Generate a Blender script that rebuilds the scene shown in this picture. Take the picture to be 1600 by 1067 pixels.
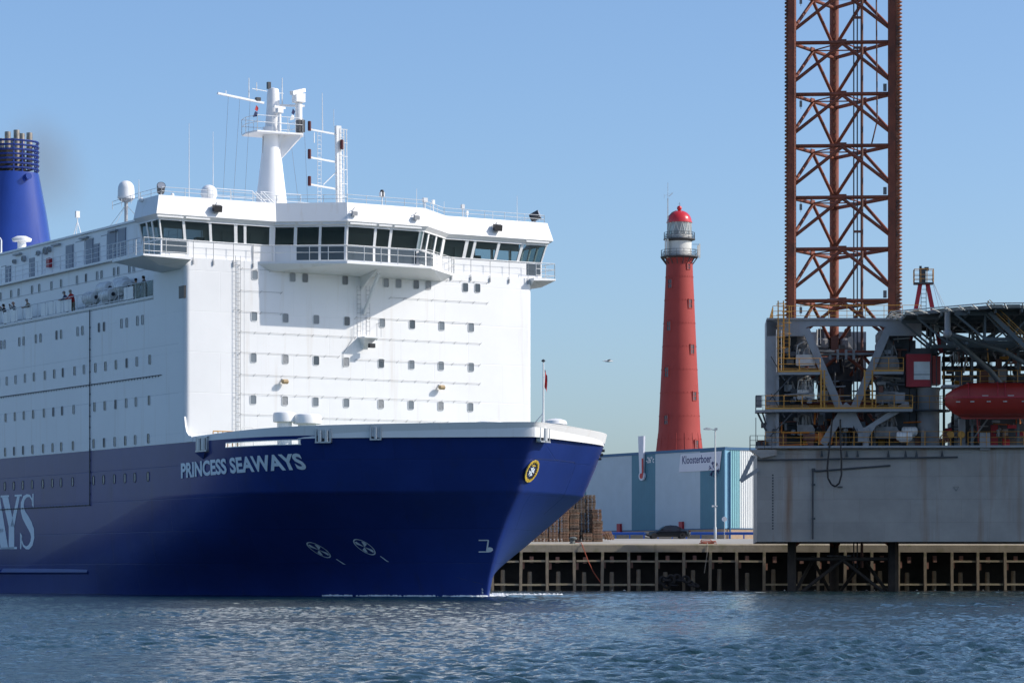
import bpy, bmesh, math, random
import numpy as np
from mathutils import Vector, Matrix, Quaternion
random.seed(7); np.random.seed(7)
for o in list(bpy.data.objects): bpy.data.objects.remove(o)
SC = bpy.context.scene
COL = SC.collection
R = math.radians
# ------------------------------------------------------------------ camera
FPX, CX, HY, CAMH = 4583.0, 800.0, 895.0, 1.54       # focal length / horizon in photo pixels, eye height (m)
cam_d = bpy.data.cameras.new('camera'); cam = bpy.data.objects.new('camera', cam_d); COL.objects.link(cam)
cam.location = (0, 0, CAMH); cam.rotation_euler = (R(90), 0, 0)
cam_d.sensor_width = 36; cam_d.lens = FPX/1600*36
cam_d.shift_y = (HY-533.5)/1600; cam_d.clip_start = 1; cam_d.clip_end = 30000
SC.camera = cam
# ------------------------------------------------------------------ world, sun, exposure
SUN_AZ, SUN_EL = R(4.8), R(35)                       # azimuth measured from +X towards the camera (-Y)
sdir = Vector((math.cos(SUN_EL)*math.cos(SUN_AZ), -math.cos(SUN_EL)*math.sin(SUN_AZ), math.sin(SUN_EL)))
w = bpy.data.worlds.new('World'); SC.world = w; w.use_nodes = True
nt = w.node_tree; nt.nodes.clear()
sky = nt.nodes.new('ShaderNodeTexSky'); sky.sky_type = 'NISHITA'; sky.sun_disc = False
sky.sun_elevation = SUN_EL; sky.sun_rotation = math.atan2(sdir.x, sdir.y)
sky.altitude = 0; sky.air_density = 0.9; sky.dust_density = 1.5; sky.ozone_density = 5.6
bg = nt.nodes.new('ShaderNodeBackground'); bg.inputs['Strength'].default_value = 0.12
wo = nt.nodes.new('ShaderNodeOutputWorld')
nt.links.new(sky.outputs[0], bg.inputs[0]); nt.links.new(bg.outputs[0], wo.inputs[0])
sun_d = bpy.data.lights.new('sun', 'SUN'); sun = bpy.data.objects.new('sun', sun_d); COL.objects.link(sun)
sun_d.energy = 2.95; sun_d.angle = R(0.53); sun_d.color = (1.0, 0.93, 0.84)
sun.rotation_euler = sdir.to_track_quat('Z', 'Y').to_euler(); sun.location = (60, 100, 120)
vs = SC.view_settings; vs.view_transform = 'Standard'; vs.look = 'None'; vs.exposure = 0.55; vs.gamma = 1.0; vs.use_curve_mapping = False

# ------------------------------------------------------------------ materials
def srgb(r, g, b):
    f = lambda c: (c/255/12.92) if c/255 <= .04045 else ((c/255+.055)/1.055)**2.4
    return (f(r), f(g), f(b))
MATS = {}
def mat(name, col, rough=.5, metal=0., var=.08, vscale=.6, bump=0., bscale=8., streak=None, sscale=.8, samt=.35, spec=.5, coat=0., mottle=None, plate=None):
    """paint-like procedural material: base colour with broad uneven tone, optional vertical run stains and fine relief"""
    m = bpy.data.materials.new(name); m.use_nodes = True; MATS[name] = m
    n = m.node_tree.nodes; l = m.node_tree.links
    p = n['Principled BSDF']; p.inputs['Roughness'].default_value = rough; p.inputs['Metallic'].default_value = metal
    p.inputs['Specular IOR Level'].default_value = spec; p.inputs['Coat Weight'].default_value = coat; p.inputs['Coat Roughness'].default_value = .08
    tc = n.new('ShaderNodeTexCoord')
    nz = n.new('ShaderNodeTexNoise'); nz.inputs['Scale'].default_value = vscale; nz.inputs['Detail'].default_value = 6; nz.inputs['Roughness'].default_value = .62
    l.new(tc.outputs['Object'], nz.inputs['Vector'])
    mr = n.new('ShaderNodeMapRange'); mr.inputs[1].default_value = .3; mr.inputs[2].default_value = .7; mr.inputs[3].default_value = 1-var; mr.inputs[4].default_value = 1+var
    l.new(nz.outputs['Fac'], mr.inputs[0])
    mx = n.new('ShaderNodeMix'); mx.data_type = 'RGBA'; mx.blend_type = 'MULTIPLY'; mx.inputs[0].default_value = 1
    mx.inputs[6].default_value = (*col, 1)
    l.new(mr.outputs[0], mx.inputs[7]); out = mx.outputs[2]
    if mottle:
        n3 = n.new('ShaderNodeTexNoise'); n3.inputs['Scale'].default_value = mottle[1]; n3.inputs['Detail'].default_value = 8
        l.new(tc.outputs['Object'], n3.inputs['Vector'])
        r3 = n.new('ShaderNodeMapRange'); r3.inputs[1].default_value = mottle[2]; r3.inputs[2].default_value = mottle[2]+.18; r3.inputs[4].default_value = mottle[3]
        l.new(n3.outputs['Fac'], r3.inputs[0])
        m3 = n.new('ShaderNodeMix'); m3.data_type = 'RGBA'; l.new(r3.outputs[0], m3.inputs[0]); l.new(out, m3.inputs[6]); m3.inputs[7].default_value = (*mottle[0], 1)
        out = m3.outputs[2]
    if streak:
        mp = n.new('ShaderNodeMapping'); mp.inputs['Scale'].default_value = (sscale, sscale, sscale*.06)
        l.new(tc.outputs['Object'], mp.inputs['Vector'])
        n2 = n.new('ShaderNodeTexNoise'); n2.inputs['Scale'].default_value = 1; n2.inputs['Detail'].default_value = 7; n2.inputs['Roughness'].default_value = .6
        l.new(mp.outputs[0], n2.inputs['Vector'])
        r2 = n.new('ShaderNodeMapRange'); r2.inputs[1].default_value = .56; r2.inputs[2].default_value = .8; r2.inputs[3].default_value = 0; r2.inputs[4].default_value = samt
        l.new(n2.outputs['Fac'], r2.inputs[0])
        m2 = n.new('ShaderNodeMix'); m2.data_type = 'RGBA'; l.new(r2.outputs[0], m2.inputs[0])
        l.new(out, m2.inputs[6]); m2.inputs[7].default_value = (*streak, 1); out = m2.outputs[2]
    l.new(out, p.inputs['Base Color'])
    if plate:                       # welded shell plates: shallow seams, dished panels, each plate a touch lighter or darker
        sx = n.new('ShaderNodeSeparateXYZ'); l.new(tc.outputs['Object'], sx.inputs[0])
        ad = n.new('ShaderNodeMath'); l.new(sx.outputs[0], ad.inputs[0]); l.new(sx.outputs[1], ad.inputs[1])
        cb = n.new('ShaderNodeCombineXYZ'); l.new(ad.outputs[0], cb.inputs[0]); l.new(sx.outputs[2], cb.inputs[1])
        bk = n.new('ShaderNodeTexBrick'); bk.inputs['Scale'].default_value = 1; bk.inputs['Brick Width'].default_value = plate[0]; bk.inputs['Row Height'].default_value = plate[1]
        bk.inputs['Mortar Size'].default_value = .025; bk.inputs['Mortar Smooth'].default_value = .6; bk.inputs['Bias'].default_value = 0
        bk.inputs['Color1'].default_value = (1, 1, 1, 1); bk.inputs['Color2'].default_value = (1-plate[3],)*3+(1,); bk.inputs['Mortar'].default_value = (1-plate[3]*1.6,)*3+(1,)
        l.new(cb.outputs[0], bk.inputs['Vector'])
        mp_ = n.new('ShaderNodeMix'); mp_.data_type = 'RGBA'; mp_.blend_type = 'MULTIPLY'; mp_.inputs[0].default_value = 1
        l.new(out, mp_.inputs[6]); l.new(bk.outputs['Color'], mp_.inputs[7]); l.new(mp_.outputs[2], p.inputs['Base Color'])
        nb = n.new('ShaderNodeTexNoise'); nb.inputs['Scale'].default_value = bscale; nb.inputs['Detail'].default_value = 2; l.new(tc.outputs['Object'], nb.inputs['Vector'])
        b1 = n.new('ShaderNodeBump'); b1.inputs['Strength'].default_value = bump; b1.inputs['Distance'].default_value = .05; l.new(nb.outputs['Fac'], b1.inputs['Height'])
        b2 = n.new('ShaderNodeBump'); b2.invert = True; b2.inputs['Strength'].default_value = plate[2]; b2.inputs['Distance'].default_value = .012; l.new(bk.outputs['Fac'], b2.inputs['Height']); l.new(b1.outputs[0], b2.inputs['Normal'])
        l.new(b2.outputs[0], p.inputs['Normal'])
    elif bump:
        nb = n.new('ShaderNodeTexNoise'); nb.inputs['Scale'].default_value = bscale; nb.inputs['Detail'].default_value = 5
        l.new(tc.outputs['Object'], nb.inputs['Vector'])
        bp = n.new('ShaderNodeBump'); bp.inputs['Strength'].default_value = bump; bp.inputs['Distance'].default_value = .05
        l.new(nb.outputs['Fac'], bp.inputs['Height']); l.new(bp.outputs[0], p.inputs['Normal'])
    return m
RUST = (.16, .055, .022)
mat('ship_white', (.84, .84, .83), .42, var=.03, vscale=.25, bump=.14, bscale=.8, streak=(.60, .52, .42), sscale=1.5, samt=.5, plate=(5.6, 2.75, .5, .022))
mat('ship_white_plain', (.83, .83, .82), .4, var=.03)
mat('ship_blue', (.017, .040, .200), .3, var=.14, vscale=.22, bump=.10, bscale=.6, streak=(.035, .04, .085), sscale=.9, samt=.4, spec=.28, plate=(6.5, 2.2, .6, .12))
mat('funnel_blue', (.013, .042, .25), .16, var=.06, coat=.3)
mat('letter_pale', (.70, .78, .84), .45, var=.06)
mat('seam_dark', (.05, .06, .08), .6)
mat('rail_grey', (.62, .63, .63), .5)
mat('rail_white', (.78, .78, .76), .45)
mat('line_grey', (.36, .37, .38), .5)
mat('deck_green', (.12, .17, .15), .7, var=.15)
mat('grey_door', (.22, .25, .30), .5)
mat('dark_fitting', (.045, .048, .055), .45)
mat('lamp_black', (.02, .02, .022), .4)
mat('tan_lamp', (.42, .30, .16), .6)
mat('exhaust_steel', (.30, .27, .23), .45, metal=.6, var=.3, vscale=2)
mat('soot', (.015, .014, .014), .8)
mat('yellow', (.50, .25, .04), .5, var=.15, streak=RUST, samt=.5, sscale=3)
mat('gold', (.62, .44, .06), .4, var=.2, vscale=9)
mat('crest_blue', (.01, .02, .07), .4)
mat('red', (.42, .02, .02), .45, var=.1)
mat('lamp_red', (.08, .010, .010), .4)
mat('boat_red', (.30, .022, .015), .42, var=.1, streak=(.2, .02, .015), samt=.4)
mat('cab_red', (.36, .014, .028), .45, var=.12)
mat('canister', (.78, .78, .76), .35, var=.05)
mat('concrete', (.36, .31, .23), .85, var=.18, vscale=.5, bump=.3, bscale=6, mottle=((.20, .20, .09), .9, .55, .75), streak=(.16, .15, .09), sscale=1.2, samt=.6)
mat('apron', (.36, .34, .30), .9, var=.15, vscale=.12, bump=.2, bscale=4)
mat('ground', (.20, .21, .13), .95, var=.25, vscale=.03)
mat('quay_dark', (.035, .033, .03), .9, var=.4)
mat('timber_pile', (.31, .25, .18), .85, var=.22, vscale=1.2, bump=.4, bscale=9, mottle=((.10, .13, .04), 1.1, .52, .8))
mat('timber_beam', (.38, .32, .22), .85, var=.2, vscale=1.5, bump=.4, bscale=9, mottle=((.14, .16, .06), 1.3, .56, .6))
mat('fender_pad', (.24, .13, .10), .8, var=.25, vscale=2)
mat('pallet_a', (.37, .235, .16), .85, var=.3, vscale=2.2, bump=.2)
mat('pallet_b', (.29, .225, .17), .85, var=.3, vscale=2.2, bump=.2)
mat('pallet_c', (.17, .13, .11), .9, var=.3, vscale=2.2, bump=.2)
mat('tyre', (.02, .02, .021), .85)
mat('bollard_iron', (.11, .13, .13), .7, var=.2)
mat('rope_red', (.42, .10, .06), .9)
mat('rope_grey', (.42, .38, .32), .9)
mat('guard_blue', (.018, .09, .38), .45)
mat('lamp_steel', (.46, .48, .48), .45, metal=.3)
mat('clad_light', (.40, .49, .55), .5, var=.05)
mat('clad_teal', (.065, .19, .26), .5, var=.06)
mat('clad_white', (.70, .72, .70), .5, var=.04)
mat('clad_aqua', (.22, .46, .50), .5, var=.05)
mat('trim_blue', (.03, .11, .22), .5)
mat('corner_blue', (.20, .42, .56), .5)
mat('plinth', (.42, .30, .20), .85, var=.1, vscale=2, bump=.2)
mat('sign_white', (.62, .64, .70), .6, var=.03)
mat('sign_navy', (.03, .035, .14), .5)
mat('sign_lilac', (.40, .42, .58), .5)
mat('car_paint', (.006, .007, .010), .12, coat=.8)
mat('rim', (.45, .45, .45), .35, metal=.8)
mat('roofing', (.2, .21, .22), .8)
mat('light_red', (.33, .055, .048), .65, spec=.2, var=.06, vscale=.35, bump=.05, bscale=1.2, streak=(.25, .05, .045), sscale=1, samt=.6)
mat('dome_red', (.55, .025, .03), .25, coat=.3)
mat('light_white', (.62, .62, .58), .6, var=.08, streak=(.35, .33, .3), samt=.4)
mat('gallery_iron', (.05, .05, .055), .6)
mat('leg_painted_shade', (.035, .028, .022), .85, var=.35, vscale=1.2, bump=.4)  # lower leg: the shade under the rig hull is put into the colour
mat('leg_rust', (.185, .046, .021), .7, var=.35, vscale=.55, bump=.35, bscale=7, mottle=((.085, .035, .022), .8, .55, .75), streak=(.30, .10, .045), sscale=1.4, samt=.5)
mat('rack_rust', (.24, .085, .04), .65, var=.35, vscale=.8, bump=.3, bscale=7, mottle=((.05, .03, .025), .9, .5, .8))
mat('rig_grey', (.27, .285, .30), .55, var=.14, vscale=.5, bump=.12, bscale=2.5, streak=RUST, sscale=.7, samt=.45, mottle=((.17, .18, .19), .5, .55, .6))
mat('rig_hull', (.31, .30, .28), .5, var=.16, vscale=.3, bump=.25, bscale=.8, streak=(.21, .105, .045), sscale=.62, samt=1., mottle=((.36, .36, .34), .45, .58, .5), plate=(4.2, 1.9, .7, .10))
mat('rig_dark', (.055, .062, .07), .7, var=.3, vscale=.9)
mat('gear_light', (.56, .54, .50), .5, var=.14, vscale=1.5, streak=RUST, samt=.35, sscale=3)
mat('gear_grey', (.20, .20, .20), .55, var=.25, vscale=1.5)
mat('heli_steel', (.085, .105, .115), .55, var=.2)
mat('net_pale', (.45, .46, .43), .7, var=.25, vscale=1.5)
mat('pipe_brown', (.15, .06, .04), .6, var=.3)
mat('hose', (.012, .012, .013), .5)
mat('silver', (.48, .50, .52), .35, metal=.5, var=.12, vscale=1.5)
mat('orange', (.55, .16, .02), .6, var=.2)
mat('skin', (.52, .30, .21), .6)
for k, c in dict(cloth_black=(.02,.02,.025), cloth_grey=(.22,.22,.22), cloth_red=(.48,.03,.03), cloth_navy=(.03,.04,.10), cloth_khaki=(.28,.24,.17), cloth_white=(.62,.62,.6), cloth_denim=(.08,.11,.18), hair_dark=(.03,.02,.015), hair_grey=(.32,.28,.24)).items(): mat(k, c, .9)
mat('gull_white', (.75, .75, .75), .8); mat('gull_grey', (.3, .32, .35), .8)
mat('foam', (.80, .83, .84), .7, var=.05, bump=.6, bscale=6)
mat('paint_white', (.72, .73, .74), .5)

def glass(name, tint, transp, rough=.04):
    m = bpy.data.materials.new(name); m.use_nodes = True; MATS[name] = m
    n = m.node_tree.nodes; l = m.node_tree.links; p = n['Principled BSDF']
    p.inputs['Base Color'].default_value = (*tint, 1); p.inputs['Roughness'].default_value = rough; p.inputs['Specular IOR Level'].default_value = .6
    t = n.new('ShaderNodeBsdfTransparent'); t.inputs[0].default_value = (.62, .76, .78, 1)
    mx = n.new('ShaderNodeMixShader'); mx.inputs[0].default_value = transp
    l.new(p.outputs[0], mx.inputs[1]); l.new(t.outputs[0], mx.inputs[2]); l.new(mx.outputs[0], n['Material Output'].inputs[0])
glass('bridge_glass', (.03, .045, .05), .6)
glass('lantern_glass', (.42, .44, .43), .35)
mat('cabin_glass', (.045, .065, .085), .18, spec=.6)
mat('cabin_glass_pale', (.16, .19, .22), .2, spec=.6)
mat('curtain', (.26, .27, .28), .35, spec=.6, var=.2, vscale=6)
mat('car_glass', (.012, .014, .016), .05, spec=.7)

def water_mat():
    m = bpy.data.materials.new('water'); m.use_nodes = True; MATS['water'] = m
    n = m.node_tree.nodes; l = m.node_tree.links; p = n['Principled BSDF']
    p.inputs['Base Color'].default_value = (.010, .034, .040, 1); p.inputs['Roughness'].default_value = .04; p.inputs['IOR'].default_value = 1.333
    tc = n.new('ShaderNodeTexCoord'); mp = n.new('ShaderNodeMapping'); mp.inputs['Scale'].default_value = (1, .8, 1)
    l.new(tc.outputs['Object'], mp.inputs[0])
    a = n.new('ShaderNodeTexNoise'); a.inputs['Scale'].default_value = 6.5; a.inputs['Detail'].default_value = 5; a.inputs['Roughness'].default_value = .6
    l.new(mp.outputs[0], a.inputs['Vector'])
    b = n.new('ShaderNodeBump'); b.inputs['Strength'].default_value = .9; b.inputs['Distance'].default_value = .06
    l.new(a.outputs['Fac'], b.inputs['Height']); l.new(b.outputs[0], p.inputs['Normal'])
water_mat()

# ------------------------------------------------------------------ helpers
Z = Vector((0, 0, 1))
def V(*a): return Vector(a[0]) if len(a) == 1 else Vector(a)
def tag(o, label=None, cat=None, group=None, kind=None):
    if label: o['label'] = label
    if cat: o['category'] = cat
    if group: o['group'] = group
    if kind: o['kind'] = kind
    return o
def empty(name, loc=(0, 0, 0), rz=0., parent=None):
    o = bpy.data.objects.new(name, None); COL.objects.link(o); o.location = loc; o.rotation_euler = (0, 0, rz); o.parent = parent
    o.empty_display_size = .2
    return o
def link(name, me, parent=None, loc=None):
    o = bpy.data.objects.new(name, me); COL.objects.link(o); o.parent = parent
    if loc is not None: o.location = loc
    return o
def copy_tree(o, parent=None):
    c = o.copy(); COL.objects.link(c); c.parent = parent
    for ch in list(o.children): copy_tree(ch, c)
    return c
class MB:
    def __init__(s): s.v = []; s.f = []; s.m = []; s.k = 0
    def add(s, vs, fs):
        o = len(s.v); s.v += [tuple(p) for p in vs]
        for f in fs: s.f.append(tuple(i+o for i in f)); s.m.append(s.k)
        return s
    def box(s, x0, x1, y0, y1, z0, z1):
        return s.add([(x0,y0,z0),(x1,y0,z0),(x1,y1,z0),(x0,y1,z0),(x0,y0,z1),(x1,y0,z1),(x1,y1,z1),(x0,y1,z1)],
                     [(0,3,2,1),(4,5,6,7),(0,1,5,4),(1,2,6,5),(2,3,7,6),(3,0,4,7)])
    def cbox(s, c, sx, sy, sz, rz=0.):
        ca, sa = math.cos(rz), math.sin(rz); vs = []
        for dz in (-.5, .5):
            for dx, dy in ((-.5,-.5),(.5,-.5),(.5,.5),(-.5,.5)):
                x, y = dx*sx, dy*sy; vs.append((c[0]+x*ca-y*sa, c[1]+x*sa+y*ca, c[2]+dz*sz))
        return s.add(vs, [(0,3,2,1),(4,5,6,7),(0,1,5,4),(1,2,6,5),(2,3,7,6),(3,0,4,7)])
    def frame(s, d, up):
        d = d.normalized(); up = V(up)
        if abs(d.dot(up.normalized())) > .98: up = V(1, 0, 0) if abs(d.x) < .9 else V(0, 1, 0)
        a = d.cross(up).normalized(); return a, a.cross(d).normalized()
    def bar(s, p, q, w, h=None, up=(0, 0, 1)):
        p, q = V(p), V(q); h = h or w; a, b = s.frame(q-p, up); a = a*w/2; b = b*h/2
        vs = [c+sx*a+sy*b for c in (p, q) for sx, sy in ((-1,-1),(1,-1),(1,1),(-1,1))]
        return s.add(vs, [(0,3,2,1),(4,5,6,7),(0,1,5,4),(1,2,6,5),(2,3,7,6),(3,0,4,7)])
    def tube(s, p, q, r, r2=None, n=8, cap=True):
        p, q = V(p), V(q); r2 = r if r2 is None else r2; a, b = s.frame(q-p, Z)
        vs = []
        for c, rr in ((p, r), (q, r2)):
            for i in range(n):
                t = 2*math.pi*i/n; vs.append(c+(a*math.cos(t)+b*math.sin(t))*rr)
        fs = [(i, (i+1) % n, n+(i+1) % n, n+i) for i in range(n)]
        if cap: fs += [tuple(range(n-1, -1, -1)), tuple(range(n, 2*n))]
        return s.add(vs, fs)
    def path(s, pts, r, n=6):
        for p, q in zip(pts[:-1], pts[1:]): s.tube(p, q, r, n=n)
        return s
    def lathe(s, prof, c=(0, 0, 0), n=24, axis='z', cap=True):
        vs = []
        for r, z in prof:
            for i in range(n):
                t = 2*math.pi*i/n
                x, y = r*math.cos(t), r*math.sin(t)
                vs.append((c[0]+x, c[1]+y, c[2]+z) if axis == 'z' else ((c[0]+z, c[1]+x, c[2]+y) if axis == 'x' else (c[0]+x, c[1]+z, c[2]+y)))
        fs = []
        for k in range(len(prof)-1):
            for i in range(n):
                j = (i+1) % n; fs.append((k*n+i, k*n+j, (k+1)*n+j, (k+1)*n+i))
        if cap: fs += [tuple(range(n-1, -1, -1)), tuple((len(prof)-1)*n+i for i in range(n))]
        return s.add(vs, fs)
    def prism(s, pts, ext):
        """polygon (list of 3-D points) extruded by a vector"""
        n = len(pts); ext = V(ext); pts = [V(p) for p in pts]
        return s.add(pts+[p+ext for p in pts], [tuple(range(n-1, -1, -1)), tuple(range(n, 2*n))]+[(i, (i+1) % n, n+(i+1) % n, n+i) for i in range(n)])
    def ball(s, c, r, n=12, m=7, sz=1.):
        return s.lathe([(max(r*math.sin(math.pi*k/m), .001), -r*sz*math.cos(math.pi*k/m)) for k in range(m+1)], c, n, cap=False)
    def build(s, name, mats, parent=None, smooth=None, loc=None):
        me = bpy.data.meshes.new(name); me.from_pydata(s.v, [], s.f)
        mats = mats if isinstance(mats, (list, tuple)) else [mats]
        for m in mats: me.materials.append(MATS[m])
        if len(mats) > 1: me.polygons.foreach_set('material_index', s.m)
        me.update()
        if smooth:
            me.polygons.foreach_set('use_smooth', [True]*len(me.polygons)); me.set_sharp_from_angle(angle=R(smooth))
        return link(name, me, parent, loc)
def railing(pts, h=1.05, step=1.5, bars=(1., .66, .33), r=.02, pr=None, n=4):
    b = MB(); pts = [V(p) for p in pts]; pr = pr or r
    for p, q in zip(pts[:-1], pts[1:]):
        L = (q-p).length; k = max(1, round(L/step))
        for i in range(k+1):
            c = p.lerp(q, i/k); b.tube(c, c+Z*h, pr, n=n, cap=False)
        for f in bars: b.tube(p+Z*h*f, q+Z*h*f, r, n=n, cap=False)
    return b
def ladder(p, q, w, step=.3, r=.02, side=(1, 0, 0), hoops=None):
    b = MB(); p, q, sd = V(p), V(q), V(side)*w/2
    b.tube(p-sd, q-sd, r, n=4); b.tube(p+sd, q+sd, r, n=4)
    k = int((q-p).length/step)
    for i in range(1, k): c = p.lerp(q, i/k); b.tube(c-sd, c+sd, r*.8, n=4, cap=False)
    return b
def text2d(s, size=1., offset=0., shear=0.):
    """flat lettering as a triangle list; x advances from 0, y from the baseline"""
    c = bpy.data.curves.new('t', 'FONT'); c.body = s; c.size = size; c.offset = offset; c.shear = shear; c.resolution_u = 4
    o = bpy.data.objects.new('t', c); COL.objects.link(o)
    dg = bpy.context.evaluated_depsgraph_get(); e = o.evaluated_get(dg); me = e.to_mesh()
    vs = [(v.co.x, v.co.y) for v in me.vertices]; fs = [tuple(p.vertices) for p in me.polygons]
    e.to_mesh_clear(); bpy.data.objects.remove(o); bpy.data.curves.remove(c)
    return vs, fs
def ray(px, py): return V((px-CX)/FPX, 1., (HY-py)/FPX)        # direction of a photo pixel; eye at (0,0,CAMH)
def at(px, py, Y): d = ray(px, py); return V(d.x*Y, Y, CAMH+d.z*Y)
class Local:
    """a thing's own axes: lets measured photo positions be put on its planes"""
    def __init__(s, o, ang):
        s.o = V(o); s.ang = ang; s.ex = V(math.cos(ang), math.sin(ang), 0); s.ey = V(-math.sin(ang), math.cos(ang), 0)
    def eye(s): d = V(0, 0, CAMH)-s.o; return V(d.dot(s.ex), d.dot(s.ey), d.z)
    def dirn(s, px, py): d = ray(px, py); return V(d.dot(s.ex), d.dot(s.ey), d.z)
    def onx(s, px, py, x): e, d = s.eye(), s.dirn(px, py); return e+d*((x-e.x)/d.x)
    def ony(s, px, py, y): e, d = s.eye(), s.dirn(px, py); return e+d*((y-e.y)/d.y)
    def world(s, p): return s.o+s.ex*p[0]+s.ey*p[1]+Z*p[2]
# ================================================================== WATER
def build_water():
    ny, nx = 1250, 600
    Ys = 22*np.exp(np.linspace(0, math.log(330/22), ny))
    t = np.linspace(-1, 1, nx)
    Yg = np.repeat(Ys[:, None], nx, 1)
    Xg = t[None, :]*(Yg*.215+9)
    Hh = np.zeros_like(Xg); rng = np.random.RandomState(3)
    for k in range(84):
        lam = .20*(11 ** (k/83.)); th = rng.normal(-1.25, .60)        # wavelength 0.20 .. 2.2 m, wind from the right-front
        kk = 2*math.pi/lam; amp = lam*.0050*(.6+.8*rng.rand())*(1.5 if lam < .5 else (1.05 if lam < 1.0 else .5))
        ph = kk*(Xg*math.cos(th)+Yg*math.sin(th))+rng.rand()*6.28
        res = np.clip(lam/(Yg*.0022*3.0), 0, 1)                        # leave out what the grid cannot carry
        s = np.sin(ph); Hh += amp*res*(s+.35*s*np.abs(s))
    gust = .75+.35*np.sin(Xg*.13+Yg*.045+1)*np.sin(Yg*.09-Xg*.05)+.25*np.sin(Xg*.31-Yg*.12)
    Hh *= np.clip(gust, .35, 1.4)
    edge = np.clip((1-np.abs(t[None, :]))*12, 0, 1)*np.clip((330-Yg)/20, 0, 1)*np.clip((Yg-22)/3, 0, 1)
    Hh *= edge
    co = np.stack([Xg, Yg, Hh], -1).reshape(-1, 3)
    i = np.arange(ny-1)[:, None]*nx+np.arange(nx-1)[None, :]
    q = np.stack([i, i+1, i+nx+1, i+nx], -1).reshape(-1, 4)
    # flat skirt out to the horizon: near, left, right, far
    nv = len(co); xs0, xs1 = Xg[:, 0], Xg[:, -1]
    far = 9000.
    ex = np.array([[-far, -200, 0], [far, -200, 0], [-far, 22, 0], [far, 22, 0], [-far, 330, 0], [far, 330, 0], [-far, far, 0], [far, far, 0]])
    co = np.concatenate([co, ex]); a = nv
    ll, lr, ul, ur = 0, nx-1, (ny-1)*nx, ny*nx-1
    polys = [(a+0, a+1, a+3, lr, ll, a+2), (a+4, ul, ur, a+5, a+7, a+6)]
    left = [a+2]+[k*nx for k in range(0, ny)]+[a+4]; right = [a+3, a+5]+[k*nx+nx-1 for k in range(ny-1, -1, -1)]
    me = bpy.data.meshes.new('water')
    me.from_pydata(co.tolist(), [], q.tolist()+polys+[tuple(left), tuple(right)])
    me.polygons.foreach_set('use_smooth', [True]*len(me.polygons)); me.materials.append(MATS['water']); me.update()
    tag(link('water', me), kind='structure')
build_water()

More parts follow.
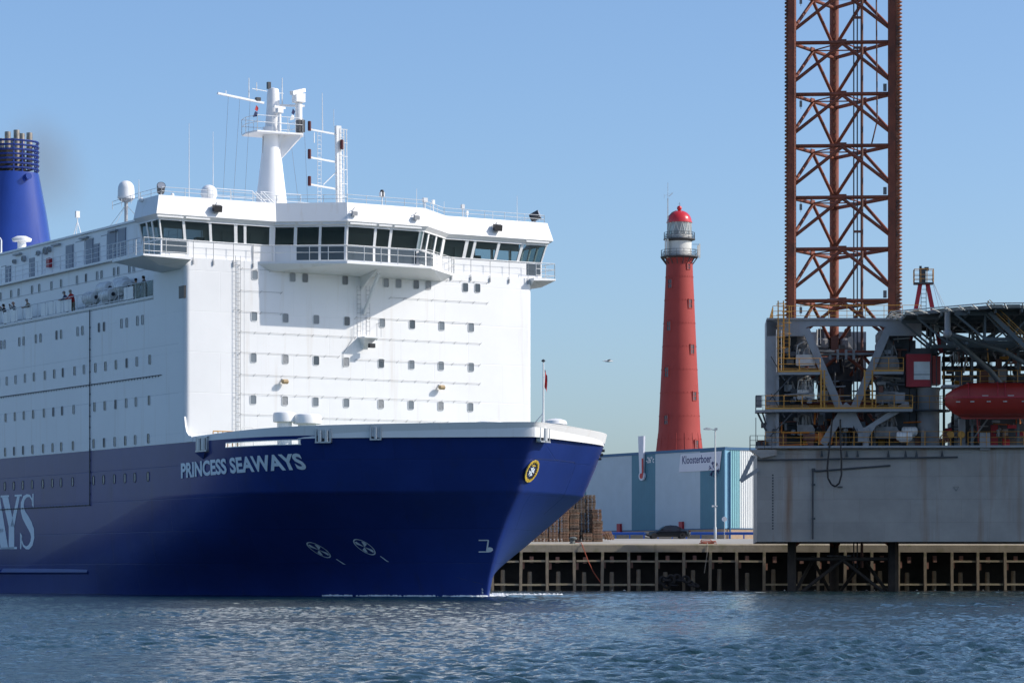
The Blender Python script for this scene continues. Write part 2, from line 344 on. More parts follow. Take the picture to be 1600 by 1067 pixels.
# ================================================================== QUAY AND GROUND
QA = R(5.0)
QL = Local((11.4, 261, 0), QA)
QTOP = 4.13
PROF = [(0, QTOP), (3, 4.22), (7.5, 4.42), (20, 4.72), (53, 5.22), (75, 5.4), (140, 5.7), (300, 6.0), (1200, 6.0), (7000, 6.0)]
def ground_z(d):
    for (a, za), (b, zb) in zip(PROF[:-1], PROF[1:]):
        if a <= d <= b: return za+(zb-za)*(d-a)/(b-a)
    return PROF[-1][1]
def ground_at(p):
    r = V(p)-QL.o; return ground_z(max(0, r.dot(QL.ey)))
def build_quay():
    q = tag(empty('quay', QL.o, QA), kind='structure')
    x0, x1 = -240, 300
    MB().prism([(x0, 0, QTOP-.72), (x0, 1.3, QTOP-.72), (x0, 1.3, QTOP+.012), (x0, .12, QTOP+.012), (x0, 0, QTOP-.10)], (x1-x0, 0, 0)).build('capping_beam', 'concrete', q)
    b = MB()
    for k in range(len(PROF)-3):
        a, c = PROF[k], PROF[k+1]
        y0 = 1.3 if k == 0 else a[0]; z0 = QTOP if k == 0 else a[1]
        b.add([(x0, y0, z0), (x1, y0, z0), (x1, c[0], c[1]), (x0, c[0], c[1])], [(0, 1, 2, 3)])
    b.build('apron', 'apron', q)
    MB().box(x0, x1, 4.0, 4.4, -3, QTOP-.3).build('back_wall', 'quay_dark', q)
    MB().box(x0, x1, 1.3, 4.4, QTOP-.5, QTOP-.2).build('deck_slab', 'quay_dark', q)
    post = None; pads = []
    sp = 2.432; base = QL.ony(813, 880, 0.1).x
    rnd = random.Random(4)
    def part(name, mb_, m, x):
        o = mb_.build(name, m, q); o.location = (x, 0, 0); return o
    zs_hi = QL.ony(900, 876.5, .1).z; zs_lo = QL.ony(900, 913, .1).z
    meshes = {}
    for i in range(-6, 22):
        x = base+i*sp
        nm = {}
        def get(key, fn, m):
            if key not in meshes:
                o = fn().build(key, m, q); meshes[key] = o.data
            else: o = link(key, meshes[key], q)
            return o
        o = get('post', lambda: MB().prism([(-.13, -.02, -2.5), (.13, -.02, -2.5), (.12, -.02, .8), (.13, -.02, 2.2), (.12, -.02, QTOP-.72), (-.12, -.02, QTOP-.72), (-.13, -.02, 1.6), (-.115, -.02, .4)], (0, .28, 0)), 'timber_pile')
        o.location = (x+rnd.uniform(-.05, .05), 0, 0); o.rotation_euler = (0, R(rnd.uniform(-.9, .9)), 0)
        o = get('pile', lambda: MB().lathe([(.2, -3), (.21, 0), (.2, 1.55), (.17, 1.72)], n=9), 'timber_pile')
        o.location = (x+sp*.40+rnd.uniform(-.06, .06), .9, rnd.uniform(-.15, .2)); o.rotation_euler = (0, 0, rnd.uniform(0, 6))
        o = get('fender_block', lambda: MB().box(-.16, .16, -.02, .3, -.27, .3), 'fender_pad')
        o.location = (x+sp*.40+rnd.uniform(-.08, .08), .2, zs_hi+.14+rnd.uniform(-.08, .08))
        o = get('bracket', lambda: MB().box(-.11, .11, -.02, .25, -.3, .3), 'fender_pad')
        o.location = (x+.24+rnd.uniform(-.03, .03), .25, zs_hi-.40+rnd.uniform(-.1, .1))
        for nme, z, in (('upper_waling', zs_hi), ('lower_waling', zs_lo)):
            if nme == 'lower_waling' and i in (5, 6, 7, 8): continue
            if nme == 'upper_waling' and 9 <= i <= 15: continue
            o = get(nme, lambda: MB().box(.0, sp-.26, .0, .16, -.085, .085), 'timber_beam')
            o.location = (x+.13, .05, z+rnd.uniform(-.025, .025)); o.rotation_euler = (0, R(rnd.uniform(-.5, .5)), 0)
    # dyke and land behind
    g = MB(); X0, X1 = -4000, 4500
    pr = PROF[6:]
    for a, c in zip(pr[:-1], pr[1:]):
        g.add([(X0, a[0], a[1]-.004), (X1, a[0], a[1]-.004), (X1, c[0], c[1]-.004), (X0, c[0], c[1]-.004)], [(0, 1, 2, 3)])
    o = g.build('ground', 'ground'); o.location = QL.o; o.rotation_euler = (0, 0, QA); tag(o, kind='structure')
build_quay()

# ================================================================== LIGHTHOUSE
def build_lighthouse():
    Y = 545.; k = Y/FPX
    def zz(py): return CAMH+(HY-py)*k
    c = at(1061.5, 700, Y); gz = 5.9
    L = tag(empty('lighthouse', (c.x, Y, gz), R(11)), 'tall red tapering lighthouse with white lantern and red dome behind the warehouse', 'lighthouse')
    prof = [(7.0, 0), (6.2, 4), (5.4, 10), (4.75, 15)]+[(r, zz(y)-gz) for r, y in ((4.33, 704), (3.92, 674), (3.64, 626.6), (3.26, 562), (2.8, 475.6), (2.52, 425), (2.46, 411), (2.55, 406), (2.75, 402))]
    fine = []
    for (r0, z0), (r1, z1) in zip(prof[:-1], prof[1:]):
        for i in range(3): fine.append((r0+(r1-r0)*i/3, z0+(z1-z0)*i/3))
    fine.append(prof[-1])
    MB().lathe(fine, n=48).build('tower', 'light_red', L, smooth=25)
    def rad(z):
        for (r0, z0), (r1, z1) in zip(prof[:-1], prof[1:]):
            if z0 <= z <= z1: return r0+(r1-r0)*(z-z0)/(z1-z0)
        return prof[-1][0]
    b = MB(); v = MB()
    z = 16.0
    while z < zz(412)-gz:                                            # flanges between the iron rings, and bolt heads
        r = rad(z); b.lathe([(r-.02, -.04), (r+.02, -.04), (r+.02, .04), (r-.02, .04)], (0, 0, z), 48, cap=False)
        for i in range(32):
            t = 2*math.pi*i/32; v.cbox((math.cos(t)*(r+.02), math.sin(t)*(r+.02), z+.16), .09, .09, .09, t)
        z += 4.3
    b.build('flange', 'light_red', L); o = v.build('bolt', 'light_red', L); tag(o, kind='stuff')
    for i in range(16):                                              # vertical joints of the lowest plates
        t = 2*math.pi*i/16; p = [(rad(z)+.012, z) for z in np.linspace(13, 21.5, 6)]
        m = MB(); m.path([(math.cos(t)*r, math.sin(t)*r, z) for r, z in p], .05, 4).build('plate_joint', 'light_red', L)
    def window(px, py, wpx, hpx, name='window'):
        # on the visible side: angle from the offset of the pixel
        z = zz(py)-gz; r = rad(z); off = (px-1061.3)*k
        s = max(-.95, min(.95, off/r)); ang = math.asin(s)-math.pi/2-R(11)
        wd = wpx*k/max(.35, math.cos(math.asin(s))); hd = hpx*k
        w_ = empty(name, (math.cos(ang)*(r-.03), math.sin(ang)*(r-.03), z), ang+math.pi/2, L)
        f = MB(); e = .13
        f.box(-wd/2-e, wd/2+e, -.16, .12, -hd/2-e, -hd/2); f.box(-wd/2-e, wd/2+e, -.16, .12, hd/2, hd/2+e)
        f.box(-wd/2-e, -wd/2, -.16, .12, -hd/2, hd/2); f.box(wd/2, wd/2+e, -.16, .12, -hd/2, hd/2)
        f.build('frame', 'light_red', w_)
        MB().box(-wd/2, wd/2, -.06, .0, -hd/2, hd/2).build('pane', 'cabin_glass', w_)
        g = MB(); g.box(-.05, .05, -.1, -.061, -hd/2, hd/2); g.box(-wd/2, wd/2, -.1, -.062, -.05, .05); g.build('glazing_bar', 'light_red', w_)
    for px, py, a, h in ((1074.5, 418, 4, 8), (1077, 476, 4.5, 13), (1080, 547, 5, 14), (1083.5, 620, 5, 13), (1046, 445, 5, 13), (1044, 511, 5, 14), (1040.5, 583, 5, 15), (1039.5, 657, 5, 14)):
        window(px, py, a, h)
    window(1086.5, 697, 5, 16, 'door')
    zg1, zg2 = zz(401)-gz, zz(373.5)-gz
    def gallery(z, r, name):
        g = MB().lathe([(2.3, -.5), (r-.25, -.22), (r, -.2), (r, 0), (2.2, 0)], (0, 0, z), 32).build(name, 'gallery_iron', L)
        pts = [(math.cos(2*math.pi*i/16)*(r-.08), math.sin(2*math.pi*i/16)*(r-.08), z) for i in range(17)]
        b = railing(pts, 1.15, 1.5, (1., .55, .15), .035)
        for p, q in zip(pts[:-1], pts[1:]): b.bar(V(p)+Z*.15, V(q)+Z*.65, .03); b.bar(V(p)+Z*.65, V(q)+Z*.15, .03)
        b.build('railing', 'gallery_iron', g)
    gallery(zg1, 3.5, 'lower_gallery'); gallery(zg2, 2.95, 'upper_gallery')
    for i in range(16):
        t = 2*math.pi*i/16; MB().bar((math.cos(t)*2.45, math.sin(t)*2.45, zg1-1.5), (math.cos(t)*3.4, math.sin(t)*3.4, zg1-.2), .1, .16).build('bracket', 'gallery_iron', L)
    MB().lathe([(2.28, 0), (2.28, zg2-zg1-.25)], (0, 0, zg1), 32).build('watch_room', 'light_white', L, smooth=30)
    zl0, zl1 = zg2, zz(347.5)-gz
    MB().lathe([(2.3, 0), (2.3, .75)], (0, 0, zl0), 32).build('lantern_sill', 'light_white', L, smooth=30)
    lr = MB().lathe([(2.25, zl0+.75), (2.25, zl1)], n=32, cap=False).build('lantern_glazing', 'lantern_glass', L)
    g = MB()
    for i in range(12):
        t0, t1, t2 = [2*math.pi*(i+e)/12 for e in (0, .5, 1)]
        P = lambda t, z: (math.cos(t)*2.27, math.sin(t)*2.27, z)
        g.bar(P(t0, zl1), P(t1, zl0+.75), .09); g.bar(P(t1, zl0+.75), P(t2, zl1), .09)
    g.build('astragal', 'light_white', lr)
    MB().lathe([(.55, 0), (.9, .4), (1.0, 1.2), (.8, 2.0), (.3, 2.3)], (0, 0, zl0+.4), 16).build('lens', 'cabin_glass', lr, smooth=40)
    H = zz(329.5)-gz-zl1
    MB().lathe([(2.42, -.12), (2.42, .06)]+[(2.32*math.cos(t), .06+H*math.sin(t)) for t in np.linspace(0, 1.45, 10)], (0, 0, zl1), 40).build('dome', 'dome_red', L, smooth=35)
    zb = zz(325.5)-gz
    MB().lathe([(.32, -.9), (.2, -.55), (.26, -.42)], (0, 0, zb), 14).ball((0, 0, zb), .47, 16, 10).build('ball_finial', 'dome_red', L, smooth=50)
    b = MB(); b.tube((.05, 0, zb+.4), (.05, 0, zb+1.1), .03, n=4); b.bar((-.25, 0, zb+.75), (.25, 0, zb+.75), .03); b.build('lightning_rod', 'gallery_iron', L)
    b = MB().path([(-2.35, -.6, zl1), (-2.3, -.6, zl1+.9), (-1.5, -.5, zl1+1.75), (-.7, -.3, zl1+2.1)], .06, 5).build('dome_ladder', 'gallery_iron', L)
    # antenna mast fixed to the left of the lantern
    b = MB(); x, y = -2.5, -1.2; zt = zz(287)-gz
    for dx, dy in ((-.14, 0), (.14, 0), (0, .24)): b.tube((x+dx, y+dy, zg1-.4), (x+dx*.5, y+dy*.5, zt-3), .03, n=4)
    for i in range(26): z = zg1+i*.52; b.bar((x-.13, y, z), (x+.13, y, z+.3), .022)
    b.tube((x, y, zt-3.2), (x, y, zt), .03, n=4); b.bar((x-.6, y, zt-2.5), (x+1.1, y, zt-1.8), .03); b.bar((x-.7, y, zt-3.0), (x-.7, y, zt-2.2), .04); b.bar((x+.2, y, zt-2.6), (x+.9, y, zt-2.0), .1)
    b.build('antenna_mast', 'line_grey', L)
    for i, (px, z0, z1, r) in enumerate(((-2.55, zg1-.4, zg2-.1, .16), (-2.95, zg1-.2, zg2-.3, .12), (3.55, zg1-.3, zg1+2.3, .13), (3.3, zg1+.1, zg1+2.0, .16))):
        MB().box(px-r, px+r, -1.2-r, -1.2+r, z0, z1).build('panel_antenna', 'light_white', L)
    MB().bar((2.2, -1, zg1+2.2), (3.5, -1.2, zg1+2.2), .06).bar((2.2, -1, zg1+1.2), (3.5, -1.2, zg1+1.2), .06).build('antenna_arm', 'gallery_iron', L)
build_lighthouse()

# ================================================================== WAREHOUSE
WA = Local((0.0727*325, 325, 0), math.atan2(.853, -.521))          # ex runs along the long front, away to the left
def build_warehouse():
    ex = WA.ex; gz = 5.25
    W = tag(empty('warehouse', WA.o, WA.ang), 'long blue and grey striped metal warehouse on the quay below the lighthouse', 'warehouse')
    # local: x along the front (away), y: -left of ex ... inside of the building
    inn = 1 if WA.ey.dot(V(.853, .521, 0)) > 0 else -1               # local +y*inn points inside
    top = CAMH+(HY-702.5)/FPX*325; bot = CAMH+(HY-824.5)/FPX*325
    Lx = 75.; dep = 40.
    def xpx(px): return WA.ony(px, 760, 0).x
    MB().box(.05, Lx-.05, *sorted((.05*inn, (dep-.05)*inn)), gz-.5, bot).build('plinth', 'plinth', W)
    edges = [0.15, xpx(1094), xpx(1024), xpx(987), xpx(916), xpx(880), xpx(845), xpx(820), Lx]
    ms = ['clad_teal', 'clad_light', 'clad_teal', 'clad_light', 'clad_teal', 'clad_light', 'clad_teal', 'clad_light']
    def ribbed(x0, x1, pitch, depth, fn):
        n = max(1, round((x1-x0)/pitch)); pw = (x1-x0)/n; pts = []
        for i in range(n): a = x0+i*pw; pts += [(a, 0), (a+pw*.62, 0), (a+pw*.70, depth), (a+pw*.92, depth)]
        pts.append((x1, 0)); b = MB(); vs = []
        for u, d in pts: vs += [fn(u, d, bot), fn(u, d, top)]
        return b.add(vs, [(2*i, 2*i+2, 2*i+3, 2*i+1) for i in range(len(pts)-1)])
    for a, c, m in zip(edges[:-1], edges[1:], ms):
        ribbed(a, c, .33, .018, lambda u, d, z: (u, -d*inn, z)).build('cladding_panel', m, W)
    # short lit end, facing right
    def xside(px): return WA.onx(px, 760, 0).y*inn
    s1, s2, s3 = xside(1139), xside(1156), dep
    e = [0.15, s1, s2, s2+7.2, s2+11, s2+18, s3]
    for a, c, m in zip(e[1:-1], e[2:], ['clad_aqua', 'clad_white', 'clad_aqua', 'clad_white', 'clad_aqua']):
        ribbed(a, c, .30, .05, lambda u, d, z: (-d, u*inn, z)).build('cladding_panel', m, W)
    MB().box(-.06, .15, *sorted((-.06*inn, .15*inn)), bot-.05, top).build('corner_flashing', 'corner_blue', W)
    MB().box(-.03, -.005, *sorted((.15*inn, s1*inn)), bot, top-.003).build('corner_panel', 'corner_blue', W)
    MB().tube((-.14, (s1+.05)*inn, gz), (-.14, (s1+.05)*inn, top-.2), .1).build('downpipe', 'trim_blue', W)
    MB().box(-.10, Lx, *sorted((-.10*inn, .25*inn)), top, top+.32).build('eaves_trim', 'trim_blue', W)
    MB().box(-.10, .25, *sorted((.25*inn, dep*inn)), top, top+.30).build('gable_trim', 'trim_blue', W)
    MB().box(-.02, Lx, *sorted((-.02*inn, dep*inn)), bot-.12, bot).build('base_trim', 'trim_blue', W)
    MB().box(.25, Lx-.1, *sorted((.25*inn, dep*inn)), top-.3, top+.02).build('roof', 'roofing', W)
    MB().box(Lx-.1, Lx, *sorted((0.1*inn, dep*inn)), gz-.5, top-.3).build('rear_wall', 'clad_light', W)
    MB().box(.3, Lx-.2, *sorted(((dep-.2)*inn, dep*inn)), gz-.5, top-.3).build('back_wall', 'clad_light', W)
    for px, py in ((966.5, 826), (1063.5, 823)):
        p = WA.ony(px, py, -.25*inn); MB().box(p.x-.35, p.x+.35, *sorted((-.30*inn, -.03*inn)), p.z-.55, p.z+.6).build('alarm_box', 'cab_red', W)
    # banner, hung on the front
    def onf(px, py, off): return WA.ony(px, py, -off*inn)
    B = tag(empty('banner', WA.o, WA.ang), 'pale banner with dark lettering and a snowflake high on the warehouse wall', 'banner')
    c = [onf(*p, .06) for p in ((1064, 709.5), (1128, 704.5), (1124.5, 734), (1061, 737.5))]
    MB().prism(c, (0, -.05*inn, 0)).build('cloth', 'sign_white', B)
    p0, p1 = onf(1065.5, 724.5, .12), onf(1111.5, 721.5, .12)
    vs, fs = text2d('Kloosterboer', 1., .018); wmax = max(v[0] for v in vs)
    hgt = onf(1066, 711.5, .12).z-onf(1066, 725, .12).z
    pts = [(p0.x+(p1.x-p0.x)*v[0]/wmax, -.118*inn, p0.z+(p1.z-p0.z)*v[0]/wmax*.2+v[1]*hgt*1.28) for v in vs]
    MB().add(pts, fs).build('lettering', 'sign_navy', B)
    sc = onf(1115.5, 733, .13); s = MB(); h = .9
    k = 1.9
    for i in range(6):
        t = math.pi*i/3+.26; dx, dz = math.cos(t)*k*.55, math.sin(t)*h
        P = lambda f, g=0: V(sc.x+dx*f-math.sin(t)*g*k*.55, -.12*inn, sc.z+dz*f+math.cos(t)*g*h)
        s.bar(P(.18), P(1), .03, .16, (0, 1, 0)); s.bar(P(.6), P(.9, .28), .03, .13, (0, 1, 0)); s.bar(P(.6), P(.9, -.28), .03, .13, (0, 1, 0))
    o = s.build('snowflake', ['sign_navy'], B)
    # thermometer sign
    T = tag(empty('thermometer_sign', WA.o, WA.ang), 'tall silver thermometer sign with red bulb and -26 degrees lettering on the warehouse wall', 'sign')
    q = [onf(*p, .10) for p in ((999.4, 681.5), (1008.2, 681), (1006.8, 742), (1001.6, 742))]
    MB().prism(q, (0, -.22*inn, 0)).build('tube_board', 'sign_white', T)
    cb = onf(1004.3, 743.5, .14); rx = abs(onf(1008.6, 743, .14).x-cb.x); rz = .42
    ring = lambda f, y: [(cb.x+math.cos(2*math.pi*i/20)*rx*f, y, cb.z+math.sin(2*math.pi*i/20)*rz*f*1.25) for i in range(20)]
    MB().prism(ring(1, -.10*inn), (0, -.24*inn, 0)).build('bulb_board', 'sign_white', T)
    MB().prism(ring(.62, -.343*inn), (0, -.02*inn, 0)).build('bulb', 'red', T)
    a, b_ = onf(1004.1, 742, .33), onf(1003.9, 716, .33)
    MB().bar((a.x, -.33*inn, a.z), (b_.x, -.33*inn, b_.z), .30, .06, (0, 1, 0)).build('fluid_column', 'red', T)
    p0, p1 = onf(1008.8, 723, .1), onf(1021.5, 722, .1)
    vs, fs = text2d('-26\u00b0c', 1., .02); wmax = max(v[0] for v in vs); hg = onf(1010, 713.5, .1).z-p0.z
    MB().add([(p0.x+(p1.x-p0.x)*v[0]/wmax, -.06*inn, p0.z+v[1]*hg*1.35) for v in vs], fs).build('lettering', 'paint_white', T)
build_warehouse()
# ================================================================== FERRY
SA = math.atan2(-.8533, .5214)
S = Local((-10.3, 205.2, 0), SA)            # local x forward (0 = front wall of the superstructure), y to port, z up
HB = 13.8                                   # half beam
# height, stem position, where the flat side ends, fullness of the bow outline
LV = [(-2.5, 15.4, -42, 2.0), (0, 16.6, -37, 2.0), (1.4, 16.95, -32, 2.1), (3.4, 17.9, -22, 2.3), (5.1, 19.05, -13, 2.3), (6.8, 20.5, -5.2, 2.26), (8.6, 21.4, -5, 2.46), (10.35, 22.35, -4.8, 2.60), (11.6, 23.0, -4.8, 2.64)]
def lv(z):
    z = max(LV[0][0], min(LV[-1][0], z))
    for a, b in zip(LV[:-1], LV[1:]):
        if a[0] <= z <= b[0]:
            t = (z-a[0])/(b[0]-a[0]); return tuple(a[i]+(b[i]-a[i])*t for i in (1, 2, 3))
def fr(t, K):
    """outline of the bow: 1 on the flat side, straight wedge to a slightly rounded stem"""
    s = max(0., 1-t); e = .012; w = K*math.sqrt(s*s+2*e*s)
    return w/(1+w**5)**.2*(1+K**-5)**.2 if w > 0 else 0.
def hb(u, z):
    L, u0, K = lv(z)
    if u <= u0: return HB
    return min(HB, HB*fr((u-u0)/(L-u0), K))
def ztop(u): return 10.66+.44*max(0., min(1., u/20))**.9
F = tag(empty('ferry', S.o, SA), 'large white and blue passenger ferry filling the left, its bow towards the quay', 'ship')
def hull_hit(px, py, side=-1):
    e, d = S.eye(), S.dirn(px, py); t0 = 140.
    prev = None
    for i in range(3000):
        p = e+d*(150+i*.03)
        if abs(p.y) <= hb(p.x, p.z) and p.x <= lv(p.z)[0]: return p
    return e+d*205
def hnorm(u, z, sd=-1):
    e = .05; du = (hb(u+e, z)-hb(u-e, z))/(2*e); dz = (hb(u, z+e)-hb(u, z-e))/(2*e)
    return V(-du, sd, -dz).normalized()
def hpt(u, z, sd=-1, off=0.): return V(u, sd*hb(u, z), z)+hnorm(u, z, sd)*off
def build_hull():
    NT = 84
    zs = [-2.5, -1, 0, .6, 1.2, 1.9, 2.7, 3.5, 4.3, 5.1, 5.95, 6.72, 6.8, 6.88, 7.4, 8.0, 8.7, 9.3, 9.8, 10.1, 10.35]
    # t columns; keep two of them at the ends of the mooring slot
    us = [S.ony(355, 697, -HB+.1).x, None]
    u_a = hull_hit(353, 698).x; u_b = hull_hit(471, 694).x
    ts = [math.sin(i/NT*math.pi/2) for i in range(NT+1)]
    L, u0, q = lv(9.95)
    ta, tb = (u_a-u0)/(L-u0), (u_b-u0)/(L-u0)
    for t in (ta, tb):
        k = min(range(1, NT), key=lambda i: abs(ts[i]-t)); ts[k] = t
    ia, ib = ts.index(ta), ts.index(tb)
    aft = [-112, -95, -80, -68, -58, -50, -46]
    def grid(zs_or_fn, nz, skip=None):
        b = MB()
        for sd in (-1, 1):
            vs = []; na = len(aft)
            for k in range(nz):
                for a in aft: z = zs_or_fn(k, a); vs.append((a, sd*HB, z))
                for t in ts:
                    if callable(zs_or_fn):
                        z = zs_or_fn(k, 0); L, u0, q = lv(z); u = u0+(L-u0)*t; z = zs_or_fn(k, u); L, u0, q = lv(z); u = u0+(L-u0)*t
                    vs.append((u, sd*min(HB, HB*fr(t, q)), z))
            nc = na+len(ts); fs = []
            for k in range(nz-1):
                for i in range(nc-1):
                    if skip and skip(k, i-na, sd): continue
                    f = (k*nc+i, k*nc+i+1, (k+1)*nc+i+1, (k+1)*nc+i); fs.append(f if sd < 0 else f[::-1])
            b.add(vs, fs)
        return b
    ks = zs.index(9.8)
    b = grid(lambda k, u: zs[k], len(zs), lambda k, i, sd: sd < 0 and k == ks and ia <= i < ib)
    b.add([(-112, s*HB, z) for z in (-2.5, 10.35) for s in (-1, 1)], [(0, 1, 3, 2)])
    o = b.build('hull', 'ship_blue', F, smooth=28)
    # slot lip
    lip = MB(); L, u0, q = lv(9.95)
    for t0, t1 in zip(ts[ia:ib], ts[ia+1:ib+1]):
        for z in (9.8, 10.1):
            A, B_ = [V(lv(z)[1]+(lv(z)[0]-lv(z)[1])*t, -HB*fr(t, lv(z)[2]), z) for t in (t0, t1)]
            lip.bar(A+V(0, .1, 0), B_+V(0, .1, 0), .26, .05)
    lip.build('slot_lip', 'ship_white_plain', o)
    # bulwark, white, with cap rail
    def bz(k, u): return 10.35+(ztop(u)-10.35)*k/3 if True else 0
    def grid_b():
        b = MB(); caps = MB()
        for sd in (-1, 1):
            vs = []; ins = []
            tt = [t for t in ts if -4.8+27.15*t > -.05]
            for k in range(4):
                for t in tt:
                    u = -4.8+27.15*t; z = bz(k, max(0, u)); L, u0, q = lv(z); u = u0+(L-u0)*t
                    vs.append(V(u, sd*min(HB, HB*fr(t, q)), z))
            n = len(tt)
            fs = []
            for k in range(3):
                for i in range(n-1): f = (k*n+i, k*n+i+1, (k+1)*n+i+1, (k+1)*n+i); fs.append(f if sd < 0 else f[::-1])
            b.add(vs, fs)
            topv = vs[3*n:]
            inn = []
            for p in topv:
                d = V(p.x/23**2, p.y/HB**2, 0); d = d.normalized() if d.length > 0 else V(1, 0, 0); inn.append(p-d*.16)
            dn = [V(p.x, sd*max(0, abs(p.y)-.06), 10.16) for p in inn]
            b.add(topv+inn+dn, [(i, i+1, n+i+1, n+i) for i in range(n-1)]+[(n+i, n+i+1, 2*n+i+1, 2*n+i) for i in range(n-1)])
        return b
    grid_b().build('bulwark', 'ship_white', F, smooth=30)
    # fore deck
    us_ = [lv(9.6)[0]*math.sin(i/30*math.pi/2)-.25*i/30 for i in range(31)]; rim = [(u, -max(.0, hb(u, 9.6)-.15)) for u in us_]
    rim = rim+[(x, -y) for x, y in rim[::-1]]
    MB().add([(x, y, 9.6) for x, y in rim], [tuple(range(len(rim)))]).build('fore_deck', 'deck_green', F)
    # rubbing strakes on the side
    b = MB()
    for sd in (-1, 1):
        b.prism([(-112, sd*HB, 1.45), (-112, sd*(HB+.28), 1.55), (-112, sd*(HB+.28), 1.72), (-112, sd*HB, 1.9)], (112-33, 0, 0))
        pts = [(-33+i*2., 0) for i in range(9)]
        for (x, _), (x2, _) in zip(pts[:-1], pts[1:]):
            y, y2 = hb(x, 1.6), hb(x2, 1.6); e, e2 = .28*(1-(x+33)/16*.6), .28*(1-(x2+33)/16*.6)
            b.add([(x, sd*y, 1.45), (x, sd*(y+e), 1.6), (x, sd*y, 1.9), (x2, sd*y2, 1.45), (x2, sd*(y2+e2), 1.6), (x2, sd*y2, 1.9)], [(0, 1, 4, 3), (1, 2, 5, 4), (0, 2, 1), (3, 4, 5)])
    b.build('rubbing_strake', 'ship_blue', F)
    return o
HULL = build_hull()
def decal(name, vs2, fs, c, du, dz, m, off=.02, shear=0., ush=0.):
    """flat paint marks laid on the curved shell: x runs along the girth, y along height"""
    c = V(c); pts = []
    # girth table at the mark's height
    for x, y in vs2:
        u = c.x; z = c.z+y*dz+shear*x*du; s = x*du; n = 12
        for _ in range(n):
            e = .05; sl = (hb(u+e, c.z)-hb(u-e, c.z))/(2*e); u += (s/n)/math.sqrt(1+min(sl*sl, 40))
        u += ush*y
        pts.append(hpt(u, z, -1, off))
    return MB().add(pts, fs).build(name, m, F)
def build_marks():
    # ship's name on the bow
    p0, p1 = hull_hit(284, 746), hull_hit(478.5, 731.5)
    top = hull_hit(286, 723.5); cap = top.z-p0.z
    vs, fs = text2d('PRINCESS SEAWAYS', 1., .036); x0 = min(v[0] for v in vs); wmax = max(v[0] for v in vs)-x0
    vs = [((v[0]-x0)/wmax, v[1]/.70) for v in vs]
    g = 0; n = 60; u = p0.x
    for i in range(n):
        a, b = p0.x+(p1.x-p0.x)*i/n, p0.x+(p1.x-p0.x)*(i+1)/n; g += math.hypot(b-a, hb(b, 8.2)-hb(a, 8.2))
    decal('name_lettering', vs, fs, p0, g, cap*.97, 'letter_pale', .05, (p1.z-p0.z)/g)
    # big serif letters on the side (end of the company word)
    def side(px, py): return S.ony(px, py, -HB-.012)
    def letter(polys, pxa, pxb, name):
        z0, z1 = side(50, 857).z, side(50, 771).z
        ua, ub = side(pxa, 810).x, side(pxb, 810).x
        b = MB()
        for P in polys: b.add([(ua+(ub-ua)*x, -HB-.015, z0+(z1-z0)*y) for x, y in P], [tuple(range(len(P)))])
        b.build(name, 'letter_pale', F)
    Yl = [[(.38,0),(.66,0),(.66,.42),(.38,.42)], [(.24,0),(.80,0),(.80,.04),(.24,.04)], [(.38,.42),(.66,.42),(.35,.97),(.04,.97)], [(.47,.42),(.66,.42),(.94,.97),(.80,.97)],
          [(-.04,.965),(.40,.965),(.40,1),(-.04,1)], [(.68,.965),(1.04,.965),(1.04,1),(.68,1)]]
    Al = [[(.10,.0),(.17,.0),(.53,1),(.46,1)], [(.44,1),(.66,1),(1.0,0),(.70,0)], [(.24,.32),(.80,.32),(.80,.38),(.26,.38)], [(-.02,0),(.30,0),(.30,.035),(-.02,.035)], [(.62,0),(1.06,0),(1.06,.035),(.62,.035)]]
    sp = [(.86,.80),(.80,.90),(.66,.965),(.48,.97),(.28,.93),(.17,.83),(.17,.72),(.28,.62),(.48,.52),(.68,.42),(.82,.32),(.86,.21),(.78,.10),(.60,.03),(.42,.02),(.24,.06),(.13,.15),(.10,.24)]
    wd = [.04,.06,.07,.09,.14,.2,.24,.27,.30,.30,.27,.22,.18,.13,.08,.07,.06,.04]
    Sl = []
    for i in range(len(sp)-1):
        def off(k, s):
            a = sp[max(0, k-1)]; b = sp[min(len(sp)-1, k+1)]; dx, dy = b[0]-a[0], (b[1]-a[1])*1.6; L = math.hypot(dx, dy); return (sp[k][0]-s*dy/L*wd[k]*.5, sp[k][1]+s*dx/L*wd[k]*.32)
        Sl.append([off(i, -1), off(i+1, -1), off(i+1, 1), off(i, 1)])
    Sl += [[(.80,.80),(.92,.74),(.92,1.0),(.84,1.0)], [(.02,.0),(.10,.0),(.16,.24),(.02,.30)]]
    letter(Al, -26, 13, 'side_letter'); letter(Yl, 2, 33, 'side_letter'); letter(Sl, 31, 54.5, 'side_letter')
    # bow thruster marks
    def ringq(r0, r1, n=28):
        vs = []; fs = []
        for i in range(n): t = 2*math.pi*i/n; vs += [(math.cos(t)*r0, math.sin(t)*r0), (math.cos(t)*r1, math.sin(t)*r1)]
        return vs, [(2*i, 2*i+1, (2*i+3) % (2*n), (2*i+2) % (2*n)) for i in range(n)]
    for px, py in ((498.5, 858.5), (570.5, 854)):
        c = hull_hit(px, py); vs, fs = ringq(.47, .53)
        for k in range(4):
            t = math.pi/4+k*math.pi/2; a = .32; o = len(vs)
            vs += [(0, 0), (math.cos(t-a)*.40, math.sin(t-a)*.40), (math.cos(t)*.46, math.sin(t)*.46), (math.cos(t+a)*.40, math.sin(t+a)*.40)]; fs.append((o, o+1, o+2, o+3))
        o = len(vs); vs += [(.45, -.62), (.52, -.58), (.78, -.98), (.62, -.95)]; fs.append((o, o+1, o+2, o+3))
        decal('thruster_mark', vs, fs, c, 1.02, 1.0, 'letter_pale', .02)
    c = hull_hit(748.5, 862.5); e = hull_hit(767, 843)
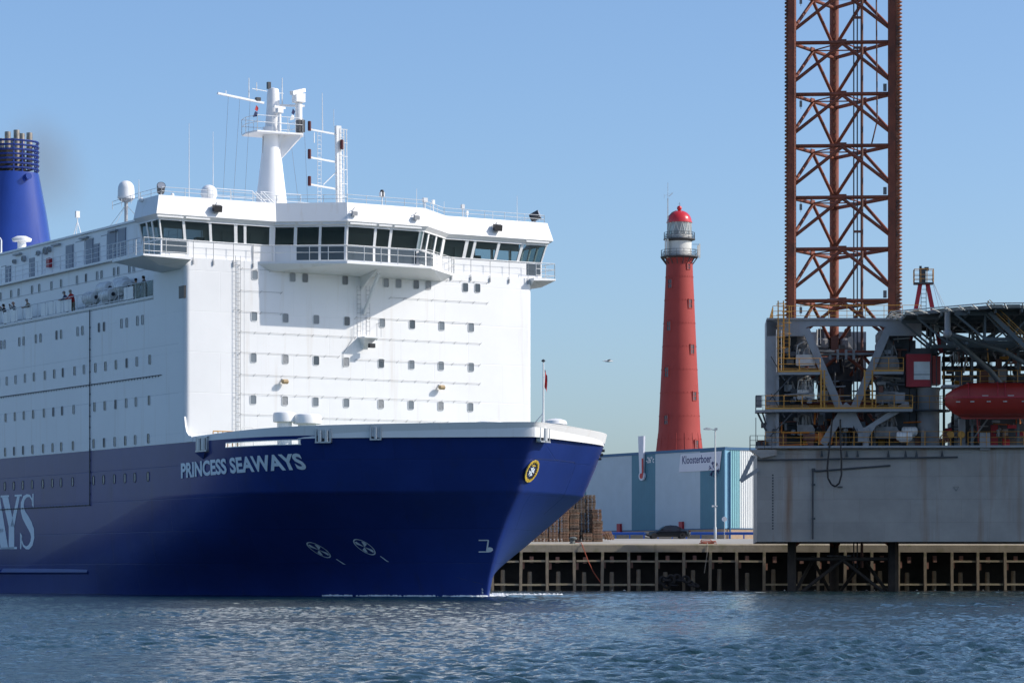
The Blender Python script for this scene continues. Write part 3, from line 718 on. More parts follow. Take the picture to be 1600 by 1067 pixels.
    vs = [(0,0),(.72,0),(.72,.09),(0,.09), (.55,.0),(.85,.03),(.98,.16),(.95,.34),(.78,.42),(.62,.40),(.55,.2), (.52,.1),(.63,.1),(.72,1),(.62,1), (0,.93),(.66,.93),(.66,1.02),(0,1.02)]
    fs = [(0,1,2,3),(4,5,6,7,8,9,10),(11,12,13,14),(15,16,17,18)]
    g = math.hypot(e.x-c.x, hb(e.x, c.z)-hb(c.x, c.z))
    decal('bulb_mark', vs, fs, c, .95, e.z-c.z, 'paint_white', .02, 0., hull_hit(748.5, 843).x-c.x)
    for py, ch in ((920, '6'), (925, '8'), (930, '0')):
        c = hull_hit(753.5, py+1.8); vs, fs = text2d(ch, .2, .006); decal('draught_figure', vs, fs, c, 1, 1, 'paint_white', .02)
    # shell seams and the bow door outline
    def seam(px, name='shell_seam', r=.016):
        MB().path([V(p.x, p.y, p.z)+hnorm(p.x, p.z, -1 if p.y < 0 else 1)*.0 for p in [hull_hit(*q) for q in px]], r, 4).build(name, 'seam_dark', F)
    def seam2(pts, name, r=.014):
        q = []
        for a, b in zip(pts[:-1], pts[1:]):
            for i in range(6): q.append((a[0]+(b[0]-a[0])*i/6, a[1]+(b[1]-a[1])*i/6))
        q.append(pts[-1]); seam(q, name, r)
    seam2([(836, 717), (870, 718.5), (897, 722), (899, 727), (890, 752), (880, 776), (850, 803)], 'bow_door_seam')
    seam2([(690, 894), (730, 906), (762, 914)], 'shell_seam'); seam2([(860, 691), (930, 700)], 'shell_seam', .01)
    seam2([(835, 762), (818, 790), (804, 830)], 'bow_door_seam', .01)
    # painted crest on the stem
    c = hull_hit(829, 735); n = V(S.eye()-c); nn = hnorm(c.x, c.z, -1 if c.y < 0 else 1); nn = nn.normalized()
    a = Z.cross(nn).normalized(); bb = nn.cross(a).normalized()
    cr = empty('crest', c+nn*.05, 0, F)
    P = lambda x, y, d=0.: a*x+bb*y+nn*d
    el = lambda rx, ry, d, n=28: [P(math.cos(2*math.pi*i/n)*rx, math.sin(2*math.pi*i/n)*ry, d) for i in range(n)]
    MB().prism(el(.84, .66, -.05), nn*.07).build('field', 'crest_blue', cr)
    for i in range(26):
        t = 2*math.pi*i/26; x, y = math.cos(t)*.84, math.sin(t)*.68
        m = MB(); k = .11+.03*(i % 2)
        m.prism([P(x+math.cos(t+e)*k*(1.1 if j % 2 else .6), y+math.sin(t+e)*k*(1.1 if j % 2 else .6), .03) for j, e in enumerate([q*math.pi/3 for q in range(6)])], nn*.05).build('wreath_leaf', 'gold', cr)
    for k in range(4):
        t = k*math.pi/2+.25; ca, sa = math.cos(t), math.sin(t); q = lambda x, y: P((x*ca-y*sa)*1.35, x*sa+y*ca-.05, .025)
        MB().prism([q(.03, -.02), q(.30, -.17), q(.26, 0), q(.30, .17), q(.03, .02)], nn*.03).build('cross_arm', 'letter_pale', cr)
    MB().prism([P(-.3, .33, .025), P(.3, .33, .025), P(.3, .40, .025), P(.15, .36, .025), P(0, .46, .025), P(-.15, .36, .025), P(-.3, .40, .025)], nn*.03).build('crown', 'gold', cr)
build_marks()

# ------------------------------------------------------------------ superstructure shell
ZW, ZS, ZH, ZF, ZR = 22.85, 24.0, 25.32, 25.62, 26.92     # walkway, sill, window head, fascia foot, roof
ZP, ZD = 20.5, 24.1                                        # promenade deck, upper deck
def build_shell():
    r = .38; n = 7
    corner = [(-r+r*math.cos(t), -HB+r-r*math.sin(t)) for t in np.linspace(math.pi/2, 0, n)]
    corner_p = [(x, -y) for x, y in corner[::-1]]
    # front block: starboard side u -5.1..0, front, port side
    z0, z1 = 10.36, ZW
    out = [(-5.1, -HB)]+corner+corner_p+[(-5.1, HB)]
    b = MB(); vs = []
    for x, y in out: vs += [(x, y, z0), (x, y, z1)]
    b.add(vs, [(2*i, 2*i+2, 2*i+3, 2*i+1) for i in range(len(out)-1)])
    b.add([(x, y, z1) for x, y in out], [tuple(range(len(out)))])
    b.add([(-5.1, -HB, z0), (-5.1, HB, z0), (-5.1, HB, z1), (-5.1, -HB, z1)], [(0, 1, 2, 3)])
    b.add([(-.002, -HB+r, 9.6), (-.002, HB-r, 9.6), (-.002, HB-r, z0), (-.002, -HB+r, z0)], [(0, 1, 2, 3)])
    b.build('front_wall', 'ship_white', F, smooth=35)
    b = MB()
    for sd in (-1, 1): b.add([(-112, sd*HB, 10.36), (-5.1, sd*HB, 10.36), (-5.1, sd*HB, ZP+.06), (-112, sd*HB, ZP+.06)], [(0, 1, 2, 3) if sd < 0 else (3, 2, 1, 0)])
    b.add([(-112, -HB, 10.36), (-112, HB, 10.36), (-112, HB, ZP+.06), (-112, -HB, ZP+.06)], [(0, 1, 2, 3)])
    b.build('side_shell', 'ship_white', F)
    MB().box(-112, -5.1, -HB, HB, ZP-.1, ZP).build('promenade_deck', 'deck_green', F)
    MB().box(-112, -5.1, -HB-.05, -HB+.12, ZP+.06, ZP+.16).box(-112, -5.1, HB-.12, HB+.05, ZP+.06, ZP+.16).build('deck_edge', 'ship_white_plain', F)
    MB().box(-105, -5.1, -12.0, 12.0, ZP, ZD).build('lower_house', 'ship_white', F)
    MB().box(-106, -3.4, -12.35, 12.35, ZD, ZD+.14).build('upper_deck', 'ship_white_plain', F)
    MB().box(-104, -3.6, -10.9, 10.9, ZD+.14, ZR-.02).build('upper_house', 'ship_white', F)
    MB().box(-104.2, -11, -11.05, 11.05, ZR-.02, ZR+.12).build('house_roof', 'ship_white_plain', F)
    # fin where side shell runs down into the bulwark
    q = [(-.1, 12.1), (.05, 11.5), (.25, 11.05), (.6, 10.8), (1.05, 10.72), (1.1, 10.36), (-.1, 10.36)]
    for sd in (-1, 1): MB().prism([(x, sd*(HB+.012), z) for x, z in q], (0, -sd*.12, 0)).build('bulwark_fin', 'ship_white_plain', F)
    # raised bands / plating lines on the side
    for z in (23.0, 21.2):
        MB().box(-104.9, -5.15, -12.03, -12.0, z, z+.05).build('rubbing_band', 'rail_grey', F)
    for py0, py1 in ((641, 621), (570, 548)):
        a, c = S.ony(0, py0, -HB), S.ony(283, py1, -HB); MB().box(-60, -1.0, -HB-.006, -HB+.01, (a.z+c.z)/2, (a.z+c.z)/2+.03).build('plate_seam', 'rail_grey', F)
    # wash pipes on the side
    def side(px, py, o=.05): return S.ony(px, py, -HB-o)
    a, c = side(140, 490), side(137, 789); b = MB(); b.tube(V(a.x, a.y, ZP), V(a.x, a.y, c.z), .035, n=5)
    b.tube(V(a.x, a.y, c.z), V(a.x-20, a.y, c.z), .035, n=5)
    for z in np.arange(c.z, 20, .8): b.cbox((a.x, -HB-.03, z), .12, .09, .10)
    for x in np.arange(a.x-20, a.x, .6): b.cbox((x, -HB-.03, c.z), .10, .09, .10)
    b.build('service_pipe', 'seam_dark', F)
    a = side(252, 585.5); b = MB(); b.tube((a.x, -HB-.05, a.z), (a.x-40, -HB-.05, a.z), .03, n=5)
    for x in np.arange(a.x-40, a.x, .5): b.bar((x, -HB-.0, a.z), (x, -HB-.05, a.z-.12), .03)
    b.build('grab_rail', 'seam_dark', F)
build_shell()

# ------------------------------------------------------------------ windows
def rounded(w, h, r, n=3):
    pts = []
    for cx, cy, t0 in ((w/2-r, h/2-r, 0), (-w/2+r, h/2-r, 90), (-w/2+r, -h/2+r, 180), (w/2-r, -h/2+r, 270)):
        for i in range(n+1): t = R(t0+90*i/n); pts.append((cx+math.cos(t)*r, cy+math.sin(t)*r))
    return pts
def window_mesh(w, h, r, plane, fm, gm, e=.035, d=.03):
    """frame ring proud of the wall + pane set back in it; plane 'front' (looks +x) or 'side' (looks -y)"""
    o, i = rounded(w+2*e, h+2*e, r+e), rounded(w, h, r); n = len(o)
    P = (lambda x, z, k: (k, x, z)) if plane == 'front' else (lambda x, z, k: (x, -k, z))
    fr = MB().add([P(*p, 0) for p in o]+[P(*p, d) for p in o]+[P(*p, d) for p in i]+[P(*p, .004) for p in i],
                  [(a*n+k, a*n+(k+1) % n, (a+1)*n+(k+1) % n, (a+1)*n+k) for a in range(3) for k in range(n)])
    fr = fr.build('window', fm, F); pn = MB().add([P(*p, .006) for p in i], [tuple(range(n))]).build('pane', gm, fr)
    return fr
def put(src, loc):
    o = src.copy(); COL.objects.link(o); o.parent = src.parent; o.location = loc
    for ch in src.children:
        c = ch.copy(); COL.objects.link(c); c.parent = o
        alt = PANES.get(ch.data.name)
        if alt: c.data = PR_.choices(alt, (5, 3, 2))[0]
    return o
PANES = {}; PR_ = random.Random(21)
def variants(fr, mats_):
    pn = fr.children[0]; key = pn.data.name; L = [pn.data]
    for m in mats_: d = pn.data.copy(); d.name = 'pane'; d.materials.clear(); d.materials.append(MATS[m]); L.append(d)
    PANES[key] = L
def build_windows():
    w0 = window_mesh(.43, .60, .09, 'front', 'rail_grey', 'cabin_glass_pale'); first = True
    variants(w0, ['cabin_glass', 'curtain'])
    rows = [[(398,430),(457,433),(476.5,434),(539,438),(603,442),(622.5,443),(650,444.5),(669,445.5),(727,449.5),(746,450.5)],
            [(397,494),(446,497),(494,499),(542,502),(597,504.7),(644,507),(690,509.5),(736,511.5)],
            [(396,558.5),(446,561),(494,563.3),(541,565.6),(595.5,568),(643,570),(689,572),(736,573.6)],
            [(395.5,623.8),(445,625.6),(493,627.5),(541,629.4),(595,631.4),(642,633.2),(688.5,634.8),(735,636)]]
    for row in rows:
        z = sum(S.onx(x, y, 0).z for x, y in row)/len(row)
        for x, y in row:
            p = S.onx(x, y, 0); loc = (.002, p.y, z)
            if first: w0.location = loc; first = False
            else: put(w0, loc)
    ws = window_mesh(.30, .62, .06, 'side', 'line_grey', 'cabin_glass'); wb = window_mesh(.30, .62, .13, 'side', 'dark_fitting', 'cabin_glass_pale')
    variants(ws, ['cabin_glass_pale', 'dark_fitting']); variants(wb, ['curtain', 'cabin_glass_pale'])
    f4 = lambda x, y: (x/3.5575, 480+y/3.5575)
    SR = [([8,26,108,132,200,226,315,340,432,459,551,579,676,705,764,793], 70, 793, ws), ([38,87,139,189,250,302,350,415,467,531,587,645,705,761,833], 291, 833, ws),
          ([32,83,133,185,245,297,346,410,526,583,643,702,756,829], 517, 829, ws), ([29,79,129,181,240,293,341,406,521,579,638,697,752,825], 729, 825, ws),
          ([27,77,127,179,238,291,339,404,520,576,636,695,750,823], 941, 823, wb)]
    used = set(); vr = random.Random(8)
    for xs, yl, xl, src in SR:
        z = S.ony(*f4(xl, yl), -HB).z; us = [S.ony(x/3.5575, 600, -HB).x for x in xs]
        st = us[0]; us += [st-1.62*k for k in range(1, 22)]
        for u in us:
            loc = (u, -HB-.002, z)
            if src not in used: src.location = loc; used.add(src)
            else: put(src, loc)
    f1 = lambda x, y: (x*.375, 120+y*.375)
    zrow = S.ony(*f1(558, 797), -12).z
    us = [S.ony(x*.375, 430, -12.0).x for x in (47,78,134,164,215,255,321,359,405,424,476,493,540,558,615)]
    us += [us[0]-2.2*k for k in range(1, 12)]
    for u in us: put(ws, (u, -12.002, zrow))
build_windows()

# ------------------------------------------------------------------ bridge
VS_, VP_ = -15.45, 14.75
PLAN = [(-3.4, VS_), (-.25, VS_), (-.25, -6.9), (2.75, -2.95), (2.75, 2.95), (-.25, 6.4), (-.25, VP_), (-3.4, VP_)]
def off_plan(d):
    out = []; n = len(PLAN)
    nr = []
    for a, b in zip(PLAN[:-1], PLAN[1:]):
        dx, dy = b[0]-a[0], b[1]-a[1]; L = math.hypot(dx, dy); nr.append((dy/L, -dx/L))
    for i in range(n):
        if i == 0: m = nr[0]; k = 1
        elif i == n-1: m = nr[-1]; k = 1
        else:
            a, b = nr[i-1], nr[i]; m = (a[0]+b[0], a[1]+b[1]); L = math.hypot(*m); m = (m[0]/L, m[1]/L); k = 1/(m[0]*a[0]+m[1]*a[1])
        out.append((PLAN[i][0]+m[0]*d*k, PLAN[i][1]+m[1]*d*k))
    return out
def build_bridge():
    B = empty('bridge', (0, 0, 0), 0, F)
    P0, PH, PF, PT = off_plan(0), off_plan(.30), off_plan(.62), off_plan(.30)
    def band(pa, za, pb, zb, name, m, sel=None):
        b = MB()
        for i in range(len(pa)-1):
            if sel and not sel(i): continue
            b.add([(*pa[i], za), (*pa[i+1], za), (*pb[i+1], zb), (*pb[i], zb)], [(0, 1, 2, 3)])
        return b.build(name, m, B)
    for j_ in (1, 5): band(P0, ZW+.004, P0, ZS, 'lower_wall', 'ship_white_plain', lambda i: i == j_)
    band(PH, ZH, PF, ZF, 'soffit', 'ship_white_plain')
    band(PF, ZF, PT, ZR, 'fascia', 'ship_white')
    b = MB(); pts = [(*p, ZR-.003) for p in PT]+[(-11.2, VP_-4, ZR-.003), (-11.2, VS_+4, ZR-.003)]; b.add(pts, [tuple(range(len(pts)))])
    pts2 = [(*p, ZF+.05) for p in PH]; b.add(pts2, [tuple(range(len(pts2)))]); b.build('roof', 'ship_white_plain', B)
    MB().add([(*p, ZW+.02) for p in P0], [tuple(range(len(P0)))]).build('floor', 'deck_green', B)
    b = MB()
    for v in (-13.2, -9.5, -1.8, 1.6, 9.2, 12.4): b.box(-2.2, -1.4, v-.7, v+.7, ZW+.05, ZS+.12)
    b.build('console', 'grey_door', B)
    for v in (-11.5, -4.2, 4.4, 10.6): MB().box(-2.9, -2.4, v-.3, v+.3, ZW+.5, ZS+.55).build('pilot_chair', 'dark_fitting', B)
    # after side: low wall and head beam leave an open window band in the wings, solid in the middle
    b = MB()
    b.box(-3.5, -3.4, VS_, VP_, ZW, ZS+.05); b.box(-3.5, -3.4, VS_, VP_, ZH-.15, ZR-.05); b.box(-3.5, -3.4, -7.2, 6.6, ZS, ZH)
    for v in np.arange(VS_, VP_+.1, 1.55): b.box(-3.52, -3.38, v-.08, v+.08, ZS, ZH)
    b.build('after_wall', 'ship_white_plain', B)
    # windows: pixel columns at mid height for each facet
    facets = {1: [(246,286),(290,327),(331,366),(371,381),(385,421)], 2: [(427,459),(464,498),(502,538)], 3: [(544,584),(588,608),(612,653)],
              4: [(657,667),(669,679),(681,690)], 5: [(692,725),(730,738),(742,775),(779,811),(815,850)]}
    def hitf(i, px):
        a, b = [V((p[0]+q[0])/2, (p[1]+q[1])/2, 0) for p, q in ((P0[i], PH[i]), (P0[i+1], PH[i+1]))]
        e, d = S.eye(), S.dirn(px, 380); t = b-a
        # solve a+t*s = e+d*k in plan
        det = t.x*(-d.y)+d.x*t.y; s = ((e.x-a.x)*(-d.y)+d.x*(e.y-a.y))/det
        return s
    wn = {k: [(hitf(k, x0), hitf(k, x1)) for x0, x1 in v] for k, v in facets.items()}
    wn[0] = [(.08, .36), (.42, .62), (.68, .95)]; wn[6] = [(.05, .32), (.38, .62), (.68, .92)]
    def pt(i, s, z):
        f = (z-ZS)/(ZH-ZS); a = V(*P0[i], 0).lerp(V(*P0[i+1], 0), s); c = V(*PH[i], 0).lerp(V(*PH[i+1], 0), s); p = a.lerp(c, f); p.z = z; return p
    for i, ws in wn.items():
        nrm = None
        for s0, s1 in ws:
            q = [pt(i, s0, ZS+.05), pt(i, s1, ZS+.05), pt(i, s1, ZH-.05), pt(i, s0, ZH-.05)]
            n_ = (q[1]-q[0]).cross(q[3]-q[0]).normalized()
            out = n_ if n_.dot(V(*P0[i], 0)-V(-1.5, 0, 0)) > 0 else -n_
            q = [p-out*.05 for p in q]
            MB().add(q, [(0, 1, 2, 3)]).build('window_pane', 'bridge_glass', B)
        # mullions / remaining frame between the panes
        ss = [0]+[v for w_ in sorted(ws) for v in w_]+[1]
        for a, c in zip(ss[0::2], ss[1::2]):
            if c <= a: continue
            b = MB()
            q = [pt(i, a, ZS), pt(i, c, ZS), pt(i, c, ZH), pt(i, a, ZH)]; n_ = (q[1]-q[0]).cross(q[3]-q[0]).normalized(); n_ = n_ if n_.dot(V(*P0[i], 0)-V(-1.5, 0, 0)) > 0 else -n_
            b.prism([p-n_*.10 for p in q], n_*.10); b.build('mullion', 'ship_white_plain', B)
        for z0, z1, nm in ((ZS, ZS+.055, 'sill'), (ZH-.06, ZH+.01, 'window_head')):
            MB().bar(pt(i, 0, (z0+z1)/2), pt(i, 1, (z0+z1)/2), .10, z1-z0).build(nm, 'ship_white_plain', B)
        if i in (1, 2, 3, 5):                                          # wiper rails over the panes
            for s0, s1 in (ws if i != 5 else ws[-1:])[:3 if i != 1 else 2]:
                a, c = pt(i, s0, ZH+.16), pt(i, s1, ZH+.16); MB().bar(a+V(.16, 0, 0), c+V(.16, 0, 0), .14, .10).build('sun_blind_box', 'ship_white_plain', B)
    # lower glazing in the bay and the wings
    def lower(i, lst, m='cabin_glass'):
        a, c = V(*P0[i], 0), V(*P0[i+1], 0); t = (c-a); nn = V(t.y, -t.x, 0).normalized()
        k = MB(); k.add([V(*P0[i], ZW+.02)-nn*.001, V(*P0[i+1], ZW+.02)-nn*.001, V(*P0[i+1], ZS)-nn*.001, V(*P0[i], ZS)-nn*.001], [(0, 1, 2, 3)]); k.build('bay_wall', 'ship_white_plain', B)
        for s0, s1 in lst:
            p, q = a.lerp(c, s0)+nn*.012, a.lerp(c, s1)+nn*.012
            MB().add([V(p.x, p.y, ZW+.18), V(q.x, q.y, ZW+.18), V(q.x, q.y, ZS-.06), V(p.x, p.y, ZS-.06)], [(0, 1, 2, 3)]).build('lower_pane', m, B)
    lower(2, [wn[2][1], wn[2][2]]); lower(3, wn[3]); lower(4, wn[4][:2]); lower(0, wn[0]); lower(6, wn[6])
    a = wn[1][0]; Lw = P0[2][1]-P0[1][1]
    MB().box(-.262, -.238, P0[1][1]+.1, -HB+.25, ZW+.25, ZS-.08).build('lower_pane', 'cabin_glass', B)
    MB().box(-.262, -.238, HB-.35, P0[6][1]-.1, ZW+.25, ZS-.08).build('lower_pane', 'cabin_glass', B)
    # sponson below the bay, walkway and rail
    W1 = [(-.2, -8.6), (3.55, -3.3), (3.55, 3.3), (-.2, 7.4)]
    lowp = [(.02, -7.4), (.02, -2.6), (.02, 2.6), (.02, 6.2)]
    b = MB(); n = 4
    b.add([(*p, ZW+.0) for p in W1]+[(*p, ZW-.16) for p in W1]+[(*p, ZW-.62) for p in lowp], [(0, 1, 2, 3), (0, 1, 5, 4), (1, 2, 6, 5), (2, 3, 7, 6), (4, 5, 9, 8), (5, 6, 10, 9), (6, 7, 11, 10)])
    b.build('bay_platform', 'ship_white', B)
    railing([(*p, ZW) for p in W1], 1.1, 1.35, (1., .55), .022, .028).build('bay_railing', 'rail_white', B)
    for v0, v1, sd in ((-HB+.2, -17.1, -1), (HB-.2, 15.45, 1)):
        b = MB(); y0, y1 = v0, v1; x0, x1 = -4.6, .55
        b.add([(x0, y0, ZW), (x1, y0, ZW), (x1, y1, ZW), (x0, y1, ZW), (x0, y0, ZW-.2), (x1, y0, ZW-.2), (x1, y1, ZW-.12), (x0, y1, ZW-.12), (x0+.9, sd*HB, ZW-.75), (x1-1.2, sd*HB, ZW-.75), (x1-1.6, sd*(HB+1.4), ZW-.5), (x0+1.2, sd*(HB+1.4), ZW-.5)],
              [(0, 1, 2, 3), (0, 1, 5, 4), (1, 2, 6, 5), (2, 3, 7, 6), (3, 0, 4, 7), (5, 6, 10, 9), (6, 7, 11, 10), (7, 4, 8, 11), (8, 9, 10, 11), (4, 5, 9, 8)])
        b.build('wing_platform', 'ship_white_plain', B)
        railing([(x0, y1-sd*.05, ZW), (x1-.05, y1-sd*.05, ZW), (x1-.05, sd*HB, ZW)], 1.1, 1.3, (1., .6, .2), .024, .03).build('wing_railing', 'rail_white', B)
    # front ledge stanchions and wire
    b = MB()
    for v0, v1 in ((-13.2, -7.2), (7.0, 13.4)):
        for i in range(5): v = v0+(v1-v0)*i/4; b.tube((.05, v, ZW-.35), (.05, v, ZS-.05), .022, n=4); b.cbox((.06, v, ZW-.3), .06, .09, .3)
        b.tube((.05, v0, ZW+.65), (.05, v1, ZW+.65), .008, n=3); b.tube((.05, v0, ZS-.08), (.05, v1, ZS-.08), .008, n=3)
    b.build('ledge_rail', 'line_grey', B)
    # roof rail and lamps
    PR = [(p[0]-.05, p[1]*.985, ZR) for p in PT[:]]
    railing([(-9, VS_+.3, ZR)]+PR+[(-9, VP_-.3, ZR)], .55, 1.7, (1., .5), .018, .022).build('roof_rail', 'rail_white', B)
    for px, py, big in ((338, 325, 1), (553, 333, 0), (650, 339.5, 0), (776, 355, 1)):
        i = 1 if px < 420 else (3 if px < 660 else 5)
        p = S.onx(px, py, .35 if i != 3 else 3.35); L = empty('floodlight', p, 0, F); k = 1 if big else .65
        b = MB(); b.add([(0,-.3*k,-.22*k),(0,.3*k,-.22*k),(0,.3*k,.22*k),(0,-.3*k,.22*k),(.28*k,-.3*k,-.32*k),(.28*k,.3*k,-.32*k),(.34*k,.3*k,.10*k),(.34*k,-.3*k,.10*k)], [(0,1,2,3),(4,5,6,7),(0,1,5,4),(1,2,6,5),(2,3,7,6),(3,0,4,7)])
        b.build('housing', 'lamp_black' if big else 'line_grey', L); MB().bar((-.3, 0, .15), (.1, 0, .35), .04).build('bracket', 'line_grey', L)
    return B
BR = build_bridge()

# ------------------------------------------------------------------ fittings on the front wall
def build_front_fittings():
    def f(px, py, u=.06): return S.onx(px, py, u)
    for i, (xa, ya, xb, yb) in enumerate(((378,420,446,423.5),(592,431,762,442),(376,453,440,458),(610,464,762,474),(376,486,440,490),(556,496,751,505.5),(376,518,556,527),(590,529,751,537),(376,549,530,558),(556,561,750,570.5),(376,584,750,600),(376,614,750,629),(376,646,432,650),(505,651,700,661))):
        a, c = f(xa, ya), f(xb, yb); z = (a.z+c.z)/2
        b = MB(); b.tube((.07, a.y, z), (.07, c.y, z), .011, n=4); k = max(2, int((c.y-a.y)/1.05))
        for j in range(k+1):
            v = a.y+(c.y-a.y)*j/k; b.tube((0, v-.10, z-.13), (.075, v+.06, z+.06), .013, n=4)
        b.build('grab_rail', 'line_grey', F)
    a, c = f(371, 400), f(371, 676); b = ladder((.14, a.y, 9.7), (.14, a.y, a.z), .36, .3, .018, (0, 1, 0)); b.tube((.24, a.y+.42, 9.7), (.24, a.y+.42, a.z-.3), .012, n=4)
    for z in np.arange(10.5, a.z, 3.0): b.bar((0, a.y-.18, z), (.14, a.y-.18, z), .03); b.bar((0, a.y+.18, z), (.14, a.y+.18, z), .03)
    b.build('ladder', 'line_grey', F)
    for px in (560, 574):
        a, c = f(px, 447), f(px, 524); ladder((.14, a.y, c.z), (.14, a.y, a.z), .30, .3, .016, (0, 1, 0)).build('ladder', 'line_grey', F)
    # small inspection platform
    a = f(571, 527); pl = empty('inspection_platform', (0, a.y, a.z), 0, F)
    MB().prism([(0, -.55, 0), (.95, -.55, 0), (.95, .55, 0), (0, .55, 0)], (0, 0, -.10)).build('floor', 'ship_white_plain', pl)
    MB().add([(0, -.5, -.1), (.9, -.5, -.1), (.9, .5, -.1), (0, .5, -.1), (0, -.2, -.85), (0, .2, -.85), (.2, .2, -.6), (.2, -.2, -.6)], [(0, 1, 7, 4), (1, 2, 6, 7), (2, 3, 5, 6), (4, 5, 6, 7)]).build('bracket', 'ship_white_plain', pl)
    railing([(0, .95, 0), (.6, .95, 0)], 1.0, .6, (1.,), .016).build('railing', 'line_grey', pl)
    b = MB(); b.path([(.05, -1.75, -2.2), (.05, -1.75, -1.2), (.05, -1.05, -.2), (.05, -1.05, .6)], .014, 4); b.build('handrail', 'line_grey', pl)
    b = MB().cbox((.7, .15, -.62), .3, .42, .3); b.build('floodlight', 'lamp_black', pl)
    # kingpost strut under the bay
    MB().bar((2.2, -.1, ZW-.55), (.05, -.1, ZW-3.2), .16, .26).build('bay_strut', 'ship_white_plain', F)
    MB().prism([(0, -.35, ZW-.6), (2.3, -.35, ZW-.35), (0, -.35, ZW-1.5)], (0, .12, 0)).build('bay_knee', 'ship_white_plain', F)
    for px, py in ((446, 596), (691, 605)):
        p = f(px, py, .35); L = empty('floodlight', p, 0, F)
        MB().lathe([(.08, -.3), (.16, -.2), (.17, .15), (.12, .2)], n=10, axis='y').build('housing', 'tan_lamp', L); MB().bar((-.35, -.1, .2), (0, 0, 0), .06).build('bracket', 'rail_grey', L)
    p = S.ony(285.5, 456, -HB); MB().box(-.95, -.1, -HB-.02, -HB+.15, p.z-.42, p.z+.42).build('side_light_box', 'lamp_black', F)
build_front_fittings()

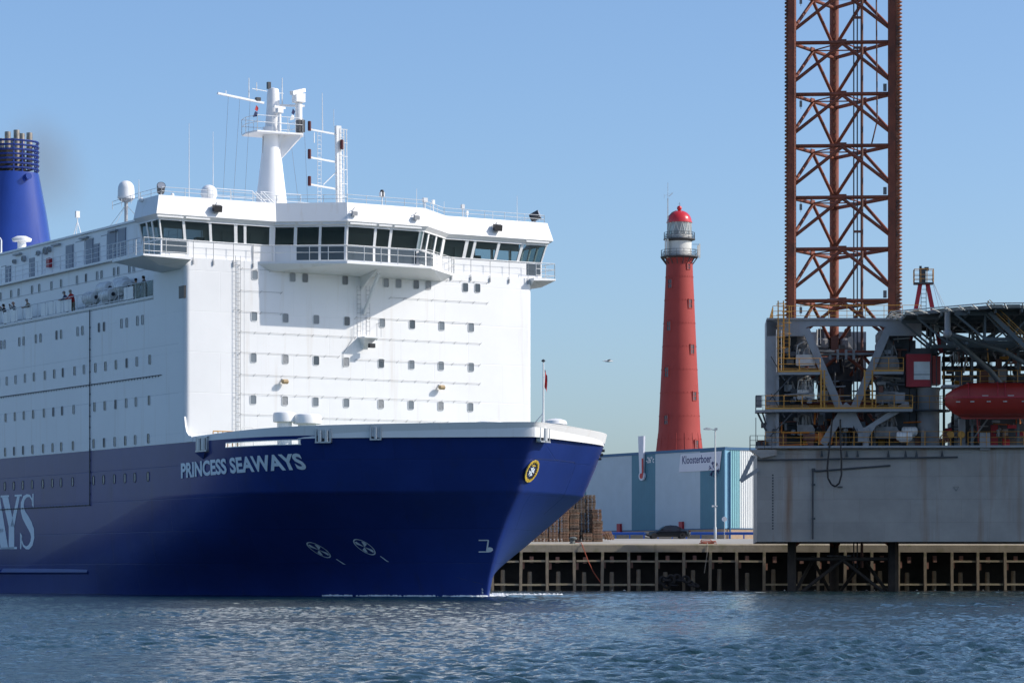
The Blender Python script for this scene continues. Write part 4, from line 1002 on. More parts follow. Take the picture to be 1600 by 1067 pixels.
# ------------------------------------------------------------------ fore deck things
def build_foredeck():
    def loc(px, py, u): p = S.onx(px, py, u); return p
    for px, py, u, r, rs in ((444.5, 643, 4.5, .78, .50), (480, 646, 5.2, .95, .62)):
        p = loc(px, py, u); v = empty('deck_ventilator', (p.x, p.y, 9.6), 0, F); h = p.z-9.6
        MB().lathe([(rs, 0), (rs, h-.6)], n=20).build('trunk', 'ship_white_plain', v, smooth=35)
        MB().lathe([(r*.9, h-.72), (r, h-.68), (r, h-.22), (r*.92, h-.08), (r*.55, h), (.01, h+.03)], n=24).build('cowl', 'ship_white_plain', v, smooth=40)
    for px, py, u, r in ((766, 657, 8, 1.15), (868, 654.5, 13, .8)):
        p = loc(px, py, u); v = empty('mushroom_vent', (p.x, p.y, 9.6), 0, F); h = p.z-9.6
        MB().lathe([(r*.6, 0), (r*.6, h-.3)], n=18).build('trunk', 'ship_white_plain', v)
        MB().lathe([(r*.9, h-.45), (r, h-.35), (r*.9, h-.12), (r*.5, h), (.01, h+.04)], n=24).build('cowl', 'ship_white_plain', v, smooth=45)
    a = S.onx(333, 682, 3.2); b = S.onx(371, 680, 3.2)
    railing([(3.2, a.y, 9.75), (3.2, b.y, 9.75)], 1.25, .35, (1., .1), .035).build('safety_rail', 'yellow', F)
    for pa, pb, u in ((378, 396, 2.5), (795, 820, 9), (885, 900, 12)):
        a, b = S.onx(pa, 659, u), S.onx(pb, 659, u); m = MB(); zt = 11.35
        m.path([(u, a.y, 9.6), (u, a.y, zt-.1), (u, a.y+.12, zt), (u, b.y-.12, zt), (u, b.y, zt-.1), (u, b.y, 9.6)], .022, 5); m.build('hoop_rail', 'rail_white', F)
    # jackstaff with little flag
    p = S.onx(849, 655, 21.2); js = empty('jackstaff', (p.x, p.y, 10.9), 0, F)
    top = S.onx(849.5, 566, 21.2).z-10.9
    MB().tube((0, 0, 0), (0, 0, top), .07, .045, 8).build('pole', 'rail_white', js)
    MB().bar((-.9, .35, 0), (0, 0, .9), .05).bar((-.9, -.35, 0), (0, 0, .9), .05).build('stay', 'rail_white', js)
    MB().lathe([(.02, 0), (.13, .06), (.13, .12), (.02, .2)], (0, 0, top), 10).build('truck', 'dark_fitting', js)
    m = MB(); fl = []
    for j in range(5):
        for i in range(5): fl.append((.03+.05*math.sin(i*1.7+j), .08+i*.045, top-.45-j*.28-i*.10))
    m.add(fl, [(j*5+i, j*5+i+1, j*5+i+6, j*5+i+5) for j in range(4) for i in range(4)]); m.build('flag', 'red', js)
    # roller fairleads through the bulwark
    def chock(px, py, wpx, hpx, kind):
        c = hull_hit(px, py); n_ = hnorm(c.x, c.z, -1 if c.y < 0 else 1); n_.z = 0; n_.normalize(); a = Z.cross(n_).normalized()
        w_ = wpx/(FPX/190); h_ = hpx/(FPX/190)
        if abs(a.dot(V(S.dirn(px, py)).normalized())) > .2: w_ /= max(.5, math.sqrt(1-a.dot(V(S.dirn(px, py)).normalized())**2))
        C = empty('fairlead', c, 0, F)
        P = lambda x, z, d: a*x+n_*d+Z*z
        m = MB(); t = .09
        m.prism([P(-w_/2, -h_/2, -.1), P(w_/2, -h_/2, -.1), P(w_/2, -h_/2+t, -.1), P(-w_/2, -h_/2+t, -.1)], n_*.32)
        m.prism([P(-w_/2, h_/2-t, -.1), P(w_/2, h_/2-t, -.1), P(w_/2, h_/2, -.1), P(-w_/2, h_/2, -.1)], n_*.24)
        for s in (-1, 1): m.prism([P(s*w_/2, -h_/2, -.1), P(s*(w_/2-t), -h_/2, -.1), P(s*(w_/2-t), h_/2, -.1), P(s*w_/2, h_/2, -.1)], n_*.28)
        m.build('frame', 'silver', C)
        MB().prism([P(-w_/2+t, -h_/2+t, .012), P(w_/2-t, -h_/2+t, .012), P(w_/2-t, h_/2-t, .012), P(-w_/2+t, h_/2-t, .012)], n_*.01).build('throat', 'dark_fitting', C)
        for k in range(kind):
            x = (k-(kind-1)/2)*w_*.42
            MB().tube(P(x, -h_/2+t, .12), P(x, h_/2-t, .12), w_*.13, n=12).build('roller', 'silver', C, smooth=40)
        MB().prism([P(-w_/2-.1, h_/2, .05), P(w_/2+.1, h_/2, .05), P(w_/2+.02, h_/2+.14, -.7), P(-w_/2-.02, h_/2+.14, -.7)], (0, 0, .05)).build('cap_plate', 'ship_white_plain', C)
    chock(318, 694, 19, 24, 2); chock(506, 681, 24, 22, 2); chock(587.5, 676.5, 18, 22, 1); chock(848, 679, 19, 24, 1)
    c = hull_hit(318, 703); n_ = V(0, -1, 0)
    MB().prism([c+V(-.75, -.28, -.15), c+V(.75, -.28, -.15), c+V(0, -.02, -.62)], (0, .02, 0)).build('fairlead_guard', 'ship_blue', F)
    p = S.onx(938, 700, 15.8)
    for k in range(3): MB().tube((12.5, hb(12.5, p.z-k*.28)-.1, p.z-k*.28), (12.6, hb(12.5, p.z-k*.28)+.12, p.z-k*.28), .10, n=8).build('anchor_fitting', 'dark_fitting', F)
build_foredeck()

# ------------------------------------------------------------------ top hamper
def on_y(px, py, y): return S.ony(px, py, y)
def build_mast():
    u = -14.4
    zb = ZR+.1; c = S.onx(424, 300, u); y0 = c.y
    zf = lambda py: S.onx(430, py, u).z
    M_ = empty('radar_mast', (u, y0, 0), 0, F); k = 217.5/FPX
    MB().lathe([(1.28, zb), (1.15, zf(315)), (1.0, zf(290)), (.72, zf(240)), (.66, zf(215)), (.62, zf(200))], n=24).build('lower_tower', 'ship_white_plain', M_, smooth=40)
    MB().lathe([(.6, zf(200)), (.5, zf(170)), (.46, zf(148)), (.40, zf(140)), (.1, zf(138))], (0, .15, 0), 20).build('upper_tower', 'ship_white_plain', M_, smooth=40)
    zp = zf(210)
    pl = [(1.6, -.9), (2.2, .6), (1.9, 1.9), (.3, 2.2), (-1.7, 1.2), (-1.9, -.9), (-.4, -1.9)]
    w2 = lambda px, py, uu=u: S.onx(px, py, uu).y-y0
    ya, yb = w2(386, 210), w2(468, 205)
    PL = [(1.3, ya+.2), (1.5, yb-.5), (.6, yb), (-1.3, yb-.2), (-1.5, ya+.3), (-.2, ya)]
    p = MB().prism([(*q, zp-.12) for q in PL], (0, 0, .12)).build('radar_platform', 'ship_white_plain', M_)
    railing([(*q, zp) for q in PL+[PL[0]]], 1.1, 1.1, (1., .55), .024).build('platform_railing', 'rail_white', M_)
    for q in (PL[1], PL[2], (1.0, .6), PL[3]): MB().prism([(q[0]*.95, q[1]*.95, zp-.12), (.2*q[0], .25*q[1], zp-.12), (.3*q[0], .28*q[1], zp-1.9)], (.08, 0, 0)).build('platform_bracket', 'ship_white_plain', M_)
    # yard arms
    MB().bar((0, w2(340, 154), zf(154.5)), (0, w2(412, 164), zf(163)), .22, .14).build('yard', 'ship_white_plain', M_)
    MB().bar((0, w2(425, 165), zf(165)), (.6, w2(470, 163), zf(164)), .2, .14).build('yard', 'ship_white_plain', M_)
    MB().bar((.2, w2(392, 143), zf(143)), (.2, w2(415, 145), zf(145)), .05).bar((.2, w2(425, 145), zf(146)), (.2, w2(441, 146), zf(146)), .04).build('cross_bar', 'rail_white', M_)
    for px, y0_, y1_ in ((389, 126, 157), (441, 121, 162), (401, 132, 145), (353, 149, 156)):
        MB().tube((0, w2(px, 140), zf(y1_)), (0, w2(px, 140), zf(y0_)), .05, .03, 5).build('pole_antenna', 'rail_white', M_)
    MB().cbox((0, w2(403, 158), zf(158)), .3, .35, .25).build('horn', 'dark_fitting', M_)
    MB().cbox((0, w2(420, 133), zf(135)), .25, .25, .5).build('masthead_light', 'dark_fitting', M_)
    # radar
    rr = empty('radar', (u+.6, y0+w2(461, 150), 0), 0, F)
    MB().tube((0, 0, zp), (0, 0, zf(160)), .26, n=12).build('pedestal', 'ship_white_plain', rr); MB().cbox((0, 0, zf(152.5)), .75, .75, .65).build('gearbox', 'ship_white_plain', rr)
    MB().bar((.6, -.9, zf(148)), (-.6, .75, zf(137)), .28, .28).build('scanner', 'ship_white_plain', rr)
    r2 = empty('small_radar', (u+.9, y0+w2(428, 173), 0), 0, F)
    MB().tube((0, 0, zp), (0, 0, zf(180)), .14, n=10).build('pedestal', 'ship_white_plain', r2); MB().cbox((0, 0, zf(176)), .45, .45, .35).build('gearbox', 'ship_white_plain', r2); MB().bar((.2, -.55, zf(171)), (-.1, .5, zf(171)), .14).build('scanner', 'ship_white_plain', r2)
    for px, cA, cB in ((389, 'red', 'cloth_navy'), (446, 'cloth_navy', 'cloth_white')):
        m = MB(); y = w2(px, 185); z1, z0 = zf(172), zf(191)
        m.prism([(1.2, y, z1), (1.2, y+.18, z1-.2), (1.15, y+.1, (z1+z0)/2), (1.2, y-.12, (z1+z0)/2+.1)], (.03, 0, 0)); m.k = 1
        m.prism([(1.2, y-.1, (z1+z0)/2), (1.15, y+.12, (z1+z0)/2-.05), (1.2, y+.1, z0+.1), (1.2, y-.28, z0)], (.03, 0, 0)); m.build('signal_flag', [cA, cB], M_)
    MB().cbox((1.2, w2(458, 185), zp+.55), .5, .5, .9).build('searchlight', 'dark_fitting', M_)
    # halyards / stays
    for px0, y0_, px1, y1_ in ((357, 156, 347, 292), (375, 158, 363, 295), (391, 160, 381, 296), (454, 215, 470, 300), (476, 206, 482, 300)):
        MB().tube((0, w2(px0, 200), zf(y0_)), (3.5, S.onx(px1, 300, u+3.5).y-y0, zb+.3), .014, n=3).build('stay', 'line_grey', M_)
    MB().tube((0, -.75, zb), (0, -.66, zf(215)), .06, n=5).build('cable_pipe', 'line_grey', M_)
build_mast()
def build_top():
    u = -7.5; f = lambda px, py, uu=u: S.onx(px, py, uu)
    g = empty('signal_mast', (0, 0, 0), 0, F); zb = ZR
    zz = lambda py: f(520, py).z; yy = lambda px: f(px, 260).y
    m = MB(); m.bar((u, yy(530.5), zb), (u, yy(528), zz(196.5)), .40, .30); m.build('post', 'rail_white', g)
    ladder((u+.2, yy(533), zb), (u+.2, yy(533), zz(200)), .32, .32, .02, (0, 1, 0)).build('ladder', 'rail_white', g)
    b = MB(); b.tube((u, yy(543), zb+.4), (u, yy(541.5), zz(201)), .035, n=5); b.tube((u, yy(537.5), zb+.4), (u, yy(536.5), zz(201)), .03, n=5)
    for py in (201, 222, 243, 264, 286, 306): b.bar((u, yy(532), zz(py)), (u, yy(543), zz(py)), .04)
    b.build('cable_rack', 'rail_white', g)
    for py in (208.5, 252, 294):
        MB().bar((u, yy(483), zz(py-3)), (u, yy(528), zz(py+1.5)), .10, .12).build('crossarm', 'rail_white', g)
        MB().lathe([(.10, -.35), (.13, -.3), (.13, .3), (.10, .35)], (u, yy(483.5), zz(py-8)), 10).build('signal_lamp', 'lamp_red', g)
    MB().lathe([(.10, -.35), (.13, -.3), (.13, .3), (.10, .35)], (u+.3, yy(531), zz(226)), 10).build('signal_lamp', 'lamp_red', g)
    b = ladder((u, yy(499), zb+.9), (u, yy(499), zz(208)), .28, .3, .022, (0, 1, 0)); b.bar((u, yy(491), zz(226)), (u, yy(491), zz(210)), .05); b.bar((u, yy(505), zz(290)), (u, yy(526), zz(268)), .06); b.build('side_ladder', 'rail_white', g)
    MB().tube((u, yy(504), zz(208)), (u, yy(503.5), zz(147)), .045, .02, 5).build('whip_antenna', 'rail_white', g)
    MB().tube((u, yy(521.5), zz(197)), (u, yy(521.5), zz(171)), .02, n=4).build('whip_antenna', 'rail_white', g)
    MB().prism([(u-.5, yy(484), zb), (u-.5, yy(508), zb), (u-.5, yy(502), zb+.75), (u-.5, yy(493), zb+.75)], (1.0, 0, 0)).build('base', 'ship_white_plain', g)
    # low deckhouse and its rails aft of the wheelhouse roof
    MB().box(-18, -6.2, f(320, 300).y, f(470, 300).y, ZR, ZR+.55).build('roof_house', 'ship_white_plain', F)
    a = f(292, 300, -8); c = f(455, 300, -6.4); e = f(480, 300, -6.4); h = f(535, 300, -6.4)
    railing([(-10, f(318, 300, -10).y, ZR+.55), (-6.4, f(325, 300, -6.4).y, ZR+.55), (-6.4, f(395, 300, -6.4).y, ZR+.55)], 1.1, 1.6, (1., .5), .022).build('roof_railing', 'rail_white', F)
    railing([(-6.4, f(408, 300, -6.4).y, ZR+.55), (-6.4, f(470, 300, -6.4).y, ZR+.55)], 1.1, 1.7, (1., .5), .022).build('roof_railing', 'rail_white', F)
    railing([(-6.4, f(470, 300, -6.4).y, ZR), (-6.4, h.y, ZR)], 1.1, 1.7, (1., .5), .022).build('roof_railing', 'rail_white', F)
    m = MB()
    for px in (396, 409):
        y = f(px, 300, -6).y; m.bar((-6.2, y, ZR+1.6), (-4.6, y+.7, ZR+.05), .06); m.bar((-6.2, y+.25, ZR+1.6), (-4.6, y+.95, ZR+.05), .06); m.bar((-6.2, y, ZR+.9), (-5.2, y+.45, ZR+.05), .05)
    m.build('roof_steps', 'rail_white', F)
    def whip(px, py0, py1, uu, r=.035):
        p, q = f(px, py0, uu), f(px, py1, uu); MB().tube((uu, p.y, ZR), (uu, p.y, q.z), r, r*.4, 5).build('whip_antenna', 'rail_white', F)
    for a_ in ((295.5, 310, 193, -3), (333, 300, 206, -6), (217, 310, 281, -3), (651, 320, 295, -1), (694, 330, 315, -3), (770, 340, 331, -3), (808, 340, 306, -3)): whip(*a_)
    def dome(px, py, rpx, uu, hpole=0., tall=0.):
        p = f(px, py, uu); k = (205.2-uu*-.853)/FPX; r = rpx*k*1.02; D = empty('radome', (uu, p.y, ZR), 0, F); h = p.z-ZR
        MB().tube((0, 0, 0), (0, 0, h), .08 if rpx < 5 else .2, n=8).build('pole', 'line_grey', D)
        MB().lathe([(r*.75, h-r*.75), (r, h-r*.3)]+[(r*math.cos(t), h+tall+r*math.sin(t)) for t in np.linspace(0, 1.5, 8)], n=20).build('shell', 'ship_white_plain', D, smooth=40)
    dome(326.5, 302, 13.2, -7); dome(269.5, 304.5, 2.6, -1.5); dome(221, 312.5, 3.6, -2.5)
    # big satcom dome on a stayed pole, further aft at the starboard edge
    y = -9.6; p = S.ony(197, 300, y); D = empty('satcom_dome', (p.x, y, ZR+.1), 0, F); k = (S.world(p).y)/FPX
    zf = lambda py: CAMH+(HY-py)*S.world(p).y/FPX-ZR-.1
    MB().tube((0, 0, -.1), (0, 0, zf(313)), .13, n=10).build('pole', 'line_grey', D); MB().lathe([(.25, 0), (.48, .12), (.6, .3)], (0, 0, zf(316)), 16).build('foot', 'line_grey', D)
    r = 13.2*k; MB().lathe([(r*.96, zf(311)), (r*1.02, zf(309)), (r, zf(306)), (r*.97, zf(295))]+[(r*.96*math.cos(t), zf(295)+r*.95*math.sin(t)) for t in np.linspace(.1, 1.52, 8)], n=24).build('shell', 'ship_white_plain', D, smooth=40)
    for dx, dy in ((1.4, 1.0), (-2.2, -.6), (.6, -1.2)): MB().tube((0, 0, zf(320)), (dx, dy, -.05), .02, n=4).build('stay', 'line_grey', D)
    # searchlights on the wheelhouse roof
    for px, py, uu, r, tilt in ((251.5, 295, -1.5, .30, .2), (836, 338, -1.2, .34, .9)):
        p = f(px, py, uu); D = empty('searchlight', (uu, p.y, ZR), 0, F); h = p.z-ZR
        MB().tube((0, 0, 0), (0, 0, h-.2), .07, n=6).build('post', 'line_grey', D)
        d = V(.75, -.3 if tilt < .5 else .75, .45); d.normalize(); c = V(0, 0, h)
        MB().tube(c-d*.36, c+d*.36, r*.85, r, 14).build('drum', 'dark_fitting', D, smooth=40); MB().tube(c+d*.361, c+d*.375, r*.85, n=14).build('lens', 'silver', D)
    for px, py, w_ in ((597, 305, .16), (664, 314, .16), (677, 317, .1), (723, 324, .12), (730, 334, .08)):
        p = f(px, py, -1.0); m = MB(); m.tube((-1, p.y, ZR), (-1, p.y, p.z), .05, n=6); m.cbox((-1, p.y, p.z+.05), w_*1.6, w_*2, .3); m.build('deck_light', 'rail_grey' if w_ > .1 else 'rail_white', F)
    p = f(597, 308, -1); MB().lathe([(.12, -.25), (.15, -.2), (.15, .15), (.1, .25)], (-1, p.y, p.z+.25), 10).build('navigation_lamp', 'lamp_black', F)
build_top()
def build_aft():
    # railings, doors and vents on the starboard upper deck
    railing([(-70, -12.2, ZD+.14), (-4.6, -12.2, ZD+.14)], 1.1, 1.5, (1., .66, .33), .022, .026).build('upper_railing', 'rail_white', F)
    b = railing([(-90, -HB+.05, ZP+.16), (-5.2, -HB+.05, ZP+.16)], 1.1, 1.5, (1., ), .03, .035); b.build('promenade_railing', 'rail_white', F)
    for x in np.arange(-60, -19.5, 1.5):
        if random.random() < .8: MB().box(x+.12, x+1.38, -HB+.04, -HB+.06, ZP+.25, ZP+1.12).build('rail_panel', 'canister', F)
    MB().box(-10.2, -8.6, -HB+.04, -HB+.06, ZP+.25, ZP+1.12).build('rail_panel', 'canister', F)
    for x in (-8.5, -7.4, -6.3): MB().box(x+.05, x+1.05, -HB+.035, -HB+.05, ZP+.2, ZP+1.25).build('glass_screen', 'bridge_glass', F)
    f1 = lambda x: S.ony(x*.1625, 400, -10.9).x
    for x0, x1, h, m in ((640,706,2.0,'grey_door'),(735,820,2.1,'ship_white_plain'),(835,898,2.1,'grey_door'),(910,955,1.6,'grey_door'),(980,1035,2.1,'ship_white_plain'),(1040,1120,2.2,'grey_door'),(1140,1212,2.3,'grey_door'),(345,408,1.9,'ship_white_plain'),(288,342,1.7,'grey_door'),(60,105,1.5,'grey_door'),(20,58,1.6,'ship_white_plain')):
        a, c = f1(x0), f1(x1); d = MB().box(a, c, -10.98, -10.88, ZD+.16, ZD+.2+h).build('door', m, F)
        MB().box(a-.06, c+.06, -10.96, -10.9, ZD+.2+h, ZD+.28+h).build('lintel', 'line_grey', d)
    for x, y, s in ((150, 2.0, .3), (240, 2.05, .42), (380, 2.2, .35), (448, 2.25, .5), (485, 2.3, .36)):
        a = f1(x); v = MB().lathe([(s*.5, -.25), (s*.6, -.2), (s*.6, 0)], (a, -10.9, ZD+y), 12, axis='y').build('vent', 'line_grey', F); MB().lathe([(s*.4, -.26), (s*.42, -.252)], (a, -10.9, ZD+y), 12, axis='y').build('grille', 'dark_fitting', v)
    a = f1(492); MB().box(a-.3, a+.3, -11.2, -10.9, ZD+.9, ZD+1.6).build('hose_box', 'cab_red', F)
    for x in (180, 550, 820, 1100): a = f1(x); MB().box(a-.7, a+.7, -11.15, -10.9, ZD+2.45, ZD+2.58).build('strip_light', 'line_grey', F)
    p = S.ony(34, 392, -9.6); MB().lathe([(.35, 0), (.35, .9), (.75, .95), (.8, 1.15), (.4, 1.35)], (p.x, -9.6, ZR+.1), 14).build('roof_vent', 'ship_white_plain', F, smooth=40)
    p = S.ony(121, 345, -9); b = MB()
    for dx, dy in ((-.4, -.3), (.4, -.3), (0, .5)): b.bar((p.x+dx, -9+dy, ZR+.1), (p.x, -9, ZR+1.7), .04)
    b.tube((p.x, -9, ZR+1.6), (p.x, -9, ZR+2.4), .04, n=5); b.cbox((p.x, -9, ZR+2.2), .25, .3, .5); b.build('weather_mast', 'rail_white', F)
    p = S.ony(2, 385, -9.8); MB().path([(p.x, -9.8, ZR), (p.x, -9.8, ZR+1.5), (p.x-.3, -9.8, ZR+1.7), (p.x-.9, -9.8, ZR+1.6)], .07, 6).build('goose_neck', 'rail_white', F)
    # funnel
    fu = -66.; FN = empty('funnel', (fu, 0, 0), 0, F); Yf = S.world((fu, 0, 0)).y; k = Yf/FPX
    c = S.onx(8, 300, fu).y; zf = lambda py: CAMH+(HY-py)*k
    MB().box(-9, 8, -6, 6, ZR, ZR+2.2).build('casing', 'ship_white_plain', FN)
    def ring(a, b, z, n=28): return [(a*math.copysign(abs(math.cos(t))**.72, math.cos(t)), c+b*math.copysign(abs(math.sin(t))**.72, math.sin(t)), z) for t in [2*math.pi*i/n for i in range(n)]]
    lev = [(5.2, 3.75, ZR+.1), (5.0, 3.55, zf(390)), (4.6, 3.1, zf(338)), (4.2, 2.38, zf(277))]; n = 28; vs = []
    for a, b_, z in lev: vs += ring(a, b_, z)
    MB().add(vs, [(l*n+i, l*n+(i+1) % n, (l+1)*n+(i+1) % n, (l+1)*n+i) for l in range(3) for i in range(n)]+[tuple(range(3*n, 4*n))]).build('stack', 'funnel_blue', FN, smooth=40)
    for py in (271, 264, 257, 250, 243, 236, 229):
        b = MB(); q = ring(4.1, 2.36, zf(py)); b.path(q+[q[0]], .10, 6); b.build('louvre_ring', 'ship_blue', FN)
    b = MB()
    for i in range(0, n, 3): p, q = ring(4.05, 2.31, zf(277))[i], ring(4.05, 2.31, zf(228))[i]; b.bar(p, q, .12)
    b.build('louvre_post', 'ship_blue', FN)
    MB().lathe([(1.9, zf(276)), (1.7, zf(236))], (0, c, 0), 20).build('inner_casing', 'soot', FN)
    for i, (px, py) in enumerate(((2, 213), (12, 208), (20, 213), (26, 207), (34, 206), (46, 208), (-6, 210))):
        uu = (-1.8, .5, -1.2, 1.5, -.6, .9, .2)[i]; y = S.onx(px, 230, fu+uu).y; MB().tube((uu, y, zf(265)), (uu, y, zf(py)), .27, n=12).build('exhaust_pipe', 'exhaust_steel', FN, smooth=40)
    p = S.onx(43, 284, fu+4.4); MB().tube((4.1, p.y, zf(285)), (4.75, p.y, zf(285)), .28, n=12).build('whistle', 'funnel_blue', FN)
build_aft()
# ================================================================== JACK-UP RIG
RG = Local((383/FPX*243, 243, 0), R(-3.6))           # local x to the right along the hull side, y away from us
G = tag(empty('jack_up_rig', RG.o, RG.ang), 'grey jack-up rig barge with a tall rusty lattice leg beside the quay', 'rig')
def rp(px, py, d=0.): return RG.ony(px, py, d)
HT, HBOT = rp(1300, 697).z, rp(1300, 846).z
def build_rig_hull():
    H = MB(); x0, x1, y0, y1 = 0., 34., 0., 18.2
    H.prism([(x0, y0, HBOT), (x1, y0, HBOT), (x1, 21.0, HBOT), (x0, 17.0, HBOT)], (0, 0, HT-.35-HBOT)); H.prism([(x0, y0+.25, HT-.349), (x1, y0+.25, HT-.349), (x1, 21.0, HT-.349), (x0, 17.0, HT-.349)], (0, 0, .349))  # unseen rear edge is slanted so the hull throws shade on the quay
    H.build('hull', 'rig_hull', G)
    MB().box(-.15, x1, -.55, .25, HT-.16, HT+.02).build('side_walkway', 'rig_grey', G)
    b = MB()
    for i, px in enumerate((1284, 1323, 1340, 1388, 1415, 1432, 1472)):
        p = rp(px, 709); b.prism([(p.x-.12, -.005, p.z-.25), (p.x+.12, -.005, p.z-.25), (p.x, -.005, p.z+.3)], (0, -.25, 0))
    b.build('pipe_bracket', 'rig_dark', G)
    a, c = rp(1176, 719), rp(1496, 712); MB().tube((a.x+.4, -.3, a.z), (c.x, -.3, a.z+.22), .07, n=8).build('deck_pipe', 'rig_dark', G)
    a, m, c = rp(1270, 842), rp(1270, 735), rp(1391, 727); b = MB(); b.path([(a.x, -.12, a.z), (a.x, -.12, m.z), (a.x+.3, -.12, m.z-.05), (c.x, -.12, c.z)], .07, 8)
    for py in (733, 757, 810): p = rp(1271, py); b.cbox((p.x, -.1, p.z), .28, .22, .16)
    b.build('drain_pipe', 'rig_dark', G)
    p = rp(1313.5, 760); MB().box(p.x-.25, p.x+.15, -.2, .0, p.z-.06, p.z+.02).build('hose_hook', 'rig_dark', G)
    pts = []
    for px, py in ((1300, 655), (1298, 680), (1294.5, 710), (1292.5, 730), (1293.5, 747), (1299, 757), (1305, 760), (1311, 755), (1314.5, 742), (1314.5, 715), (1313, 690), (1313, 655)): q = rp(px, py, -.35); pts.append((q.x, -.65 if py > 690 else -.45, q.z))
    MB().path(pts, .075, 8).build('hanging_hose', 'hose', G, smooth=60)
    # draught figures and mark
    for i in range(20):
        p = rp(1207.5, 742+i*4.4); MB().box(p.x-.06, p.x+.06, -.012, -.002, p.z-.07, p.z+.06).build('draught_mark', 'rig_dark', G)
    p = rp(1494, 763); b = MB()
    for a_, c_ in (((-.22, .15), (.22, .15)), ((.22, .15), (.0, -.2)), ((0, -.2), (-.22, .15))): b.bar((p.x+a_[0], -.008, p.z+a_[1]), (p.x+c_[0], -.008, p.z+c_[1]), .01, .05, (0, 1, 0))
    b.build('load_mark', 'rig_dark', G)
    # towing bracket sticking out at the corner
    b = MB(); q = lambda px, py: rp(px, py, -.1)
    b.bar(q(1177, 712), q(1158, 752), .35, .35, (0, 1, 0)); b.bar(q(1185, 733), q(1157, 752), .3, .3, (0, 1, 0)); b.build('corner_bracket', 'rig_grey', G)
    b = MB(); a = rp(1172, 712); b.prism([(a.x, -.6, HT-.3), (1.6, -.6, HT-.3), (1.6, -.6, HT-.75), (.3, -.6, HT-1.0)], (0, 2.2, 0)); b.build('corner_platform', 'rig_hull', G)
    railing([(a.x, 1.4, HT-.28), (a.x, -.55, HT-.28), (1.2, -.55, HT-.28)], 1.15, .7, (1., .66, .33), .02).build('corner_railing', 'rig_dark', G)
    b = MB(); c0 = V(.0, .2, HT); b.tube((-.1, .2, HT-.2), (-.1, .2, HT+2.4), .03, n=4); b.build('light_pole', 'rig_dark', G)
    for i in range(5): MB().cbox((.1+i*.16, .0+.1*i, HT+.15+.1*(i % 2)), .35, .4, .5, i).build('corner_fitting', 'pipe_brown' if i % 2 else 'rig_dark', G)
build_rig_hull()

